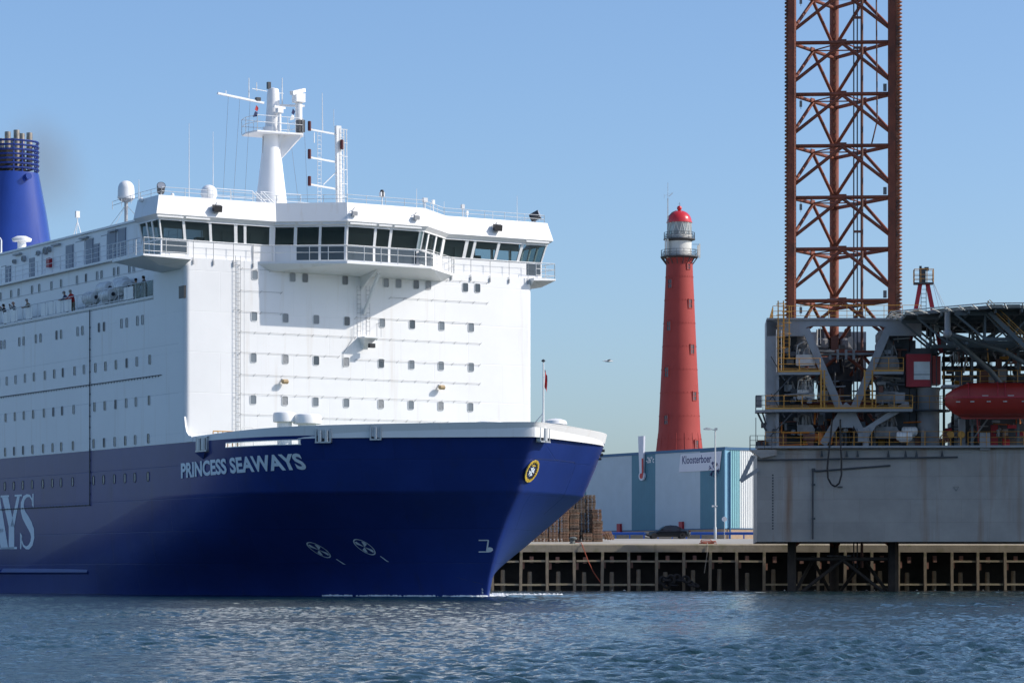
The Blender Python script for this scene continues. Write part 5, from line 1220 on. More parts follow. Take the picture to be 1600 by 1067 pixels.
# ------------------------------------------------------------------ lattice leg
CH = [V(rp(1235.5, 300, 3.2).x, 3.2, 0), V(rp(1397, 300, 3.2).x, 3.2, 0), None]
MID = (CH[0]+CH[1])/2; CH[2] = V(rp(1303.5, 300, 10.7).x, 10.7, 0)
CEN = (CH[0]+CH[1]+CH[2])/3
def build_leg():
    leg = empty('leg', (0, 0, 0), 0, G); zt = rp(1300, -60, 3.2).z; zb = -4.
    pitch = rp(1300, 300, 3.2).z-rp(1300, 380.6, 3.2).z
    for i, c in enumerate(CH):
        o = (c-CEN).normalized(); o = V(-1, 0, 0) if i == 0 else (V(.92, -.39, 0) if i == 1 else V(0, 1, 0)); t = Z.cross(o)
        w_ = .42
        b = MB()
        if i < 2:
            pr = [c-o*.45-t*.28, c-o*.30-t*.42, c+o*.25-t*.42, c+o*.25+t*.42, c-o*.30+t*.42, c-o*.45+t*.28]
            b.prism([V(p.x, p.y, HBOT+.6) for p in pr], (0, 0, zt-HBOT-.6)); b.build('chord', 'leg_rust', leg, smooth=20)
            MB().prism([V(p.x, p.y, zb) for p in pr], (0, 0, HBOT+.6-zb)).build('lower_chord', 'leg_painted_shade', leg, smooth=20)
        else:
            b.tube((c.x, c.y, HBOT+.6), (c.x, c.y, zt), .40, n=14, cap=False); b.build('chord', 'leg_rust', leg, smooth=40)
            MB().tube((c.x, c.y, zb), (c.x, c.y, HBOT+.6), .40, n=14, cap=False).build('lower_chord', 'leg_painted_shade', leg, smooth=40)
        # rack: toothed plate on the outer edge
        zb0, zb = zb, HBOT+.6
        m = MB(); n = 0; pt = .315; th = .34 if i == 1 else .16
        z = zb
        vs = []; fs = []
        a = c+o*.25; dep = .20 if i == 0 else .30
        while z < zt:
            for s in (-1, 1):
                vs += [a+t*th*s+Z*z, a+o*dep*.35+t*th*s+Z*z, a+o*(dep+.06)+t*th*s+Z*(z+pt*.36), a+o*(dep+.06)+t*th*s+Z*(z+pt*.58), a+o*dep*.35+t*th*s+Z*(z+pt*.97), a+t*th*s+Z*(z+pt)]
            k = n*12; A = list(range(k, k+6)); B = list(range(k+6, k+12))
            fs += [tuple(A[::-1]), tuple(B)]+[(A[j], A[j+1], B[j+1], B[j]) for j in range(5)]
            n += 1; z += pt
        m.add(vs, fs); m.build('rack', 'rack_rust', leg)
        if i == 2:                                     # inner rack edge seen through the lattice
            r = MB()
            for z in np.arange(zb, zt, .63): r.box(c.x-.12, c.x+.12, c.y-.48, c.y-.36, z, z+.3)
            r.build('inner_rack', 'rack_rust', leg)
        zb = zb0
    z0 = rp(1300, 470, 3.2).z
    k0 = math.ceil((zt-z0)/pitch); kb = -math.ceil((z0+4)/pitch)
    prs = ((0, 1), (0, 2), (1, 2))
    for k in range(kb, k0+1):
        z = z0+k*pitch
        if z > zt+1 or z < -3.5: continue
        mids = []; lm = 'leg_rust' if z > HBOT+1 else 'leg_painted_shade'
        for a, c in prs:
            A, C = CH[a]+Z*z, CH[c]+Z*z; mids.append((A+C)/2)
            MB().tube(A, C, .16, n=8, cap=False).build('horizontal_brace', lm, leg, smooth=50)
            m = (A+C)/2
            for e in (CH[a], CH[c]):
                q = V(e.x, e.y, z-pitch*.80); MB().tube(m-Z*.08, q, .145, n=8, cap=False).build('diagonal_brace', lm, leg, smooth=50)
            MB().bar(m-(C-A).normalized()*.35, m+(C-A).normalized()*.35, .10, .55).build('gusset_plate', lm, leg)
        b = MB()
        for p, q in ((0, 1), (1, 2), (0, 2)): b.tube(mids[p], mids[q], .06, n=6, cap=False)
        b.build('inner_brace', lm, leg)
        MB().box(MID.x-1.2, MID.x+.8, 4.4, 5.0, z+.25, z+.30).build('rest_plate', 'gear_grey', leg)
        if k % 2 == 0 and z > HT:
            x = CH[0].x+.85; b = MB(); b.tube((x, 3.4, z-1.2), (x, 3.4, z-.1), .02, n=4); b.cbox((x, 3.4, z-.75), .22, .22, .5); b.build('hanging_weight', 'gear_grey', leg)
            x = CH[1].x-.75; MB().cbox((x, 3.4, z+.55), .28, .25, .6).build('junction_box', 'gear_grey', leg)
    # risers and pipes inside the leg
    for px, r, zb_, m in ((1334, .055, 2, 'rig_dark'), (1339.5, .055, 2, 'rig_dark'), (1346.7, .12, 2, 'pipe_brown')):
        p = rp(px, 250, 5.2); MB().tube((p.x, 5.2, zb_), (p.x, 5.2, zt), r, n=8, cap=False).build('riser_pipe', m, leg)
    p, q, e = rp(1369, 100, 4.0), rp(1370.5, 190, 4.0), rp(1362, 225, 4.0)
    MB().path([(p.x, 4.0, zt), (q.x, 4.0, q.z), (e.x, 4.0, e.z)], .07, 6).build('riser_pipe', 'pipe_brown', leg)
    for py in (28, 75, 246, 362): p = rp(1340, py, 5.2); MB().cbox((p.x, 5.2, p.z), .7, .3, .18).build('pipe_clamp', 'pipe_brown', leg)
build_leg()

# ------------------------------------------------------------------ jacking frame
def build_jack():
    J = empty('jacking_frame', (0, 0, 0), 0, G); zt = rp(1300, 497.5).z
    y0 = .35
    def q(px, py): p = rp(px, py, y0); return V(p.x, y0, p.z)
    # front portal: girder with haunches and V brace
    MB().prism([q(1198, 497), q(1440, 497), q(1440, 524.5), q(1391, 524.5), q(1388.5, 516), q(1383, 511), q(1376, 509), q(1268, 509), q(1261, 511), q(1257, 517), q(1256, 525), q(1198, 525)], (0, .7, 0)).build('top_girder', 'rig_grey', J)
    MB().prism([q(1198, 497), q(1440, 497), q(1440, 500), q(1198, 500)], (0, -.16, 0)).build('girder_flange', 'rig_grey', J)
    for a, c in (((1259, 514), (1321, 658)), ((1388, 514), (1326, 658)), ((1319, 640), (1286, 694)), ((1328, 640), (1355, 694))):
        MB().bar(q(*a)+V(0, .3, 0), q(*c)+V(0, .3, 0), .62, .58, (0, 1, 0)).build('brace', 'rig_grey', J)
    p = rp(1322, 640); MB().prism([q(1309, 640), q(1322, 628), q(1336, 640), q(1333, 668), q(1311, 668)], (0, .62, 0)).build('node_plate', 'rig_grey', J)
    # corner plates (left one catches the light)
    a, c = rp(1197.5, 500), rp(1216, 500)
    MB().prism([q(1198, 497), q(1214, 497), q(1214, 697), q(1197, 697), q(1197, 530)], (0, .25, 0)).build('corner_plate', 'rig_grey', J)
    MB().box(a.x, a.x+.18, y0+.25, y0+5.5, HT, zt).build('side_plate', 'rig_grey', J)
    MB().box(a.x+.2, a.x+9, 13.6, 13.9, HT+6.4, zt).build('rear_girder', 'rig_grey', J)
    # a tower of plates round each chord with stacked pinion gearboxes
    def tower(c, o, nm, front):
        t = Z.cross(o); rot = math.atan2(o.y, o.x)
        for s in (-1, 1):
            b = MB(); ctr = c+o*.2+t*s*1.15; b.cbox((ctr.x, ctr.y, (HT+zt)/2), 1.9, .5, zt-HT-.05, rot); b.build('jack_case', 'rig_dark', J)
        ctr = c+o*1.45; b = MB(); b.cbox((ctr.x, ctr.y, (HT+zt-1.6)/2), .5, 2.6, zt-HT-1.8, rot); b.build('jack_case', 'rig_dark', J)
        for lev in range(3):
            z = HT+.9+lev*3.05
            for s in (-1, 1):
                p = c-o*.9+t*s*1.0
                MB().cbox((p.x, p.y, z+.9), 1.1, .9, 1.7, rot).build('gear_case', 'rig_dark', J)
                b = MB(); b.lathe([(.5, 0), (.6, .15), (.6, .75), (.4, .95)], (p.x, p.y, z+1.75), 14); b.build('jack_motor', 'gear_grey', J)
    tower(CH[0], V(-1, 0, 0), 'l', True); tower(CH[1], V(1, 0, 0), 'r', True); tower(CH[2], V(0, 1, 0), 'b', False)
    # gearboxes that show on the front
    def gearbox(px, py, wpx, hpx, m, d=1.2):
        p = rp(px, py, d); k = (243+d)/FPX; w_, h_ = wpx*k, hpx*k; g = empty('pinion_gearbox', (p.x, d, p.z), 0, J) if False else None
        b = MB(); x, z = p.x, p.z
        b.prism([(x-w_/2, d-.5, z-h_*.45), (x-w_/2+.12, d-.5, z-h_/2), (x+w_/2-.12, d-.5, z-h_/2), (x+w_/2, d-.5, z-h_*.4), (x+w_/2, d-.5, z+h_*.1), (x+w_/2-.2, d-.5, z+h_/2), (x-w_/2, d-.5, z+h_/2)], (0, .9, 0)); b.build('pinion_gearbox', m, J)
        b = MB(); b.prism([(x-w_*.36, d-.56, z-h_*.3), (x+w_*.36, d-.56, z-h_*.3), (x+w_*.40, d-.56, z+h_*.05), (x+w_*.3, d-.56, z+h_*.3), (x-w_*.36, d-.56, z+h_*.3)], (0, .07, 0))
        for dx in (-.3, -.1, .1, .3): b.cbox((x+w_*dx, d-.58, z+h_*.2), .07, .05, .07)
        b.build('gearbox_cover', m, J)
        b = MB(); rr = random.Random(int(px)); zt_ = z+h_/2
        for j in range(11):
            xx = x+rr.uniform(-.42, .32)*w_; b.cbox((xx, d+rr.uniform(-.35, .2), zt_+rr.uniform(.05, .75)), rr.uniform(.08, .3), .25, rr.uniform(.12, .6), rr.uniform(0, 1))
        b.path([(x-.5*w_, d-.3, zt_), (x-.4*w_, d-.4, zt_+.8), (x-.05*w_, d-.4, zt_+1.1), (x+.3*w_, d-.4, zt_+.8), (x+.42*w_, d-.35, zt_+.1)], .05, 5)
        b.build('brake_motor', 'gear_light' if m == 'gear_light' else 'gear_grey', J)
        MB().lathe([(w_*.42, 0), (w_*.45, .1), (w_*.45, 1.2), (w_*.3, 1.6)], (x-.1, d+.75, zt_-.2), 16).build('motor_drum', 'gear_grey', J, smooth=40)
    for a in ((1258.5, 563, 30, 17, 'gear_light'), (1259, 617, 27, 15, 'gear_light'), (1259, 672, 27, 16, 'gear_grey'), (1386, 568, 36, 22, 'gear_grey'), (1388, 621, 36, 18, 'gear_grey'), (1386, 676, 36, 18, 'gear_grey')): gearbox(*a)
    # platforms
    def platform(pa, pb, py, d0, d1, rail=True, name='platform'):
        a, c = rp(pa, py), rp(pb, py); z = a.z
        P = MB().box(a.x, c.x, d0, d1, z-.22, z).build(name, 'rig_grey', J)
        MB().box(a.x, c.x, d0-.03, d0, z+.0, z+.16).build('toe_board', 'yellow', J)
        if rail: railing([(a.x, d0+.02, z), (c.x, d0+.02, z)], 1.12, 1.55, (1., .6, .25), .026, .034).build('railing', 'yellow', J)
        return z
    platform(1216, 1281, 582, -.55, 1.0); platform(1365, 1411, 581, -.55, 1.0); platform(1196, 1425, 640, -.7, 1.0)
    a = rp(1180, 641); z = a.z; MB().prism([(a.x, -.5, z-.2), (a.x+1.3, -.7, z-.2), (a.x+1.3, 1.5, z-.2), (a.x, 1.3, z-.2)], (0, 0, .2)).build('end_platform', 'rig_grey', J)
    railing([(a.x+1.2, -.5, z), (a.x+.05, -.45, z), (a.x+.05, 1.2, z)], 1.2, .5, (1., .66, .33), .022).build('end_railing', 'rig_dark', J)
    MB().bar((a.x+.2, 0, z-.2), (.75, 0.2, z-1.7), .14).bar((a.x+.6, 0, z-.2), (.75, .2, z-1.2), .1).build('end_strut', 'rig_dark', J)
    MB().cbox((a.x+.3, .2, z+.75), .5, .5, 1.0).build('horn_unit', 'gear_grey', J)
    for pa, pb, py in ((1200, 1222, 582), (1200, 1222, 640)):
        b = MB(); b.bar(rp(1205, py-25, -.1), rp(1226, py+12, -.3), .09); b.bar(rp(1240, py+3, -.4), rp(1203, py+42, -.1), .09); b.build('strut', 'rig_dark', J)
    MB().bar(rp(1215, 530, .1), rp(1215, 697, .1), .22).build('post', 'rig_grey', J)
    # yellow caged ladder on the left, short ladders in the middle
    for px, y0_, y1_, d in ((1220, 470, 582, -.35), (1229, 478, 560, -.30)):
        a, c = rp(px, y0_, d), rp(px, y1_, d); b = MB()
        b.bar((a.x-.22, d, c.z), (a.x-.22, d, a.z), .11, .10); b.bar((a.x+.22, d, c.z), (a.x+.22, d, a.z), .11, .10)
        for z in np.arange(c.z, a.z, .32): b.bar((a.x-.22, d, z), (a.x+.22, d, z), .03)
        for z in np.arange(c.z+2, a.z, .9): b.path([(a.x-.34, d, z), (a.x-.36, d-.5, z), (a.x, d-.75, z), (a.x+.36, d-.5, z), (a.x+.34, d, z)], .025, 4)
        b.build('caged_ladder', 'yellow', J)
    a, c = rp(1217, 515, .0), rp(1217, 582, .0); ladder((a.x, .0, c.z), (a.x, .0, a.z), .4, .3, .03).build('ladder', 'silver', J)
    for px in (1283, 1288, 1351, 1363):
        a, c = rp(px, 578, -.5), rp(px, 638, -.5); MB().bar((a.x, -.5, c.z), (a.x, -.5, a.z), .13).build('ladder_stile', 'yellow', J)
    for x_, y_, pxa, pxb in ((0, 0, 1283, 1293), (0, 0, 1351, 1363)):
        b = MB()
        for py in range(580, 638, 6): b.bar(rp(pxa, py, -.5), rp(pxb, py, -.5), .035)
        b.build('ladder_rungs', 'yellow', J)
    # rail round the leg well on top
    zt2 = zt+.0
    a, c = rp(1208, 497), rp(1440, 497); railing([(a.x, 13, zt2), (a.x, .5, zt2), (c.x, .5, zt2), (c.x, 13, zt2)], 1.1, 1.6, (1., .6, .25), .022).build('top_railing', 'yellow', J)
    # cross tie bar with clamps and clutter between the towers
    b = MB(); a, c = rp(1275, 554, 1.8), rp(1364, 553, 1.8); b.tube((a.x, 1.8, a.z), (c.x, 1.8, c.z), .10, n=8)
    for px in (1297, 1309, 1322, 1334): p = rp(px, 554, 1.7); b.box(p.x-.1, p.x+.1, 1.55, 2.0, p.z-.42, p.z+.42)
    b.build('tie_bar', 'gear_grey', J)
    rr = random.Random(11)
    for i in range(26):                                     # ducts, beams and pipes deep inside the frame
        x = rr.uniform(CH[0].x+.8, CH[1].x-.8); d = rr.uniform(7.2, 11.5); z = rr.uniform(HT, zt-1.5); L = rr.uniform(.6, 2.4)
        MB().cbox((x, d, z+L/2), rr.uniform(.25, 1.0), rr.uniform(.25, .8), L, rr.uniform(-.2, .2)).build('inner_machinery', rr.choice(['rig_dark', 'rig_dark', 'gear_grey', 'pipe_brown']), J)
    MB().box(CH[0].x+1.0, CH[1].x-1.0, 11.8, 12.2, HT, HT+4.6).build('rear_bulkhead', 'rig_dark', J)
    MB().box(CH[0].x+1.0, CH[1].x-1.0, 8.5, 9.0, HT+6.0, HT+7.0).build('rear_beam', 'rig_dark', J)
    for px, py in ((1332, 535), (1367, 590)): p = rp(px, py, 7.0); MB().bar(rp(px-5, py-8, 7.0), rp(px+4, py+9, 7.0), .45, .1, (0, 1, 0)).build('pale_plate', 'gear_light', J)
build_jack()

def build_deck_clutter():
    D = empty('main_deck_outfit', (0, 0, 0), 0, G); rr = random.Random(5)
    a, c = rp(1196, 697), rp(1500, 697)
    railing([(a.x, -.45, HT+.02), (c.x, -.45, HT+.02)], 1.15, 1.4, (1., .6, .25), .024, .03).build('railing', 'yellow', D)
    # pipes in yellow and orange
    for pts, r, m in ((((1221, 660), (1221, 676), (1265, 676)), .07, 'orange'), (((1217, 690), (1217, 696), (1262, 694)), .07, 'orange'), (((1283, 676), (1283, 694)), .22, 'orange'), (((1316, 694), (1316, 678), (1320, 676), (1322, 681), (1322, 694)), .10, 'rig_dark'), (((1298, 694), (1300, 680)), .12, 'orange')):
        MB().path([rp(x, y, .6) for x, y in pts], r, 6).build('pipe', m, D)
    p = rp(1264, 683, .9); MB().cbox((p.x, .9, p.z), 1.0, .8, .5).build('pump', 'pipe_brown', D); MB().lathe([(.3, -.5), (.35, 0), (.3, .5)], (p.x+.5, .9, p.z), 12, axis='x').build('pump_motor', 'orange', D); MB().cbox((p.x+.1, .9, HT+.25), .6, .5, .5).build('pump_base', 'pipe_brown', D)
    p = rp(1321, 672, .8); MB().tube((p.x, .8, HT), (p.x, .8, p.z-.2), .09, n=6).ball((p.x, .8, p.z), .24, 10, 6).build('vent_head', 'gear_grey', D)
    for i in range(34):
        px = rr.uniform(1205, 1480); d = rr.uniform(.8, 3.2); x = rp(px, 690, d).x; h = rr.uniform(.3, 1.5)
        MB().cbox((x, d, HT+h/2), rr.uniform(.2, .9), rr.uniform(.2, .7), h, rr.uniform(-.1, .1)).build('deck_fitting', rr.choice(['rig_dark', 'gear_grey', 'rig_dark', 'pipe_brown', 'yellow', 'rig_grey']), D)
    # davit: grey post with raking arm
    p = rp(1353, 690, -.1); q = lambda x, y: rp(x, y, -.1)
    MB().tube((p.x, -.1, HT), (p.x, -.1, rp(1353, 668).z), .26, n=12).build('davit_post', 'rig_grey', D)
    MB().prism([q(1350, 684), q(1357, 684), q(1369, 665), q(1421, 636), q(1420, 628), q(1415, 627), q(1368, 657), q(1351, 668)], (0, .3, 0)).build('davit_arm', 'rig_grey', D)
    MB().box(p.x-.65, p.x-.2, -.25, .2, rp(1344, 690).z, rp(1344, 669).z).build('davit_winch', 'rig_grey', D)
    # crane pedestal
    a, c = rp(1431.5, 650, 2.4), rp(1468, 650, 2.4); r = (c.x-a.x)/2; x = (a.x+c.x)/2
    MB().lathe([(r, HT), (r, rp(1450, 612, 2.4).z), (r*1.15, rp(1450, 606, 2.4).z)], (x, 2.4, 0), 28).build('crane_pedestal', 'rig_grey', D, smooth=40)
    z = rp(1450, 641, 2.4).z; MB().lathe([(r+.9, z-.12), (r+.9, z)], (x, 2.4, 0), 20).build('pedestal_gallery', 'rig_dark', D)
    railing([(x+(r+.85)*math.cos(t), 2.4+(r+.85)*math.sin(t), z) for t in np.linspace(0, 6.283, 13)], 1.1, .8, (1., .55), .022).build('gallery_railing', 'yellow', D)
    # dark deckhouse on the right, with red lockers
    a = rp(1498, 690, 3); MB().box(a.x, 34, 3.5, 14, HT, rp(1500, 652, 3).z).build('deckhouse', 'rig_dark', D)
    a = rp(1500, 690, 1.5); MB().box(a.x-.2, a.x+.35, .4, .8, HT, rp(1500, 654, .4).z).build('post', 'rig_grey', D)
    a, c = rp(1531, 690, -.2), rp(1547, 690, -.2); MB().box(a.x, c.x, -.3, .3, HT-.35, rp(1540, 676).z).build('fuse_box', 'rig_grey', D)
    a, c = rp(1548, 690, 2.2), rp(1559, 690, 2.2); MB().box(a.x, c.x, 2.0, 2.5, HT, rp(1550, 664, 2.2).z).build('locker', 'cab_red', D)
    MB().bar(rp(1516, 692, .6), rp(1545, 652, .6), .12).bar(rp(1592, 650, .6), rp(1620, 690, .6), .12).build('strut', 'rig_grey', D)
    a = rp(1512, 697); railing([(a.x, -.3, HT), (34, -.3, HT)], 1.15, 1.5, (1., .6, .25), .022).build('railing', 'yellow', D)
    for px in (1485, 1502): p = rp(px, 679, .2); MB().tube((p.x, .2, HT), (p.x, .2, p.z), .05, n=5).lathe([(.3, -.15), (.32, 0), (.3, .15)], (p.x, .2, p.z), 12, axis='y').build('valve', 'yellow', D)
    p = rp(1475.5, 685, -.2); b = MB(); n = 14
    b.path([(p.x+.34*math.cos(2*math.pi*i/n), -.2, p.z+.34*math.sin(2*math.pi*i/n)) for i in range(n+1)], .05, 5)
    for i in range(3): t = i*math.pi/3; b.bar((p.x-.3*math.cos(t), -.2, p.z-.3*math.sin(t)), (p.x+.3*math.cos(t), -.2, p.z+.3*math.sin(t)), .05)
    b.build('handwheel', 'pipe_brown', D)
    a, c = rp(1493, 650, 5), rp(1493, 690, 5); ladder((a.x, 5, HT), (a.x, 5, a.z), .7, .35, .03).build('ladder', 'rig_grey', D)
build_deck_clutter()
def build_clutter():
    """machinery, cabinets, cable runs and pipework packed on the jacking levels and under the helideck"""
    D = empty('machinery_spaces', (0, 0, 0), 0, G); rr = random.Random(17)
    def zone(px0, px1, py0, py1, d0, d1, n, pal, smax=1.):
        for i in range(n):
            px, py, d = rr.uniform(px0, px1), rr.uniform(py0, py1), rr.uniform(d0, d1); p = rp(px, py, d); k = rr.random()
            if k < .45: MB().cbox((p.x, d, p.z), rr.uniform(.15, .8)*smax, rr.uniform(.2, .6), rr.uniform(.2, .9)*smax, rr.uniform(-.2, .2)).build('cabinet', rr.choice(pal), D)
            elif k < .7: MB().tube((p.x, d, p.z), (p.x+rr.uniform(-.3, .3), d, p.z+rr.uniform(.5, 2.2)*smax), rr.uniform(.03, .10), n=6).build('pipe', rr.choice(pal), D)
            elif k < .88: MB().tube((p.x, d, p.z), (p.x+rr.uniform(.8, 2.6)*smax, d+rr.uniform(-.2, .2), p.z+rr.uniform(-.15, .15)), rr.uniform(.03, .09), n=6).build('pipe', rr.choice(pal), D)
            else: MB().lathe([(.1, -.25), (.22, -.2), (.22, .2), (.1, .25)], (p.x, d, p.z), 10, axis=rr.choice('xyz')).build('drum', rr.choice(pal), D)
    dk = ['rig_dark', 'rig_dark', 'gear_grey', 'pipe_brown', 'rig_grey']
    zone(1222, 1412, 645, 692, .6, 2.6, 60, dk+['orange']); zone(1225, 1290, 590, 636, .4, 1.6, 26, dk); zone(1360, 1412, 588, 636, .4, 1.6, 22, dk)
    zone(1222, 1285, 530, 578, .9, 1.8, 20, dk+['gear_light']); zone(1362, 1412, 530, 578, .9, 1.8, 18, dk)
    zone(1290, 1355, 540, 690, 5.5, 9.5, 46, ['rig_dark', 'rig_dark', 'pipe_brown', 'gear_grey'], 1.6)
    zone(1475, 1600, 556, 600, .6, 4.0, 46, dk+['yellow']); zone(1472, 1600, 655, 694, .8, 3.2, 34, dk+['cab_red', 'orange'])
    zone(1440, 1600, 500, 552, -2, 6, 40, ['heli_steel', 'heli_steel', 'rig_dark'], 1.3); zone(1190, 1216, 655, 694, .2, 2.4, 14, dk)
    for py, d in ((560, 6.5), (575, 7.2), (589, 6.0)):
        a = rp(1472, py, d); MB().box(a.x, 34, d, d+.3, a.z-.16, a.z+.16).build('pipe_rack_beam', 'rig_dark', D)
    for k in range(9):
        a = rp(1475+k*14, 600, 6.8); MB().box(a.x-.1, a.x+.1, 6.8, 7.0, HT, a.z+3.4).build('pipe_rack_post', 'rig_dark', D)
    a, c = rp(1498, 610, 7.4), rp(1600, 652, 7.4); MB().box(a.x, 34, 7.4, 14, HT, a.z-.1).build('machinery_house', 'rig_dark', D)
build_clutter()

def build_crane():
    C = empty('crane', (0, 0, 0), 0, G); d = 2.4
    q = lambda px, py, dd=1.0: rp(px, py, dd)
    a, c = q(1416, 550), q(1470, 606)
    MB().prism([q(1416, 553), q(1456, 553), q(1456, 604), q(1416, 604)], (0, 2.6, 0)).build('cab', 'cab_red', C)
    MB().prism([q(1457, 556), q(1470, 556), q(1470, 600), q(1457, 600)], (0, 2.4, 0)).build('cab_annex', 'boat_red', C)
    MB().prism([q(1418, 553), q(1428, 544), q(1460, 544), q(1469, 553)], (0, 2.6, 0)).build('cab_roof', 'rig_dark', C)
    MB().prism([q(1428, 565, .93), q(1453, 565, .93), q(1453, 593, .93), q(1428, 593, .93)], (0, .06, 0)).build('cab_window', 'silver', C)
    b = MB(); b.bar(q(1428, 585, .9), q(1455, 585, .9), .05); b.bar(q(1455, 545, .9), q(1455, 604, .9), .06); b.bar(q(1463, 545, .9), q(1463, 604, .9), .08); b.build('cab_guard', 'rig_dark', C)
    # A-frame, red and white, with masthead platform
    for p0, p1, pm in (((1419, 552), (1438, 443), .45), ((1471, 552), (1449, 443), .45)):
        A, B = rp(*p0, d), rp(*p1, d)
        f0, f1 = .35, .55
        cuts = [0, .30, .62, 1.0]; ms = ['cab_red', 'clad_white', 'cab_red']
        for f, g, m in zip(cuts[:-1], cuts[1:], ms): MB().bar(A.lerp(B, f), A.lerp(B, g), .34, .34, (0, 1, 0)).build('a_frame_leg', m, C)
    a, c = rp(1428, 443, d), rp(1458, 443, d); z = a.z
    MB().box(a.x, c.x, d-.6, d+.6, z-.08, z+.04).build('masthead_platform', 'rig_dark', C)
    railing([(a.x, d-.55, z), (c.x, d-.55, z), (c.x, d+.55, z), (a.x, d+.55, z), (a.x, d-.55, z)], 1.15, .55, (1., .6, .3), .022).build('masthead_railing', 'yellow', C)
    x = (a.x+c.x)/2; MB().cbox((x-.1, d, z+.65), .5, .5, 1.2).build('sheave_block', 'rig_dark', C); MB().cbox((x+.25, d, z+1.2), .35, .3, .3).cbox((x-.25, d, z+1.3), .2, .2, .3).build('masthead_light', 'rig_dark', C)
    a, c = rp(1443, 446, d), rp(1443, 550, d); ladder((a.x, d-.1, c.z), (a.x, d-.1, a.z), .42, .33, .025).build('ladder', 'rig_dark', C)
    for i, px in enumerate((1483, 1478, 1470)): MB().tube(rp(1456, 436, d), rp(px, 492, d), .018, n=3).build('pendant_wire', 'line_grey', C)
    # boom lying in its rest behind the stair
    bm = MB(); y_, zc = 4.0, rp(1500, 571, 4.0).z; x0, x1 = rp(1472, 570, 4).x, 36.
    for dy in (-.5, .5):
        for dz in (-.38, .38): bm.tube((x0, y_+dy, zc+dz), (x1, y_+dy, zc+dz), .07, n=5)
    n = int((x1-x0)/.8)
    for i in range(n):
        u0, u1 = x0+(x1-x0)*i/n, x0+(x1-x0)*(i+1)/n
        for dy in (-.5, .5): bm.bar((u0, y_+dy, zc-.38), (u1, y_+dy, zc+.38), .05); bm.bar((u0, y_+dy, zc-.38), (u0, y_+dy, zc+.38), .05)
    bm.build('boom', 'rig_dark', C)
    for k in range(3): p = rp(1491+k*4, 557, 3.0); MB().lathe([(.25, -.06), (.62, -.05), (.62, .05), (.25, .06)], (p.x, 3.0+k*.1, p.z), 18, axis='x').build('sheave', 'silver' if k == 1 else 'gear_grey', C)
build_crane()

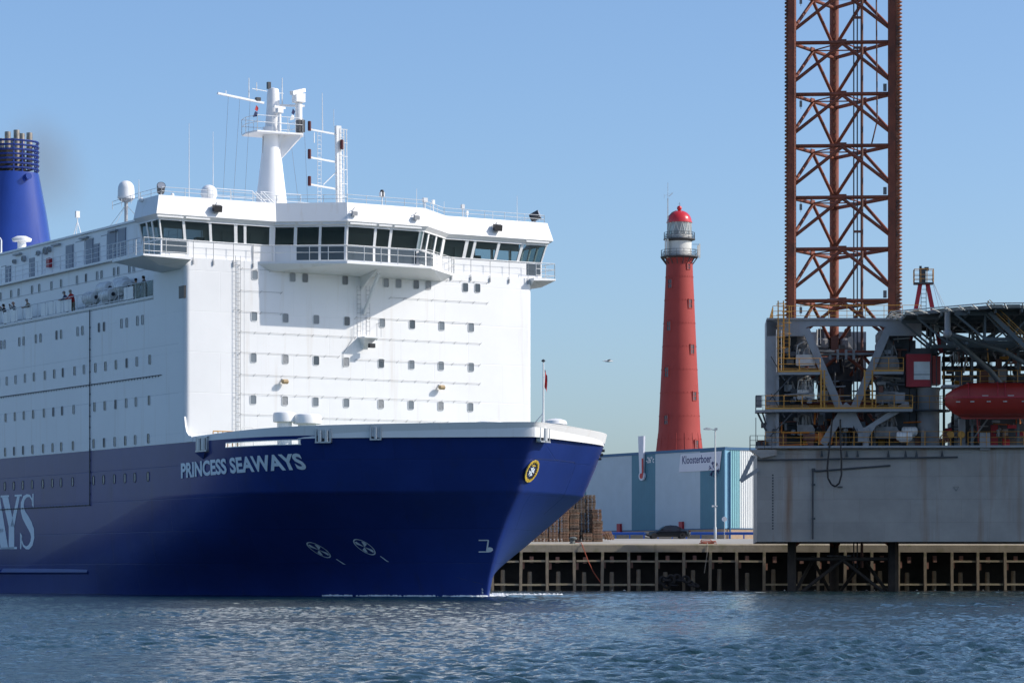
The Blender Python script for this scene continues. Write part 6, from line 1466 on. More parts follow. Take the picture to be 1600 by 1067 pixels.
def build_helideck():
    H = empty('helideck', (0, 0, 0), 0, G); cx, cy, z, Rr = 22.6, .2, 22.65, 10.7
    ring = lambda r, zz, n=8: [V(cx+r*math.cos(2*math.pi*(i+.5)/n), cy+r*math.sin(2*math.pi*(i+.5)/n), zz) for i in range(n)]
    r8 = Rr/math.cos(math.pi/8)
    MB().prism(ring(r8, z-.25), (0, 0, .25)).build('deck_plate', 'heli_steel', H)
    # perimeter safety net on angled frames
    inn, out = ring(r8*.995, z-.28), ring(r8*1.11, z+.05)
    for i in range(8):
        a, c, e, f = inn[i], inn[(i+1) % 8], out[(i+1) % 8], out[i]
        fr = MB()
        fr.bar(f, e, .09); n = 7
        for k in range(n+1): fr.bar(a.lerp(c, k/n), f.lerp(e, k/n), .08)
        fr.build('net_frame', 'net_pale', H)
        for k in range(n):
            for j in (0.25, .6):
                s0, s1 = (k+.12)/n, (k+.88)/n
                if (k*3+i*5+int(j*10)) % 4 == 0: continue
                A, B = a.lerp(f, j).lerp(c.lerp(e, j), s0), a.lerp(f, j).lerp(c.lerp(e, j), s1); w_ = (f-a)*.16
                MB().prism([A, B, B+w_, A+w_], (0, 0, -.025)).build('net_slat', 'net_pale', H)
    # support trusses
    for k, y in enumerate((-8.2, -4.6, -1.0, 2.6, 6.4, 9.2)):
        half = math.sqrt(max(4, (r8*.97)**2-(y-cy)**2)); xa, xb = cx-half+.4, cx+half-.4; zt, zb = z-.45, z-2.5
        bs = [(xa+1.6, zb), (xb-1.6, zb)]
        MB().bar((xa, y, zt), (xb, y, zt), .22, .3).build('truss_top_chord', 'heli_steel', H)
        MB().bar((xa+2.4, y, zb), (xb-2.4, y, zb), .22, .26).build('truss_bottom_chord', 'heli_steel', H)
        n = 5
        for i in range(n+1):
            u = xa+2.4+(xb-xa-4.8)*i/n; MB().bar((u, y, zb), (u, y, zt), .14).build('truss_post', 'heli_steel', H)
            if i < n: v = xa+2.4+(xb-xa-4.8)*(i+1)/n; MB().bar((u, y, zb if i % 2 else zt), (v, y, zt if i % 2 else zb), .14).build('truss_diagonal', 'heli_steel', H)
        MB().bar((xa, y, zt), (xa+2.4, y, zb), .16).build('truss_diagonal', 'heli_steel', H); MB().bar((xb, y, zt), (xb-2.4, y, zb), .16).build('truss_diagonal', 'heli_steel', H)
    for x in np.arange(cx-8, cx+8.1, 2.0):
        half = math.sqrt(max(1, (r8*.95)**2-(x-cx)**2)); MB().bar((x, cy-half, z-.42), (x, cy+half, z-.42), .14, .26).build('deck_stringer', 'heli_steel', H)
    for x in (cx-6, cx-1.5, cx+3, cx+7.5): MB().bar((x, -7, z-2.7), (x, 9, z-2.7), .2, .2).build('cross_beam', 'heli_steel', H)
    # front support node and raking legs down to the hull
    nd = rp(1480.5, 521, -7.4); MB().ball(nd, .36, 14, 8).build('support_node', 'rig_grey', H, smooth=60); MB().tube(nd, nd+V(0, 0, 1.7), .24, n=12).build('support_post', 'rig_grey', H)
    for tgt, r in ((rp(1600, 645, -.3), .22), (rp(1640, 590, -3), .2)):
        MB().path([nd, nd.lerp(tgt, .55)+V(0, 0, .55), tgt], r, 12).build('raking_strut', 'heli_steel', H, smooth=40)
    for px, d in ((1519, -.2), (1528, 3.0), (1591, -.2), (1430, 6)):
        p = rp(px, 545, d); MB().bar((p.x, d, HT), (p.x, d, z-2.5), .2).build('support_column', 'heli_steel', H)
    for a, c in (((1545, 600), (1590, 545)), ((1527, 560), (1600, 600))): MB().bar(rp(*a, 1.0), rp(*c, 1.0), .13).build('sway_brace', 'heli_steel', H)
    # walkways below
    zw = rp(1500, 602).z; a = rp(1472, 600); MB().box(a.x, 35, -.9, 1.4, zw-.22, zw).build('walkway', 'rig_grey', H)
    railing([(a.x, -.85, zw), (35, -.85, zw)], 1.15, 1.5, (1., .6, .25), .026).build('walkway_railing', 'yellow', H)
    for i in range(9): x = a.x+2+i*1.5; MB().cbox((x, .9, zw+.4+(i*7 % 5)*.1), .7, .5, .8+(i*3 % 4)*.2).build('walkway_machinery', ('rig_dark', 'pipe_brown', 'gear_grey')[i % 3], H)
    # stair with yellow rails dropping to the right
    p0, p1 = rp(1546, 488, -9.0), rp(1605, 545, -9.0); 
    for dy in (0, 1.2): MB().bar(p0+V(0, dy, 0), p1+V(0, dy, 0), .12, .34).build('stair_stringer', 'heli_steel', H)
    n = 22
    for i in range(n): c = p0.lerp(p1, (i+.5)/n); MB().box(c.x-.11, c.x+.11, c.y+.06, c.y+1.14, c.z-.02, c.z+.02).build('stair_tread', 'yellow', H)
    for h in (.5, 1.0):
        for dy in (0, 1.2): MB().bar(p0+V(0, dy, h), p1+V(0, dy, h), .05).build('stair_rail', 'yellow', H)
build_helideck()

# ------------------------------------------------------------------ lifeboat and rafts on the rig (things of their own)
def build_lifeboat():
    p = RG.world(rp(1477, 630, -2.2)); B = tag(empty('lifeboat', (p.x, p.y, 0), RG.ang), 'enclosed red lifeboat hanging under the walkway of the rig', 'lifeboat')
    zk, zg, zt = rp(1500, 652, -2.2).z, rp(1500, 623, -2.2).z, rp(1500, 598, -2.2).z
    L = 9.4; st = np.linspace(0, 1, 17); n = 20
    def prof(s):
        f = max(.02, 1-abs(2*s-1)**4.5)**.5; return f
    low, up = MB(), MB(); vs = []; vu = []
    m = 9
    for s in st:
        f = prof(s); x = s*L; zk_ = zk+.95*(1-min(1, s/.16))**2 if s < .16 else zk+(.9*((s-.84)/.16)**2 if s > .84 else 0); w_ = 1.45*f
        for i in range(m): t = math.pi*i/(m-1); vs.append((x, -w_*math.cos(t), zg-(zg-zk_)*math.sin(t)**.75))
        f2 = f*(1-.0*s); zt_ = zg+.12+(zt-zg-.12)*max(.12, 1-max(0, (.22-s)/.22)**1.6*.8-max(0, (s-.86)/.14)**2*.7); 
        for i in range(m): t = math.pi*i/(m-1); c = math.cos(t); vu.append((x+.02, -w_*.96*math.copysign(abs(c)**.6, c), zg+.1+(zt_-zg-.1)*math.sin(t)**.6))
    fs = [(k*m+i, k*m+i+1, (k+1)*m+i+1, (k+1)*m+i) for k in range(16) for i in range(m-1)]+[tuple(range(m)), tuple(range(16*m, 17*m))]
    low.add(vs, fs).build('hull', 'boat_red', B, smooth=40); up.add(vu, fs).build('canopy', 'boat_red', B, smooth=40)
    b = MB()
    for k in range(16):
        for i in (0, m-1): a, c = V(vs[k*m+i]), V(vs[(k+1)*m+i]); b.bar(a+Z*.05, c+Z*.05, .12, .16)
    b.build('fender_rail', 'cab_red', B)
    for s in (.24, .45, .50, .72, .78):
        j = int(s*16); q = [V(*vu[j*m+i])*1. for i in range(m)]; c = V(q[0].x, 0, zg); q = [c+(p_-c)*1.015 for p_ in q]; MB().path(q, .05, 5).build('canopy_band', 'cab_red', B)
    for s in (.1, .22, .36, .50, .66, .82): MB().box(s*L-.16, s*L+.16, -1.45*prof(s)-.02, -1.45*prof(s)+.1, zg-.35, zg-.27).build('grab_line_patch', 'net_pale', B)
    for x_ in (.33, .55, .9): MB().box(x_*L-.25, x_*L+.25, -1.47*prof(x_), -1.3*prof(x_), zg+.12, zg+.2).build('reflective_strip', 'net_pale', B)
    MB().prism([(1.0, -.06, zk+.15), (L-1, -.06, zk+.1), (L-1, -.06, zk-.14), (1.4, -.06, zk-.14)], (0, .12, 0)).build('keel', 'boat_red', B)
    for x_ in (1.2, L-1.2): MB().tube((x_, 0, zt-.3), (x_, 0, zt+.55), .05, n=6).build('fall_wire', 'rig_dark', B)
build_lifeboat()
def raft(p, ax, L, r, label, group, m='canister'):
    T = tag(empty('life_raft_canister', p, math.atan2(ax.y, ax.x)), label, 'life raft', group)
    MB().lathe([(r*.35, -L/2), (r*.8, -L/2+.05), (r, -L/2+.18), (r, L/2-.18), (r*.8, L/2-.05), (r*.35, L/2)], n=18, axis='x').build('shell', m, T, smooth=40)
    for k in (-.32, -.12, .12, .32):
        MB().lathe([(r*1.0, -.03), (r*1.03, -.025), (r*1.03, .025), (r*1.0, .03)], (k*L, 0, 0), 18, axis='x', cap=False).build('strap', 'rail_grey', T)
    MB().lathe([(r*.30, 0), (r*.30, .03)], (L/2, 0, 0), 10, axis='x').build('end_cap', 'dark_fitting', T)
    MB().box(-.3*L, .3*L, -r*.5, r*.5, -r-.10, -r+.06).build('cradle', 'line_grey', T)
    return T
for i, (px, py, d) in enumerate(((1413, 681, .2), (1421, 674, 1.2))):
    q = RG.world(rp(px, py, d)); raft(q, RG.ex, 1.35, .40, ('grey life raft canister at the rig deck edge, the lower nearer one', 'grey life raft canister at the rig deck edge, the upper one behind')[i], 'rig life rafts')
# ================================================================== SMALLER THINGS ON THE FERRY
AFT = -S.ex
f7 = lambda x, y: (x*.1625, 370+y*.1625)
lab = ['white life raft canister on the ferry promenade, lowest one nearest the people in red', 'white life raft canister on the ferry promenade, front lower one beside the screen', 'white life raft canister on the ferry promenade, middle one of the upper row', 'white life raft canister on the ferry promenade, topmost and foremost', 'white life raft canister on the ferry promenade, partly hidden at the back']
for (x, y, v), l in zip(((878, 590, -13.2), (1040, 560, -13.3), (1010, 500, -12.75), (1170, 455, -12.6), (1180, 485, -13.2)), lab):
    p = S.world(S.ony(*f7(x, y), v)); raft(p, S.ex, 1.75, .48, l, 'ferry life rafts')
b = MB()
for x in np.arange(-16.5, -8.4, 1.15): b.bar((x, -13.5, ZP), (x+.3, -13.0, ZP+1.2), .05); b.bar((x, -12.4, ZP), (x, -12.4, ZP+1.5), .05)
b.bar((-17, -13.5, ZP+.35), (-8.4, -13.5, ZP+.35), .06); b.bar((-17, -12.5, ZP+.8), (-8.4, -12.5, ZP+.8), .06); b.build('raft_rack', 'rail_white', F)

def skinned(joints, edges, rad, sub=1):
    me = bpy.data.meshes.new('s'); me.from_pydata(joints, edges, []); o = bpy.data.objects.new('s', me); COL.objects.link(o)
    m = o.modifiers.new('k', 'SKIN'); m.use_smooth_shade = True
    sv = me.skin_vertices[0].data if me.skin_vertices else None
    if sv is None:
        bm = bmesh.new(); bm.from_mesh(me); bm.verts.layers.skin.verify(); bm.to_mesh(me); bm.free(); sv = me.skin_vertices[0].data
    for i, r in enumerate(rad): sv[i].radius = (r, r) if not isinstance(r, tuple) else r
    sv[0].use_root = True
    s2 = o.modifiers.new('u', 'SUBSURF'); s2.levels = sub
    dg = bpy.context.evaluated_depsgraph_get(); dg.update(); e = o.evaluated_get(dg); out = bpy.data.meshes.new_from_object(e)
    bpy.data.objects.remove(o); bpy.data.meshes.remove(me); return out
def person(p, face, label, top, trousers, hair, lean=.15, arm='rail', hat=None):
    """standing figure; face = direction looked at. body one continuous surface, hair a child"""
    T = tag(empty('person', p, math.atan2(face.y, face.x)-math.pi/2), label, 'person', 'passengers at the promenade rail')
    l = lean
    J = [(0, 0, .95), (0, l*.35, 1.20), (0, l*.9, 1.42), (0, l*1.15, 1.53), (0, l*1.3+.02, 1.66),           # pelvis .. head
         (-.10, 0, .90), (-.11, .02, .48), (-.12, -.03, .08), (-.12, .12, .04), (.10, 0, .90), (.11, .03, .48), (.12, -.02, .08), (.12, .13, .04),
         (-.19, l*.85, 1.40), (.19, l*.85, 1.40)]
    E = [(0, 1), (1, 2), (2, 3), (3, 4), (0, 5), (5, 6), (6, 7), (7, 8), (0, 9), (9, 10), (10, 11), (11, 12), (2, 13), (2, 14)]
    Rd = [(.17, .12), (.165, .115), (.18, .12), .06, (.085, .10), .095, .065, .045, .04, .095, .065, .045, .04, .075, .075]
    if arm == 'rail': A = [(.26, l+.12, 1.17), (.18, l+.38, 1.12), (.15, l+.46, 1.12)]
    elif arm == 'camera': A = [(.27, l+.16, 1.25), (.10, l+.30, 1.52), (.06, l+.33, 1.58)]
    else: A = [(.24, .0, 1.13), (.23, .08, .88), (.22, .11, .80)]
    for s in (-1, 1):
        b0 = len(J); J += [(s*a[0], a[1], a[2]) for a in A]; E += [(13 if s < 0 else 14, b0), (b0, b0+1), (b0+1, b0+2)]; Rd += [.055, .042, .035]
    me = skinned(J, E, Rd)
    for m in (top, trousers, 'skin'): me.materials.append(MATS[m])
    for pl in me.polygons:
        c = pl.center; k = 0
        if c.z < .93 and abs(c.x) < .24 and c.y < .2: k = 1
        if c.z > 1.50 and abs(c.x) < .12 and c.y < l*1.3+.16: k = 2
        hand = A[2]
        if abs(abs(c.x)-hand[0]) < .07 and abs(c.y-hand[1]) < .07 and abs(c.z-hand[2]) < .08: k = 2
        pl.material_index = k
    link('body', me, T)
    hd = V(0, l*1.3+.02, 1.66)
    m = MB().lathe([(.05, -.02), (.105, 0), (.115, .05), (.10, .11), (.05, .145), (.005, .15)], (0, hd.y-.015, hd.z+.0), 12)
    m.lathe([(.04, -.12), (.085, -.06), (.09, .03), (.05, .08)], (0, hd.y-.05, hd.z), 10); m.build('hair', hat or hair, T, smooth=60)
    e = MB()
    for s in (-1, 1): e.cbox((s*.035, hd.y+.098, hd.z+.0), .025, .02, .015)
    e.cbox((0, hd.y+.105, hd.z-.075), .05, .02, .012); e.build('eyes_and_mouth', 'hair_dark', T)
    MB().prism([(-.014, hd.y+.09, hd.z-.045), (.014, hd.y+.09, hd.z-.045), (0, hd.y+.095, hd.z+.01)], (0, .03, -.005)).build('nose', 'skin', T)
    if arm == 'camera': MB().cbox((0, A[2][1]+.03, A[2][2]), .13, .08, .09).build('camera_body', 'lamp_black', T)
    return T
out = -S.ey
for x, v, t, tr, hr, arm, ln, l, dirr in (
    (52, -13.45, 'cloth_black', 'cloth_khaki', 'hair_dark', 'camera', .12, 'person in black top photographing from the promenade rail, farthest left', out),
    (150, -13.45, 'cloth_grey', 'cloth_white', 'skin', 'camera', .15, 'person in grey top holding up a camera at the promenade rail', out),
    (295, -13.40, 'cloth_khaki', 'cloth_khaki', 'hair_grey', 'rail', .25, 'person in khaki top leaning on the promenade rail', out),
    (650, -13.40, 'cloth_navy', 'cloth_grey', 'hair_grey', 'rail', .22, 'person in navy top leaning on the promenade rail beside the one in red', out),
    (705, -13.40, 'cloth_red', 'cloth_khaki', 'hair_grey', 'rail', .22, 'person in red top leaning on the promenade rail', out+S.ex*.3),
    (1305, -13.0, 'cloth_khaki', 'cloth_denim', 'hair_dark', 'down', .04, 'person in pale jacket standing behind the glass screen by the rafts', S.ex+out*.3),
    (1400, -13.1, 'cloth_black', 'cloth_black', 'hair_dark', 'rail', .15, 'person in black standing behind the glass screen nearest the bridge', S.ex*.3+out)):
    q = S.ony(x*.1625, 470, v); person(S.world((q.x, v, ZP)), dirr, l, t, tr, hr, ln, arm)

# ================================================================== QUAY THINGS
def qpt(px, d): q = QL.ony(px, 845, d); p = QL.world((q.x, d, 0)); p.z = ground_z(d); return p
# pallets ---------------------------------------------------------------------
def pallet_mesh(m, seed):
    b = MB(); r = random.Random(seed); w_, l_ = .82, 1.2
    for i in range(5): y = -l_/2+.07+i*(l_-.14)/4; b.box(-w_/2+r.uniform(-.01, .01), w_/2+r.uniform(-.01, .01), y-.065, y+.065, .105, .143)
    for y in (-l_/2+.06, 0, l_/2-.06):
        b.box(-w_/2, w_/2, y-.05, y+.05, .0, .030)
        for x in (-w_/2+.06, 0, w_/2-.06): b.box(x-.06, x+.06, y+.03, y+.13, .030, .105)
    me = bpy.data.meshes.new('pallet'); me.from_pydata(b.v, [], b.f); me.materials.append(MATS[m]); me.update(); return me
PM = [pallet_mesh('pallet_a', 1), pallet_mesh('pallet_b', 2), pallet_mesh('pallet_c', 3)]
rp_ = random.Random(9)
ORD = 'lowest second third fourth fifth sixth seventh eighth ninth tenth eleventh twelfth thirteenth fourteenth fifteenth sixteenth seventeenth eighteenth nineteenth twentieth twenty-first twenty-second twenty-third twenty-fourth twenty-fifth twenty-sixth twenty-seventh twenty-eighth twenty-ninth thirtieth'.split()
def stack(px, d, n, label, wt=(3, 2, 1), skip=()):
    p = qpt(px, d)
    for i in range(n):
        if i in skip: continue
        o = link('pallet', rp_.choices(PM, wt)[0]); o.location = (p.x+rp_.uniform(-.03, .03), p.y+rp_.uniform(-.04, .04), p.z+.01+i*.146); o.rotation_euler = (0, 0, QA+rp_.uniform(-.035, .035))
        tag(o, ORD[i]+' pallet from the ground in the '+label, 'pallet', 'pallets stacked on the quay')
for px, d, n, l, wt in ((837, 7.3, 7, 'low leftmost stack under the bow', (3, 2, 1)),
    (848, 7.3, 14, 'second front stack from the left', (4, 1, 0)), (864, 7.3, 15, 'third front stack from the left', (4, 1, 0)),
    (881, 7.3, 20, 'tall reddish front stack behind the bollard', (4, 1, 0)), (897, 7.4, 20, 'front stack just left of the dark gap', (3, 2, 1)),
    (917.5, 7.2, 5, 'short front stack in the dark gap', (3, 2, 0)), (933.5, 7.3, 13, 'rightmost front stack', (3, 2, 0)),
    (889, 8.9, 26, 'tall back stack partly behind the bow', (1, 3, 1)), (906, 8.9, 29, 'left one of the two tallest grey stacks', (0, 3, 2)),
    (922.5, 8.9, 29, 'right one of the two tallest grey stacks', (0, 3, 2)), (932, 8.5, 20, 'back stack at the right edge', (1, 3, 1))):
    stack(px, d, n, l, wt)
for k, (px, t) in enumerate(((946, 60), (951, 68))):
    p = qpt(px, 7.4); o = link('pallet', PM[0]); o.location = (p.x, p.y, p.z+.52); o.rotation_euler = (0, R(t), QA+.3)
    tag(o, ('pale wooden pallet leaning against the right end of the stacks, the inner one', 'pale wooden pallet leaning at the right end of the stacks, the outer one')[k], 'pallet', 'pallets stacked on the quay')
# bollard and ropes -------------------------------------------------------------
p = qpt(894.5, .9); B = tag(empty('bollard', (p.x, p.y, QTOP+.012), 0), 'grey iron mooring bollard at the quay edge in front of the pallets', 'bollard')
MB().lathe([(.30, 0), (.22, .12), (.22, .36)], n=16).build('post', 'bollard_iron', B, smooth=40); MB().lathe([(.22, .36), (.36, .42), (.36, .52), (.2, .62), (.01, .64)], (.04, 0, 0), 16).build('head', 'bollard_iron', B, smooth=40)
def qline(pts, d, r, m, name, label):
    q = [QL.world(QL.ony(x, y, dd)) for (x, y), dd in zip(pts, d)]; b = MB(); b.path(q, r, 5)
    tag(b.build(name, m), label, 'rope')
qline(((898, 846.5), (908, 847.5), (910, 852), (913, 860), (919, 876), (927, 893), (938, 909)), (.9, .1, -.1, -.12, -.12, -.12, -.12), .035, 'rope_red', 'mooring_rope', 'thin red rope hanging from the quay edge near the bollard')
qline(((1105, 847), (1106, 852), (1104.5, 868), (1100.5, 895)), (.3, -.06, -.06, -.06), .03, 'rope_grey', 'mooring_rope', 'thin grey rope hanging straight down the quay left of the rig')
rr = random.Random(2); b = MB(); p = qpt(1105, .7); q = []
for i in range(40): t = i*.5; r_ = .25+.3*rr.random(); q.append(V(p.x+math.cos(t)*r_*1.6, p.y+math.sin(t)*r_*.5, QTOP+.04+.006*i+(.22 if 18 < i < 24 else 0)))
b.path(q, .035, 5); tag(b.build('rope_coil', 'rope_red'), 'small heap of red rope on the quay edge left of the rig', 'rope')
# floating bundle of old tyres against the piles
for i, (px, py, r_, tilt) in enumerate(((1036, 907, .34, 80), (1042, 905, .30, 20), (1048, 905, .36, 85), (1058, 903, .32, 70), (1064, 906, .34, 10), (1072, 905, .33, 60), (1052, 913, .36, 15), (1078, 911, .32, 40), (1086, 914, .3, 20), (1041, 914, .3, 50))):
    q = QL.world(QL.ony(px, py, -.55-.08*(i % 3))); b = MB(); n = 16; vs = []
    for k in range(n):
        t = 2*math.pi*k/n
        for j in range(6): s = 2*math.pi*j/6; vs.append(((r_+.12*math.cos(s))*math.cos(t), (r_+.12*math.cos(s))*math.sin(t), .11*math.sin(s)))
    b.add(vs, [(k*6+j, ((k+1) % n)*6+j, ((k+1) % n)*6+(j+1) % 6, k*6+(j+1) % 6) for k in range(n) for j in range(6)])
    o = b.build('fender_tyre', 'tyre', None, smooth=60); o.location = q; o.rotation_euler = (R(tilt), R(rr.uniform(-20, 20)), rr.uniform(-.6, .6))
    tag(o, ['second tyre from the left, lower', 'third tyre from the left, upper', 'fifth tyre from the left, upright', 'upright tyre in the middle', 'flat tyre right of the middle', 'upper tyre in the right half', 'middle tyre at the waterline', 'second tyre from the right', 'rightmost tyre', 'leftmost lower tyre'][i]+' in the dark tyre heap below the quay', 'tyre', 'tyres heaped at the quay waterline')
# guard rail ---------------------------------------------------------------------
gd = 58.0
GR = tag(empty('guard_rail', (0, 0, 0)), 'long blue guard rail along the foot of the warehouse', 'guard rail')
a, c = qpt(948, gd), qpt(1225, gd-3)
a = qpt(940, 62); c = qpt(1230, 55)
n = 13
for i in range(n+1): q = a.lerp(c, i/n); MB().cbox((q.x, q.y, q.z+.32), .14, .14, .75).build('post', 'guard_blue', GR)
for h in (.52,):
    dv = (c-a).normalized(); sd = V(dv.y, -dv.x, 0)*.12
    MB().prism([a+sd+Z*.45, a+sd*1.4+Z*.52, a+sd+Z*.60, a+sd*1.4+Z*.68, a+sd+Z*.75, a+sd*.7+Z*.75, a+sd*.7+Z*.45], c-a).build('beam', 'guard_blue', GR)
# car ------------------------------------------------------------------------------
def build_car():
    p = qpt(1043, 50); p.z = ground_z(50); C = tag(empty('parked_car', p, QA), 'dark saloon car parked on the quay in front of the blue guard rail', 'car')
    L = 4.75; X = lambda f: (f-.5)*L
    st = [(0, .34, .60, .60, .70), (.02, .26, .66, .66, .80), (.08, .20, .72, .72, .87), (.26, .18, .86, .86, .90), (.30, .18, .90, .94, .90), (.36, .18, .92, 1.16, .90), (.43, .18, .93, 1.38, .90), (.55, .18, .94, 1.45, .90), (.68, .18, .95, 1.40, .90), (.76, .18, .96, 1.22, .90), (.83, .18, .97, 1.02, .90), (.87, .19, .97, .98, .89), (.96, .24, .92, .92, .85), (.99, .32, .84, .84, .78), (1., .40, .70, .70, .72)]
    body = MB(); vs = []; m = 10
    for f, zl, zb, zt, w_ in st:
        g = max(.0, zt-zb); wt = w_*(1-.22*min(1, g/.45)) if g > .02 else w_*.93
        vs += [(X(f), -w_*.86, zl), (X(f), -w_, zl+.12), (X(f), -w_, (zl+zb)/2+.08), (X(f), -w_*.965, zb), (X(f), -wt, zt), (X(f), wt, zt), (X(f), w_*.965, zb), (X(f), w_, (zl+zb)/2+.08), (X(f), w_, zl+.12), (X(f), w_*.86, zl)]
    n = len(st); fs = [(k*m+i, k*m+(i+1) % m, (k+1)*m+(i+1) % m, (k+1)*m+i) for k in range(n-1) for i in range(m)]+[tuple(range(m)), tuple(range((n-1)*m, n*m))]
    body.add(vs, fs).build('body', 'car_paint', C, smooth=32)
    def side(s):
        zb = .96; y = lambda h: s*(.90*.965-.20*(h-.94)/.5+.012)
        for q in ([(.335, .965), (.425, 1.33), (.535, 1.39), (.535, .965)], [(.55, .965), (.55, 1.39), (.66, 1.36), (.70, 1.30), (.745, 1.0), (.745, .97)]):
            MB().add([(X(f), y(h), h) for f, h in q], [tuple(range(len(q)))]).build('side_window', 'car_glass', C)
    side(-1); side(1)
    for f in (.18, .815):
        for s in (-1, 1):
            W_ = empty('wheel', (X(f), s*.80, .315), 0, C)
            MB().lathe([(.19, -.10), (.30, -.11), (.318, -.07), (.318, .07), (.30, .11), (.19, .10)], n=22, axis='y').build('tyre', 'tyre', W_, smooth=40)
            MB().lathe([(.05, -.09), (.21, -.095), (.215, -.06), (.215, .06), (.21, .095), (.05, .09)], n=18, axis='y').build('rim', 'rim', W_)
    for s in (-1, 1):
        MB().box(X(.005), X(.05), *sorted((s*.5, s*.83)), .60, .70).build('headlight', 'rim', C); MB().box(X(.955), X(1.0), *sorted((s*.5, s*.85)), .72, .86).build('tail_light', 'lamp_red', C)
        MB().box(X(.35), X(.38), *sorted((s*.9, s*1.04)), .92, 1.03).build('door_mirror', 'car_paint', C)
build_car()
# lamp post ------------------------------------------------------------------------
p = qpt(1117.5, 46); p.z = ground_z(46); Yl = p.y; zt = CAMH+(HY-671)*Yl/FPX-p.z
LP = tag(empty('street_lamp', p), 'tall grey lamp post with one arm in front of the warehouse banner', 'street lamp')
MB().lathe([(.15, 0), (.15, 1.2), (.10, 1.3), (.07, zt)], n=12).build('pole', 'lamp_steel', LP, smooth=40)
MB().bar((0, 0, zt-.05), (-.6, 0, zt+.05), .08).build('arm', 'lamp_steel', LP)
MB().prism([(-.5, -.16, zt-.05), (-1.2, -.2, zt-.02), (-1.25, -.18, zt+.10), (-.9, -.16, zt+.22), (-.5, -.12, zt+.16)], (0, .34, 0)).build('lamp_head', 'lamp_steel', LP)
MB().cbox((.08, 0, zt+.05), .3, .3, .25).build('top_cap', 'lamp_steel', LP); MB().cbox((-.25, -.1, zt*.27+.35), .2, .2, .18).cbox((.15, -.1, zt*.27+.35), .15, .15, .12).build('camera_box', 'paint_white', LP)
p = qpt(1132, 52); p.z = ground_z(52); NS = tag(empty('road_sign', p), 'small round white sign on a thin pole beside the warehouse corner', 'sign')
MB().tube((0, 0, 0), (0, 0, 2.3), .03, n=6).build('pole', 'lamp_steel', NS); MB().lathe([(.28, -.015), (.28, .015)], (0, 0, 2.1), 16, axis='y').build('plate', 'sign_white', NS)
# gull -----------------------------------------------------------------------------
p = at(950, 564, 150); GU = tag(empty('gull', p, R(20)), 'white gull gliding in the sky right of the ferry', 'bird')
MB().lathe([(.005, -.22), (.045, -.14), (.06, 0), (.05, .1), (.03, .17), (.035, .2), (.005, .25)], n=10, axis='x').build('body', 'gull_white', GU, smooth=60)
for s in (-1, 1):
    MB().add([(.07, s*.03, .02), (-.08, s*.03, .02), (.10, s*.25, .06), (-.04, s*.26, .06), (.02, s*.60, .02), (-.02, s*.62, .02), (.07, s*.03, .035), (-.08, s*.03, .03), (.10, s*.25, .072), (-.04, s*.26, .068)], [(0, 1, 3, 2), (2, 3, 5, 4), (6, 7, 9, 8), (8, 9, 5, 4), (0, 2, 8, 6), (1, 3, 9, 7)]).build('wing', 'gull_grey', GU)
MB().prism([(-.2, -.02, 0), (-.2, .02, 0), (-.32, .05, .0), (-.32, -.05, 0)], (0, 0, .012)).build('tail', 'gull_white', GU)
MB().tube((.24, 0, 0), (.29, 0, -.01), .012, .003, 5).build('beak', 'yellow', GU)
# bow wave -------------------------------------------------------------------------
rr = random.Random(3)
def foam():
    """ragged lumps of white water: a strip along the hull and streaks drifting off the stem"""
    b = MB()
    def lump(p, a, h):
        n = 7; vs = [(p.x, p.y, p.z+h)]
        for i in range(n): t = 2*math.pi*i/n; r = a*(.5+.8*rr.random()); vs.append((p.x+math.cos(t)*r*1.7, p.y+math.sin(t)*r*.8, p.z-.05))
        b.add(vs, [(0, 1+i, 1+(i+1) % n) for i in range(n)])
    for i in range(1500):
        u = 16.7-11*rr.random()**1.4
        if math.sin(u*2.1)+math.sin(u*5.3+1)*.7+rr.gauss(0, .9) < .3: continue
        q = S.world((u, -hb(u, .1)-abs(rr.gauss(0, .22)), .02+.05*rr.random())); lump(q, rr.uniform(.02, .08), rr.uniform(.01, .07))
    for i in range(260):
        s = rr.random(); q = S.world((16.4-9*s, .4+hb(16.4-9*s, 0)+.9*s+rr.gauss(0, .25), .05+.05*rr.random())); lump(q, rr.uniform(.04, .14), rr.uniform(.02, .12))
    for i in range(120):
        q = at(815+rr.gauss(0, 28), 927.5+rr.gauss(0, .8), 205); q.z = .08; lump(q, rr.uniform(.03, .12), rr.uniform(.02, .08))
    for i in range(30):
        q = QL.world((rr.uniform(-5, 40), -.4-rr.random()*.3, .04)); lump(q, rr.uniform(.02, .08), rr.uniform(.01, .04))
    tag(b.build('foam', 'foam'), 'white foam of the bow wave along the ferry stem', 'foam', kind='stuff')
foam()
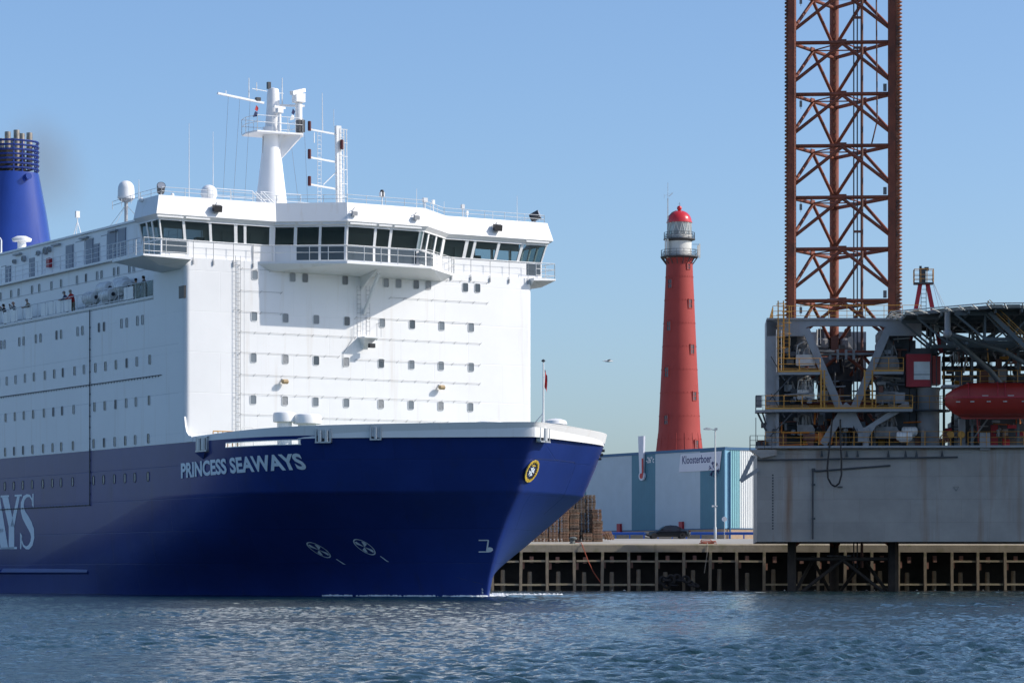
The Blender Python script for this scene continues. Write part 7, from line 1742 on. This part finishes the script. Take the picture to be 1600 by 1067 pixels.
# funnel smoke ----------------------------------------------------------------------
def smoke():
    c = S.world((-62, 6, 39.5)); b = MB()
    b.ball((0, 0, 0), 1, 20, 12); o = b.build('smoke', 'soot'); me = o.data; me.materials.clear()
    o.location = (c.x-5.2, c.y+6, 38.6); o.scale = (4.8, 4.2, 6.6); o.rotation_euler = (0, R(-22), 0)
    m = bpy.data.materials.new('smoke'); m.use_nodes = True; n = m.node_tree.nodes; l = m.node_tree.links; n.remove(n['Principled BSDF'])
    v = n.new('ShaderNodeVolumePrincipled'); v.inputs['Color'].default_value = (.46, .36, .26, 1)
    tc = n.new('ShaderNodeTexCoord'); ln = n.new('ShaderNodeVectorMath'); ln.operation = 'LENGTH'; l.new(tc.outputs['Object'], ln.inputs[0])
    nz = n.new('ShaderNodeTexNoise'); nz.inputs['Scale'].default_value = 1.6; nz.inputs['Detail'].default_value = 3; l.new(tc.outputs['Object'], nz.inputs['Vector'])
    fa = n.new('ShaderNodeMapRange'); fa.interpolation_type = 'SMOOTHSTEP'; fa.inputs[1].default_value = 1.0; fa.inputs[2].default_value = .1; fa.inputs[3].default_value = 0; fa.inputs[4].default_value = 1; l.new(ln.outputs['Value'], fa.inputs[0])
    r2 = n.new('ShaderNodeMapRange'); r2.inputs[1].default_value = .3; r2.inputs[2].default_value = .75; r2.inputs[3].default_value = .35; r2.inputs[4].default_value = 1; l.new(nz.outputs['Fac'], r2.inputs[0])
    mu = n.new('ShaderNodeMath'); mu.operation = 'MULTIPLY'; l.new(fa.outputs[0], mu.inputs[0]); l.new(r2.outputs[0], mu.inputs[1])
    m2 = n.new('ShaderNodeMath'); m2.operation = 'MULTIPLY'; m2.inputs[1].default_value = .15; l.new(mu.outputs[0], m2.inputs[0]); l.new(m2.outputs[0], v.inputs['Density'])
    l.new(v.outputs[0], n['Material Output'].inputs['Volume']); me.materials.append(m)
    tag(o, 'thin brown exhaust smoke drifting beside the blue funnel', 'smoke', kind='stuff')
smoke()
print('objects', len(bpy.data.objects), 'tris', sum(len(m.polygons) for m in bpy.data.meshes))
